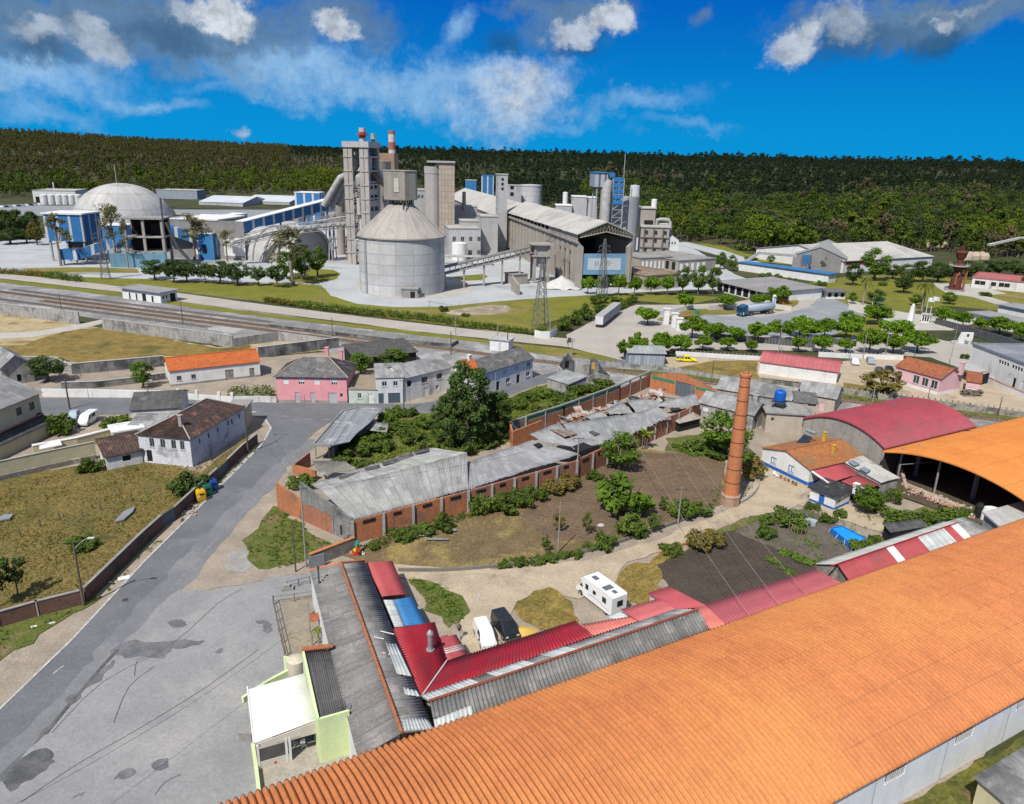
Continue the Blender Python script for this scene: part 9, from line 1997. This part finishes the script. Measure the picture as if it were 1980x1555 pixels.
m=MB();m.tube([(-7.6,0,2.35),(-7.3,0,2.35),(4.2,0,2.4),(4.6,0,2.4)],[.9,1.2,1.2,.95],20);m.B('tank',M('tank_silver',(.55,.62,.68),(.46,.54,.61),sc=.8,rough=.3,metal=.35,grain=.06),t)
m=MB();m.box(-6.5,-.35,3.5,3.5,.35,3.62)
for x in(-5,-2,1):m.tube([(x,0,3.5),(x,0,3.8)],.3,10)
m.B('walkway',Mt,t);m=MB();m.tube([(4.9,1.,.8),(4.9,1.,3.3)],.18,8);m.B('exhaust_stack',Mt,t);wheels(t,(-6.4,-5.1,-3.8,3.3,6.8),1.22,.5,.32)
A_,B_=G(1150,634),G(1185,606);f=(B_-A_).normalized();rt=Vc((f.y,-f.x,0));c=(A_+B_)/2+rt*1.3;Lh=(B_-A_).length/2
t=tg('box_trailer','long grey-white box trailer parked alone in the trailer yard','trailer',c,math.atan2(f.y,f.x))
m=MB();m.box(-Lh,-1.3,1.15,Lh,1.3,3.95);m.B('box',M('trailer_sides',(.36,.37,.37),(.30,.31,.31),sc=.6,streak=(1.,.4,(.18,.18,.18))),t);m=MB();m.box(-Lh-.03,-1.28,1.2,-Lh-.002,-.01,3.9);m.box(-Lh-.03,.01,1.2,-Lh-.002,1.28,3.9);m.E('rear_door',M('trailer_white',(.60,.61,.61),(.52,.53,.53),sc=1.),t)
m=MB();m.box(-Lh-.05,-1.35,3.95,Lh,1.35,4.03);m.B('roof',M('trailer_roof',(.38,.38,.37),(.33,.33,.32)),t);m=MB();m.box(-Lh,-.5,.85,Lh*.8,.5,1.14);m.box(-Lh-.05,-1.2,.45,-Lh+.05,1.2,.6);m.B('chassis',Dk,t);wheels(t,(-Lh+1.6,-Lh+2.9,-Lh+4.2),1.25,.48,.32);m=MB();m.bar((Lh*.55,-.8,0),(Lh*.55,-.8,1.1),.15);m.bar((Lh*.55,.8,0),(Lh*.55,.8,1.1),.15);m.E('landing_leg',Dk,t)
c=G(1322,617);t=tg('flatbed_trailer','low brown flatbed trailer with a green front frame beside the white gate posts','trailer',c,heading((1290,619),(1360,613)))
m=MB();m.box(-6,-1.2,1.,6,1.2,1.25);m.B('bed',M('rusty_bed',(.28,.14,.07),(.2,.12,.08),sc=1.),t);m=MB();m.box(5.5,-1.2,1.25,5.7,1.2,2.6);m.B('front_frame',GREENGL,t);wheels(t,(-3.5,-2.2,-.9),1.15,.45,.3)
# ------ rubbish containers, toys, bicycle and other small things
def bin_(x,y,label,mat,mark=False):
 p=G(x,y);t=tg('recycling_bin',label,'recycling bin',p,R(40),'recycling containers at the brick wall')
 m=MB();rows=[]
 for k,(w,d,z_)in enumerate(((.62,.6,.05),(.72,.68,.3),(.72,.68,1.45),(.62,.55,1.75),(.4,.34,1.9))):
  rows.append([m.P((w*a,d*b,z_))for a,b in((-1,-.75),(-.75,-1),(.75,-1),(1,-.75),(1,.75),(.75,1),(-.75,1),(-1,.75))])
 for a,b in zip(rows,rows[1:]):
  for i in range(8):m.idx([a[i],a[(i+1)%8],b[(i+1)%8],b[i]])
 m.f.append(rows[-1]);m.B('body',mat,t);m=MB();m.box(-.3,-.72,1.2,.3,-.681,1.4);m.B('slot',DARK,t)
 m=MB();m.tube([(0,0,1.9),(0,0,2.05)],.12,8);m.B('lifting_eye',Dk,t)
 if mark:m=MB();m.box(-.6,-.705,.85,-.25,-.682,1.15);m.B('sticker',Wt,t)
bin_(389,968,'yellow recycling container by the brick wall',M('bin_yellow',(.62,.36,.008),(.56,.32,.008),rough=.45),True);bin_(401,958,'green recycling container between the yellow and the blue one',M('bin_green',(.01,.10,.06),(.012,.12,.07),rough=.45));bin_(412,948,'blue recycling container at the end of the three',M('bin_blue',(.015,.06,.22),(.015,.07,.26),rough=.45))
t=tg('litter_pile','scatter of litter and sacks beside the yellow recycling container','litter',G(375,985));m=MB(True);rnd=random.Random(8)
for k in range(40):g=G(380-rnd.uniform(0,24),975+rnd.uniform(0,24));s=rnd.uniform(.05,.3);m.X=Mx.Translation((g.x,g.y,.12+s*.3))@Mx.Rotation(rnd.random()*3,4,'Z');m.box(-s,-s*.6,-s*.3,s,s*.7,s*.4)
m.X=None;tag(m.B('rubbish',M('litter',(.45,.42,.38),(.3,.16,.1),sc=2.,c3=(.6,.6,.58),sc3=1.3),t),kind='stuff')
for(x,y,w,h_,lb,mt)in((240,1120,1.3,.9,'white sheet lying on the verge below the long brick wall',Wt),(358,994,1.,.7,'pale sack lying beside the litter pile',Wo),(66,1214,.6,.25,'scrap of white plastic on the verge grass, left one',Wt),(101,1207,.6,.2,'scrap of white plastic on the verge grass, right one',Wt),(214,1128,.35,.3,'small white scrap at the foot of the long brick wall',Wt)):
 p=G(x,y);m=MB();m.X=Mx.Translation((p.x,p.y,.14))@Mx.Rotation(.5,4,'Z');m.box(-w/2,-h_/2,0,w/2,h_/2,.06);m.B('litter_sheet',mt,None,lb,'litter')
for(q,lb)in(([(222,1014),(240,994),(262,984),(258,994),(240,1010)],'long bent grey sheet lying in the rough field'),([(-10,1010),(10,1000),(27,999),(20,1008),(0,1012)],'pale boat-like sheet at the left edge of the rough field')):
 m=MB(True);pts=[G(x,y)for x,y in q];m.prism([(p.x,p.y)for p in pts],.25,.45);m.B('scrap_sheet',Mt,None,lb,'scrap')
a,b=G(662,1450),G(681,1462);d=(b-a).normalized();c=(a+b)/2;t=tg('bicycle','small dark bicycle leaning at the corner of the lime green house','bicycle',c,math.atan2(d.y,d.x))
for x in(-.52,.52):
 m=MB();m.tube([(x+.32*math.cos(k*.3927),0,.33+.32*math.sin(k*.3927))for k in range(17)],.03,6,caps=False);wh=m.B('wheel',TYRE,t);m=MB()
 for k in range(8):m.bar((x,0,.33),(x+.3*math.cos(k*.785),0,.33+.3*math.sin(k*.785)),.008)
 m.B('spokes',Mt,wh)
m=MB();m.tube([(-.52,0,.33),(-.1,0,.3),(.35,0,.75),(-.2,0,.72),(-.1,0,.3)],.02,6);m.tube([(-.52,0,.33),(-.2,0,.72)],.015,5);m.tube([(.52,0,.33),(.35,0,.75),(.33,0,.95)],.02,6);m.B('frame',Dk,t)
m=MB();m.tube([(.3,-.28,.97),(.33,0,.95),(.3,.28,.97)],.018,6);m.B('handlebar',Dk,t);m=MB();m.box(-.34,-.07,.8,-.08,.07,.86);m.B('saddle',Dk,t)
p=G(690,1074);t=tg('plastic_toys','heap of bright red, yellow and green plastic toys against the yard wall','toys',p);rnd=random.Random(6)
for k,(x,y,z0,s,cc)in enumerate(((-.5,0,0,.35,(.65,.05,.02)),(.1,.1,0,.3,(.6,.03,.02)),(.5,0,0,.3,(.02,.02,.02)),(-.2,.1,.6,.3,(.75,.45,.02)),(.2,.2,.7,.28,(.7,.04,.02)),(.0,.3,1.3,.35,(.02,.30,.22)),(-.7,-.1,.3,.2,(.55,.5,.4)),(.9,-.1,.2,.25,(.6,.55,.5)))):
 m=MB();m.X=Mx.Translation((x,y,z0))@Mx.Rotation(k*.9,4,'Z');m.box(-s*.8,-s*.6,0,s*.8,s*.6,s*.9);m.box(-s*.7,-s*.55,s*.9,-s*.2,s*.55,s*1.7);m.B('toy',M('toy_%s'%'red yellow green black white pink cream teal'.split()[k],cc,rough=.4),t)
fence('yard_fence','rusty wire fence along the parking side of the dog yard',[(529,1170),(540,1222),(552,1272)],1.3,WOOD_OLD,2.2,(.15,.5,.95),.045)
fence('yard_fence','wire fence at the top of the dog yard',[(530,1170),(570,1165),(606,1160)],1.2,WOOD_OLD,2.2,(.5,.95),.04)
fence('yard_fence','metal railing between the parking and the long house, above the dog yard',[(556,1140),(600,1130)],1.1,Dk,1.5,(.5,.95),.035)
fence('yard_fence','thin timber frame before the reddish yard roof',[(598,1192),(600,1225),(604,1250)],2.,WOODGREY,2.5,(.98,),.05)
lean('yard_roof','little reddish tiled roof over the dog yard door','roof',[(620,1183,2.4),(598,1188,2.2),(600,1203,2.2),(622,1198,2.4)],TILE_RED,None,0,0)
p=G(556,1142);t=tg('stone_bench','dark stacked stone block at the end of the yard railing','block',p,.3);m=MB();m.box(-.7,-.35,0,.7,.35,.5);m.box(-.5,-.3,.5,.3,.3,.9);m.B('blocks',CONC,t)
fence('stake_row','row of thin bean poles in the vegetable garden',[(1524,1030),(1540,1040),(1556,1042)],1.7,M('cane',(.36,.29,.16),(.3,.24,.13)),.5,(.9,),.025)
p=G(1556,1012);t=tg('blue_tub','pale blue concrete trough beside the garden path','trough',p,-.6);m=MB();m.box(-1.6,-.6,0,1.6,.6,.8);m.B('trough_body',M('pale_blue_paint',(.35,.42,.47),(.28,.34,.4),sc=1.),t)
for k,(x,y)in enumerate(((1496,921),(1502,925))):
 t=tg('garden_chair',('white plastic chair at the blue and white house wall, left one','white plastic chair at the blue and white house wall, right one')[k],'chair',G(x,y),k*.8-.5);chair(t,Wt)
for k,(x,y)in enumerate(((1483,912),(1509,927),(1517,931),(1524,934),(1532,938),(1538,941))):
 p=G(x,y);t=tg('flower_pot','flower pot in the row along the blue and white house','flower pot',p,0,'flower pots along the blue and white house');m=MB();m.lathe((0,0),[(.16,0),(.24,.4),(.2,.4)],10);m.B('pot',M('clay_pot',(.4,.17,.09)),t);m=MB();lfb(m,(0,0,.6),.28,40,.16,.9,random.Random(k));m.B('foliage',Fu,t)
t=tg('red_chair','red chair in the courtyard under the blue water tank','chair',G(1498,829),.3);chair(t,Rs)
t=tg('yellow_sand','heap of yellow sand beside the black van','sand',G(1012,1222));m=MB();m.grid(lambda i,j:((i/10-.5)*3.4,(j/8-.5)*2.4,max(-.05,.55*(1-math.hypot(i/5-1,j/4-1)))),10,8);m.B('sand_heap',M('yellow_sand',(.62,.42,.10),(.55,.37,.09),sc=1.),t)
t=tg('garden_lamp','dark garden lantern on a white post beside the white van','lamp',G(888,1238));m=MB();m.lathe((0,0),[(.25,0),(.12,.3),(.1,1.2),(.16,1.3)],8);m.B('post',Cp,t);m=MB();m.lathe((0,0,1.3),[(.16,0),(.24,.4),(.3,.45),(.05,.75)],8);m.B('lantern',Dk,t)
m=MB();m.X=Mx.Translation((G(926,1157).x,G(926,1157).y,.12));m.bar((0,-.7,0),(0,.7,0),.18,.2);m.B('concrete_post',Cp,None,'concrete post lying on the dirt track above the white van','post')
p=G(1162,1018);m=MB();m.lathe((p.x,p.y,0),[(.6,0),(.55,.25),(.2,.45)],9,sy=.6);m.B('pale_stone',Cp,None,'pale flat stone lying in the brown plot','stone')
t=tg('planter','big brown cylinder planter under the tree behind the tanker','planter',G(1514,588));m=MB();m.lathe((0,0),[(1.6,0),(1.9,2.6),(1.6,2.6)],16);m.B('tub',M('rust_brown',(.30,.13,.04),(.24,.11,.04)),t)
t=tg('totem_sign','slim white and blue totem sign behind the tanker','sign',G(1495,596),.2);m=MB();h_=HZ(G(1495,596),573);m.box(-.7,-.15,0,.7,.15,h_);m.B('panel',Wt,t);m=MB()
for k in range(6):m.box(-.25,-.17,.8+k*.5,.25,-.152,1.1+k*.5)
m.B('lettering',Bs2,t);m=MB();m.lathe((0,0,h_),[(.7,0),(.5,.4),(.05,.6)],12);m.B('cap',Wt,t)
t=tg('totem_sign','pale blue totem sign at the bend behind the turning circle','sign',G(1541,577),.3);m=MB();m.box(-.8,-.15,0,.8,.15,3.4);m.B('panel',M('pale_blue_sign',(.33,.50,.58),(.3,.46,.54)),t)
t=tg('roundabout_monument','white stone monument with two clipped shrubs on a round kerb','monument',G(1868,666));m=MB();m.lathe((0,0),[(4.2,0),(4.2,.35),(3.6,.35),(3.6,.3)],20);m.B('kerb',Cp,t);m=MB();m.box(-1.8,.2,.3,1.8,.9,3.6);m.prism([(-2.3,.2),(-1.8,.2),(-1.8,.9),(-2.3,.9)],.3,[1.4,3.2,3.2,1.4]);m.B('stone',Wt,t);m=MB();m.box(-.2,.1,2.4,.5,.199,3.2);m.B('emblem',Dk,t)
for x in(-.6,1.3):m=MB();lfb(m,(x,-1.,1.),.75,160,.2,1.,random.Random(3));m.B('shrub',F_PINE,t)
t=tg('obelisk','white tapering obelisk at the plant gate beside the flags','obelisk',G(1760,624));h_=HZ(G(1760,624),592);m=MB();m.lathe((0,0),[(1.3,0),(.75,h_)],4,smooth=False);m.B('shaft',Wt,t);m=MB();m.lathe((0,0,h_),[(.5,0),(.5,.5),(.05,.9)],10);m.B('globe',Wt,t)
hs_('gate_lodge','small white openwork gate lodge by the white flag poles','lodge',tuple(G(1780,624)),tuple(G(1796,626)),2.5,3.,Wt,Cp,'flat',parapet=.1,ops=lambda L,D:{'front':rw(L,3,.5,.6,2.4,.3,'dark')})
for k,(x,y)in enumerate(((1287,628),(1303,634),(1312,640))):
 p=G(x,y);m=MB();m.prism([(p.x-.9,p.y-.6),(p.x+.9,p.y-.6),(p.x+.9,p.y+.6),(p.x-.9,p.y+.6)],0,5.2-k*.6);m.prism([(p.x-1.2,p.y-.8),(p.x+1.2,p.y-.8),(p.x+1.2,p.y+.8),(p.x-1.2,p.y+.8)],5.2-k*.6,5.5-k*.6);m.B('gate_post',Wt,None,('tallest white gate post beside the flatbed trailer','middle white gate post beside the flatbed trailer','lowest white gate post, nearest the street trees')[k],'gate post')
for(x,y,ty,lb,c)in((1686,592,576,'pole with a green flag on the park lawn',(.05,.35,.28)),(1697,592,576,'pole with a blue flag on the park lawn',(.12,.32,.6)),(1787,622,575,'left of the two tall poles with white flags',(.7,.7,.7)),(1796,621,573,'right of the two tall poles with white flags',(.7,.7,.7))):
 p=G(x,y);h_=HZ(p,ty);t=tg('flag_pole',lb,'flag',p);m=MB();m.tube([(0,0,0),(0,0,h_)],[.14,.07],7);m.B('pole',Wt,t)
 m=MB();m.grid(lambda i,j:(.1+2.2*i/8,.18*math.sin(i*1.1),h_-.1-1.4*j/3-.3*(i/8)**2),8,3);m.B('flag',M('flag_%d'%(int(c[0]*100)),c),t)
def person(label,loc,rz,vest,trousers):
 t=tg('person',label,'person',loc,rz)
 V=[(0,0,.95),(0,0,1.2),(0,0,1.45),(0,0,1.56),(0,0,1.70),(-.2,0,1.42),(-.26,.03,1.15),(-.24,-.08,.92),(.2,0,1.42),(.26,.03,1.15),(.24,-.1,.94),(-.1,0,.9),(-.11,-.02,.5),(-.11,.02,.08),(-.11,-.14,.04),(.1,0,.9),(.12,-.04,.5),(.12,.03,.08),(.12,-.13,.04)]
 E_=[(0,1),(1,2),(2,3),(3,4),(2,5),(5,6),(6,7),(2,8),(8,9),(9,10),(0,11),(11,12),(12,13),(13,14),(0,15),(15,16),(16,17),(17,18)]
 Rd=[.15,.15,.16,.06,.11,.075,.055,.04,.075,.055,.04,.1,.07,.05,.045,.1,.07,.05,.045]
 me=bpy.data.meshes.new('body');me.from_pydata(V,E_,[]);o=bpy.data.objects.new('body',me);COL.objects.link(o);o.parent=t;WM[o.name]=WM[t.name]
 sk=o.modifiers.new('skin','SKIN');sb=o.modifiers.new('sub','SUBSURF');sb.levels=sb.render_levels=1
 for i,r in enumerate(Rd):me.skin_vertices[0].data[i].radius=(r,r*.8 if i<3 else r)
 me.skin_vertices[0].data[0].use_root=True;me.materials.append(M('work_trousers',trousers))
 m=MB();m.lathe((0,0),[(.2,.98),(.205,1.2),(.2,1.42),(.09,1.52)],14,caps=False,sy=.8);m.B('vest',M('hi_vis',vest),t)
 m=MB();m.lathe((0,0),[(.125,1.68),(.12,1.76),(.06,1.83),(.01,1.84)],12);m.B('helmet',Wt,t)
person('person in a lime yellow safety vest standing beside the tanker cab',G(1437,614),2.6,(.45,.65,.02),(.03,.04,.07))
# ------ poles, lamps and cables
Pc=M('pole_concrete',(.33,.31,.28),(.25,.235,.215),sc=.8,grain=.15);Pw=M('pole_wood',(.15,.115,.085),(.10,.08,.06),sc=1.,grain=.2)
def pole(x,y,ty,label,mat=Pc,lamp=None,arms=0,r=.14,name='utility_pole',tilt=0.,group='poles'):
 p=G(x,y);h=HZ(p,ty);t=tg(name,label,'pole',p,0);tp=Vc((tilt*h,0,h));m=MB();m.tube([(0,0,0),tp],[r,r*.6],8);m.B('shaft',mat,t)
 if lamp:
  m=MB();e=tp+Vc((lamp[0],lamp[1],.35));b=tp-Vc((0,0,lamp[2]if len(lamp)>2 else.3));m.tube([b,b.lerp(e,.5)+Vc((0,0,.2)),e],.05,6);m.B('bracket',Mt,t)
  m=MB();d=Vc((lamp[0],lamp[1],0)).normalized();m.bar(e,e+d*.7,.26,.14);m.B('lamp_head',M('lamp_head',(.55,.57,.57),(.5,.5,.5)),t)
 for k in range(arms):
  m=MB();z_=h-.3-k*.6;m.bar((tp.x-.8,0,z_),(tp.x+.8,0,z_),.09);[m.tube([(tp.x+s,0,z_),(tp.x+s,0,z_+.22)],.05,6)for s in(-.7,0,.7)];m.B('cross_arm',Dk,t)
 return t
pole(163,1173,1047,'dark pole with a street lamp, standing in the brick wall at lower left',Pw,(1.6,.2,1.0),r=.16,name='street_lamp')
pole(592,1098,941,'tall grey pole at the front corner of the ruined factory',Pc,None,1,.13)
pole(572,1107,1006,'old wooden pole in the weeds before the ruin front',Pw,r=.12)
pole(1115,928,845,'concrete pole in front of the hole in the factory roof',Pc,None,1,.17)
pole(1079,1070,972,'slim concrete pole above the curved kerb wall',Pc,r=.11)
pole(1311,1014,943,'pale concrete pole with a short arm in the tilled plot',Pc,None,1,.12)
pole(135,792,735,'dark pole on the pavement right of the cream house',Pw,r=.2)
pole(287,771,737,'white street lamp at the long white boundary wall',Pc,(.9,-.3),r=.09,name='street_lamp')
pole(172,771,749,'short sign pole at the long white boundary wall',Dk,r=.05)
pole(119,600,568,'thin pole beside the tracks near the left edge',Pw,r=.13);pole(354,629,577,'thin dark pole between the tracks and the concrete wall',Pw,r=.14)
pole(474,777,743,'street lamp before the leafy hedge left of the pink house',Pc,(.8,.4),name='street_lamp');pole(480,877,783,'wooden pole at the corner of the old white house',Pw,r=.17)
pole(532,854,799,'curved-arm street lamp on the road junction kerb',Mt,(-2.2,-.6),r=.07,name='street_lamp',tilt=-.12);pole(622,600,560,'pole on the lawn behind the long green hedge',Pc);pole(643,651,615,'pole beside the station platform',Pw)
pole(583,781,755,'small sign pole in front of the pink house',Mt,r=.06);pole(872,686,640,'dark pole by the tracks behind the white house',Pw,r=.17);pole(881,648,608,'pole at the right end of the long green hedge',Pc)
pole(962,653,625,'pole in the thin wire hedge',Pc,r=.18);pole(831,623,580,'pole in the middle of the long green hedge',Mt,r=.09);pole(981,680,643,'black pole beside the crossing cabin',Pw,r=.2)
pole(1063,654,595,'tall grey pole in the white round-cornered wall',Mt,r=.14);t=pole(1105,690,654,'pole with a transformer at the level crossing',Pc,None,2,.17);m=MB();m.box(-1.2,-.4,4.0,-.3,.4,5.2);m.B('transformer',Dk,t)
pole(958,766,721,'concrete pole before the terrace',Pc,None,1,.15);pole(781,797,734,'pole at the corner of the grey-white house',Pw,None,1,.14);pole(793,794,760,'short post right of the grey-white house',Pc,r=.08)
pole(1268,672,640,'lamp pole behind the sheet-metal shed',Mt,r=.1);pole(1375,742,697,'dark pole by the tracks below the yellow pickup',Pw,r=.12);pole(1407,730,698,'lamp post in the dry grass right of the pickup',Mt,(.5,.2),r=.08,name='street_lamp')
pole(1505,682,633,'left pole of the pair above the red-roofed barn',Pc);pole(1511,682,645,'right pole of the pair above the red-roofed barn',Pc,r=.1);pole(1668,696,640,'pole between the two parked cars',Pc);pole(1711,688,632,'tall pole at the balustrade wall left of the widest tree',Pc)
pole(1768,690,649,'green pole at the trunk of the widest street tree',GREENGL,r=.1);pole(1836,705,632,'thin tall pole behind the chimney of the pink house',Pc,r=.09);pole(1687,778,744,'stub pole by the tracks below the olive tree',Pc);pole(1794,773,746,'dark post in the long balustrade wall',Pw,r=.1)
pole(1929,806,767,'dark lamp post by the tracks at the right edge',Pw,r=.12);pole(1476,573,535,'lamp pole standing at the big grey canopy',Mt,r=.12);pole(591,548,474,'tall bare pole on the lawn between the trees and the arched store',Pw,r=.2);pole(1640,700,640,'slim lamp mast left of the parked white car',Mt,r=.07);pole(1283,700,690,'short post at the shed corner',Pc,r=.06)
def cable(label,a,b,sag=1.2,r=.022,mat=None):
 m=MB(True);a,b=Vc(a),Vc(b);m.tube([a.lerp(b,k/12)-Vc((0,0,sag*4*(k/12)*(1-k/12)))for k in range(13)],r,4);m.B('power_cable',mat or M('cable_grey',(.35,.34,.32),(.3,.29,.28)),None,label,'cable')
cable('left one of three pale cables crossing the tilled plot',G(1206,812,7.),G(1455,1198,5.2),.8);cable('middle one of three pale cables crossing the tilled plot',G(1284,842,6.),G(1516,1180,5.2),.8);cable('right one of three pale cables crossing the tilled plot',G(1322,850,6.),G(1570,1158,5.2),.8)
cable('dark cable slung over the parking to the lime green wall',G(20,1560,6.),G(552,1232,4.),.8,.02,Dk)
pa=G(592,1098);pb=G(1115,928);ha,hb=HZ(pa,943),HZ(pb,847)
cable('dark cable running along the ruined factory between its two poles',pa+Vc((0,0,ha)),pb+Vc((0,0,hb)),1.,.02,Dk)
pc=G(572,1107);cable('dark cable from the corner pole to the roadside lamp',pa+Vc((0,0,ha)),G(480,877)+Vc((0,0,HZ(G(480,877),785))),1.,.018,Dk)
pd=G(958,766);pe=G(781,797);cable('dark cable in front of the white house and the big pine',pd+Vc((0,0,HZ(pd,723))),pe+Vc((0,0,HZ(pe,736))),.7,.02,Dk)
m=MB();p=G(242,1162);m.lathe((p.x,p.y,.12),[(.34,0),(.34,.03),(.01,.035)],16);m.B('manhole_cover',Dk,None,'round dark manhole cover in the road','manhole cover')
t=tg('solar_scrap','grey scrap sheets and branches heaped in front of the orange factory wall','scrap',G(820,1045));m=MB(True);rnd=random.Random(12)
for k in range(16):g=G(790+rnd.uniform(0,80),1048-rnd.uniform(0,26));a=rnd.uniform(-.5,.4);l=rnd.uniform(.6,1.8);m.X=Mx.Translation((g.x,g.y,.2+rnd.random()*.3))@Mx.Rotation(a+.4,4,'Z')@Mx.Rotation(rnd.uniform(-.2,.2),4,'X');m.box(-l,-.25,0,l,.25,.04)
m.X=None;tag(m.B('sheets',Mt,t),kind='stuff');t.name='scrap_heap';WM['scrap_heap']=Mx.Identity(4)
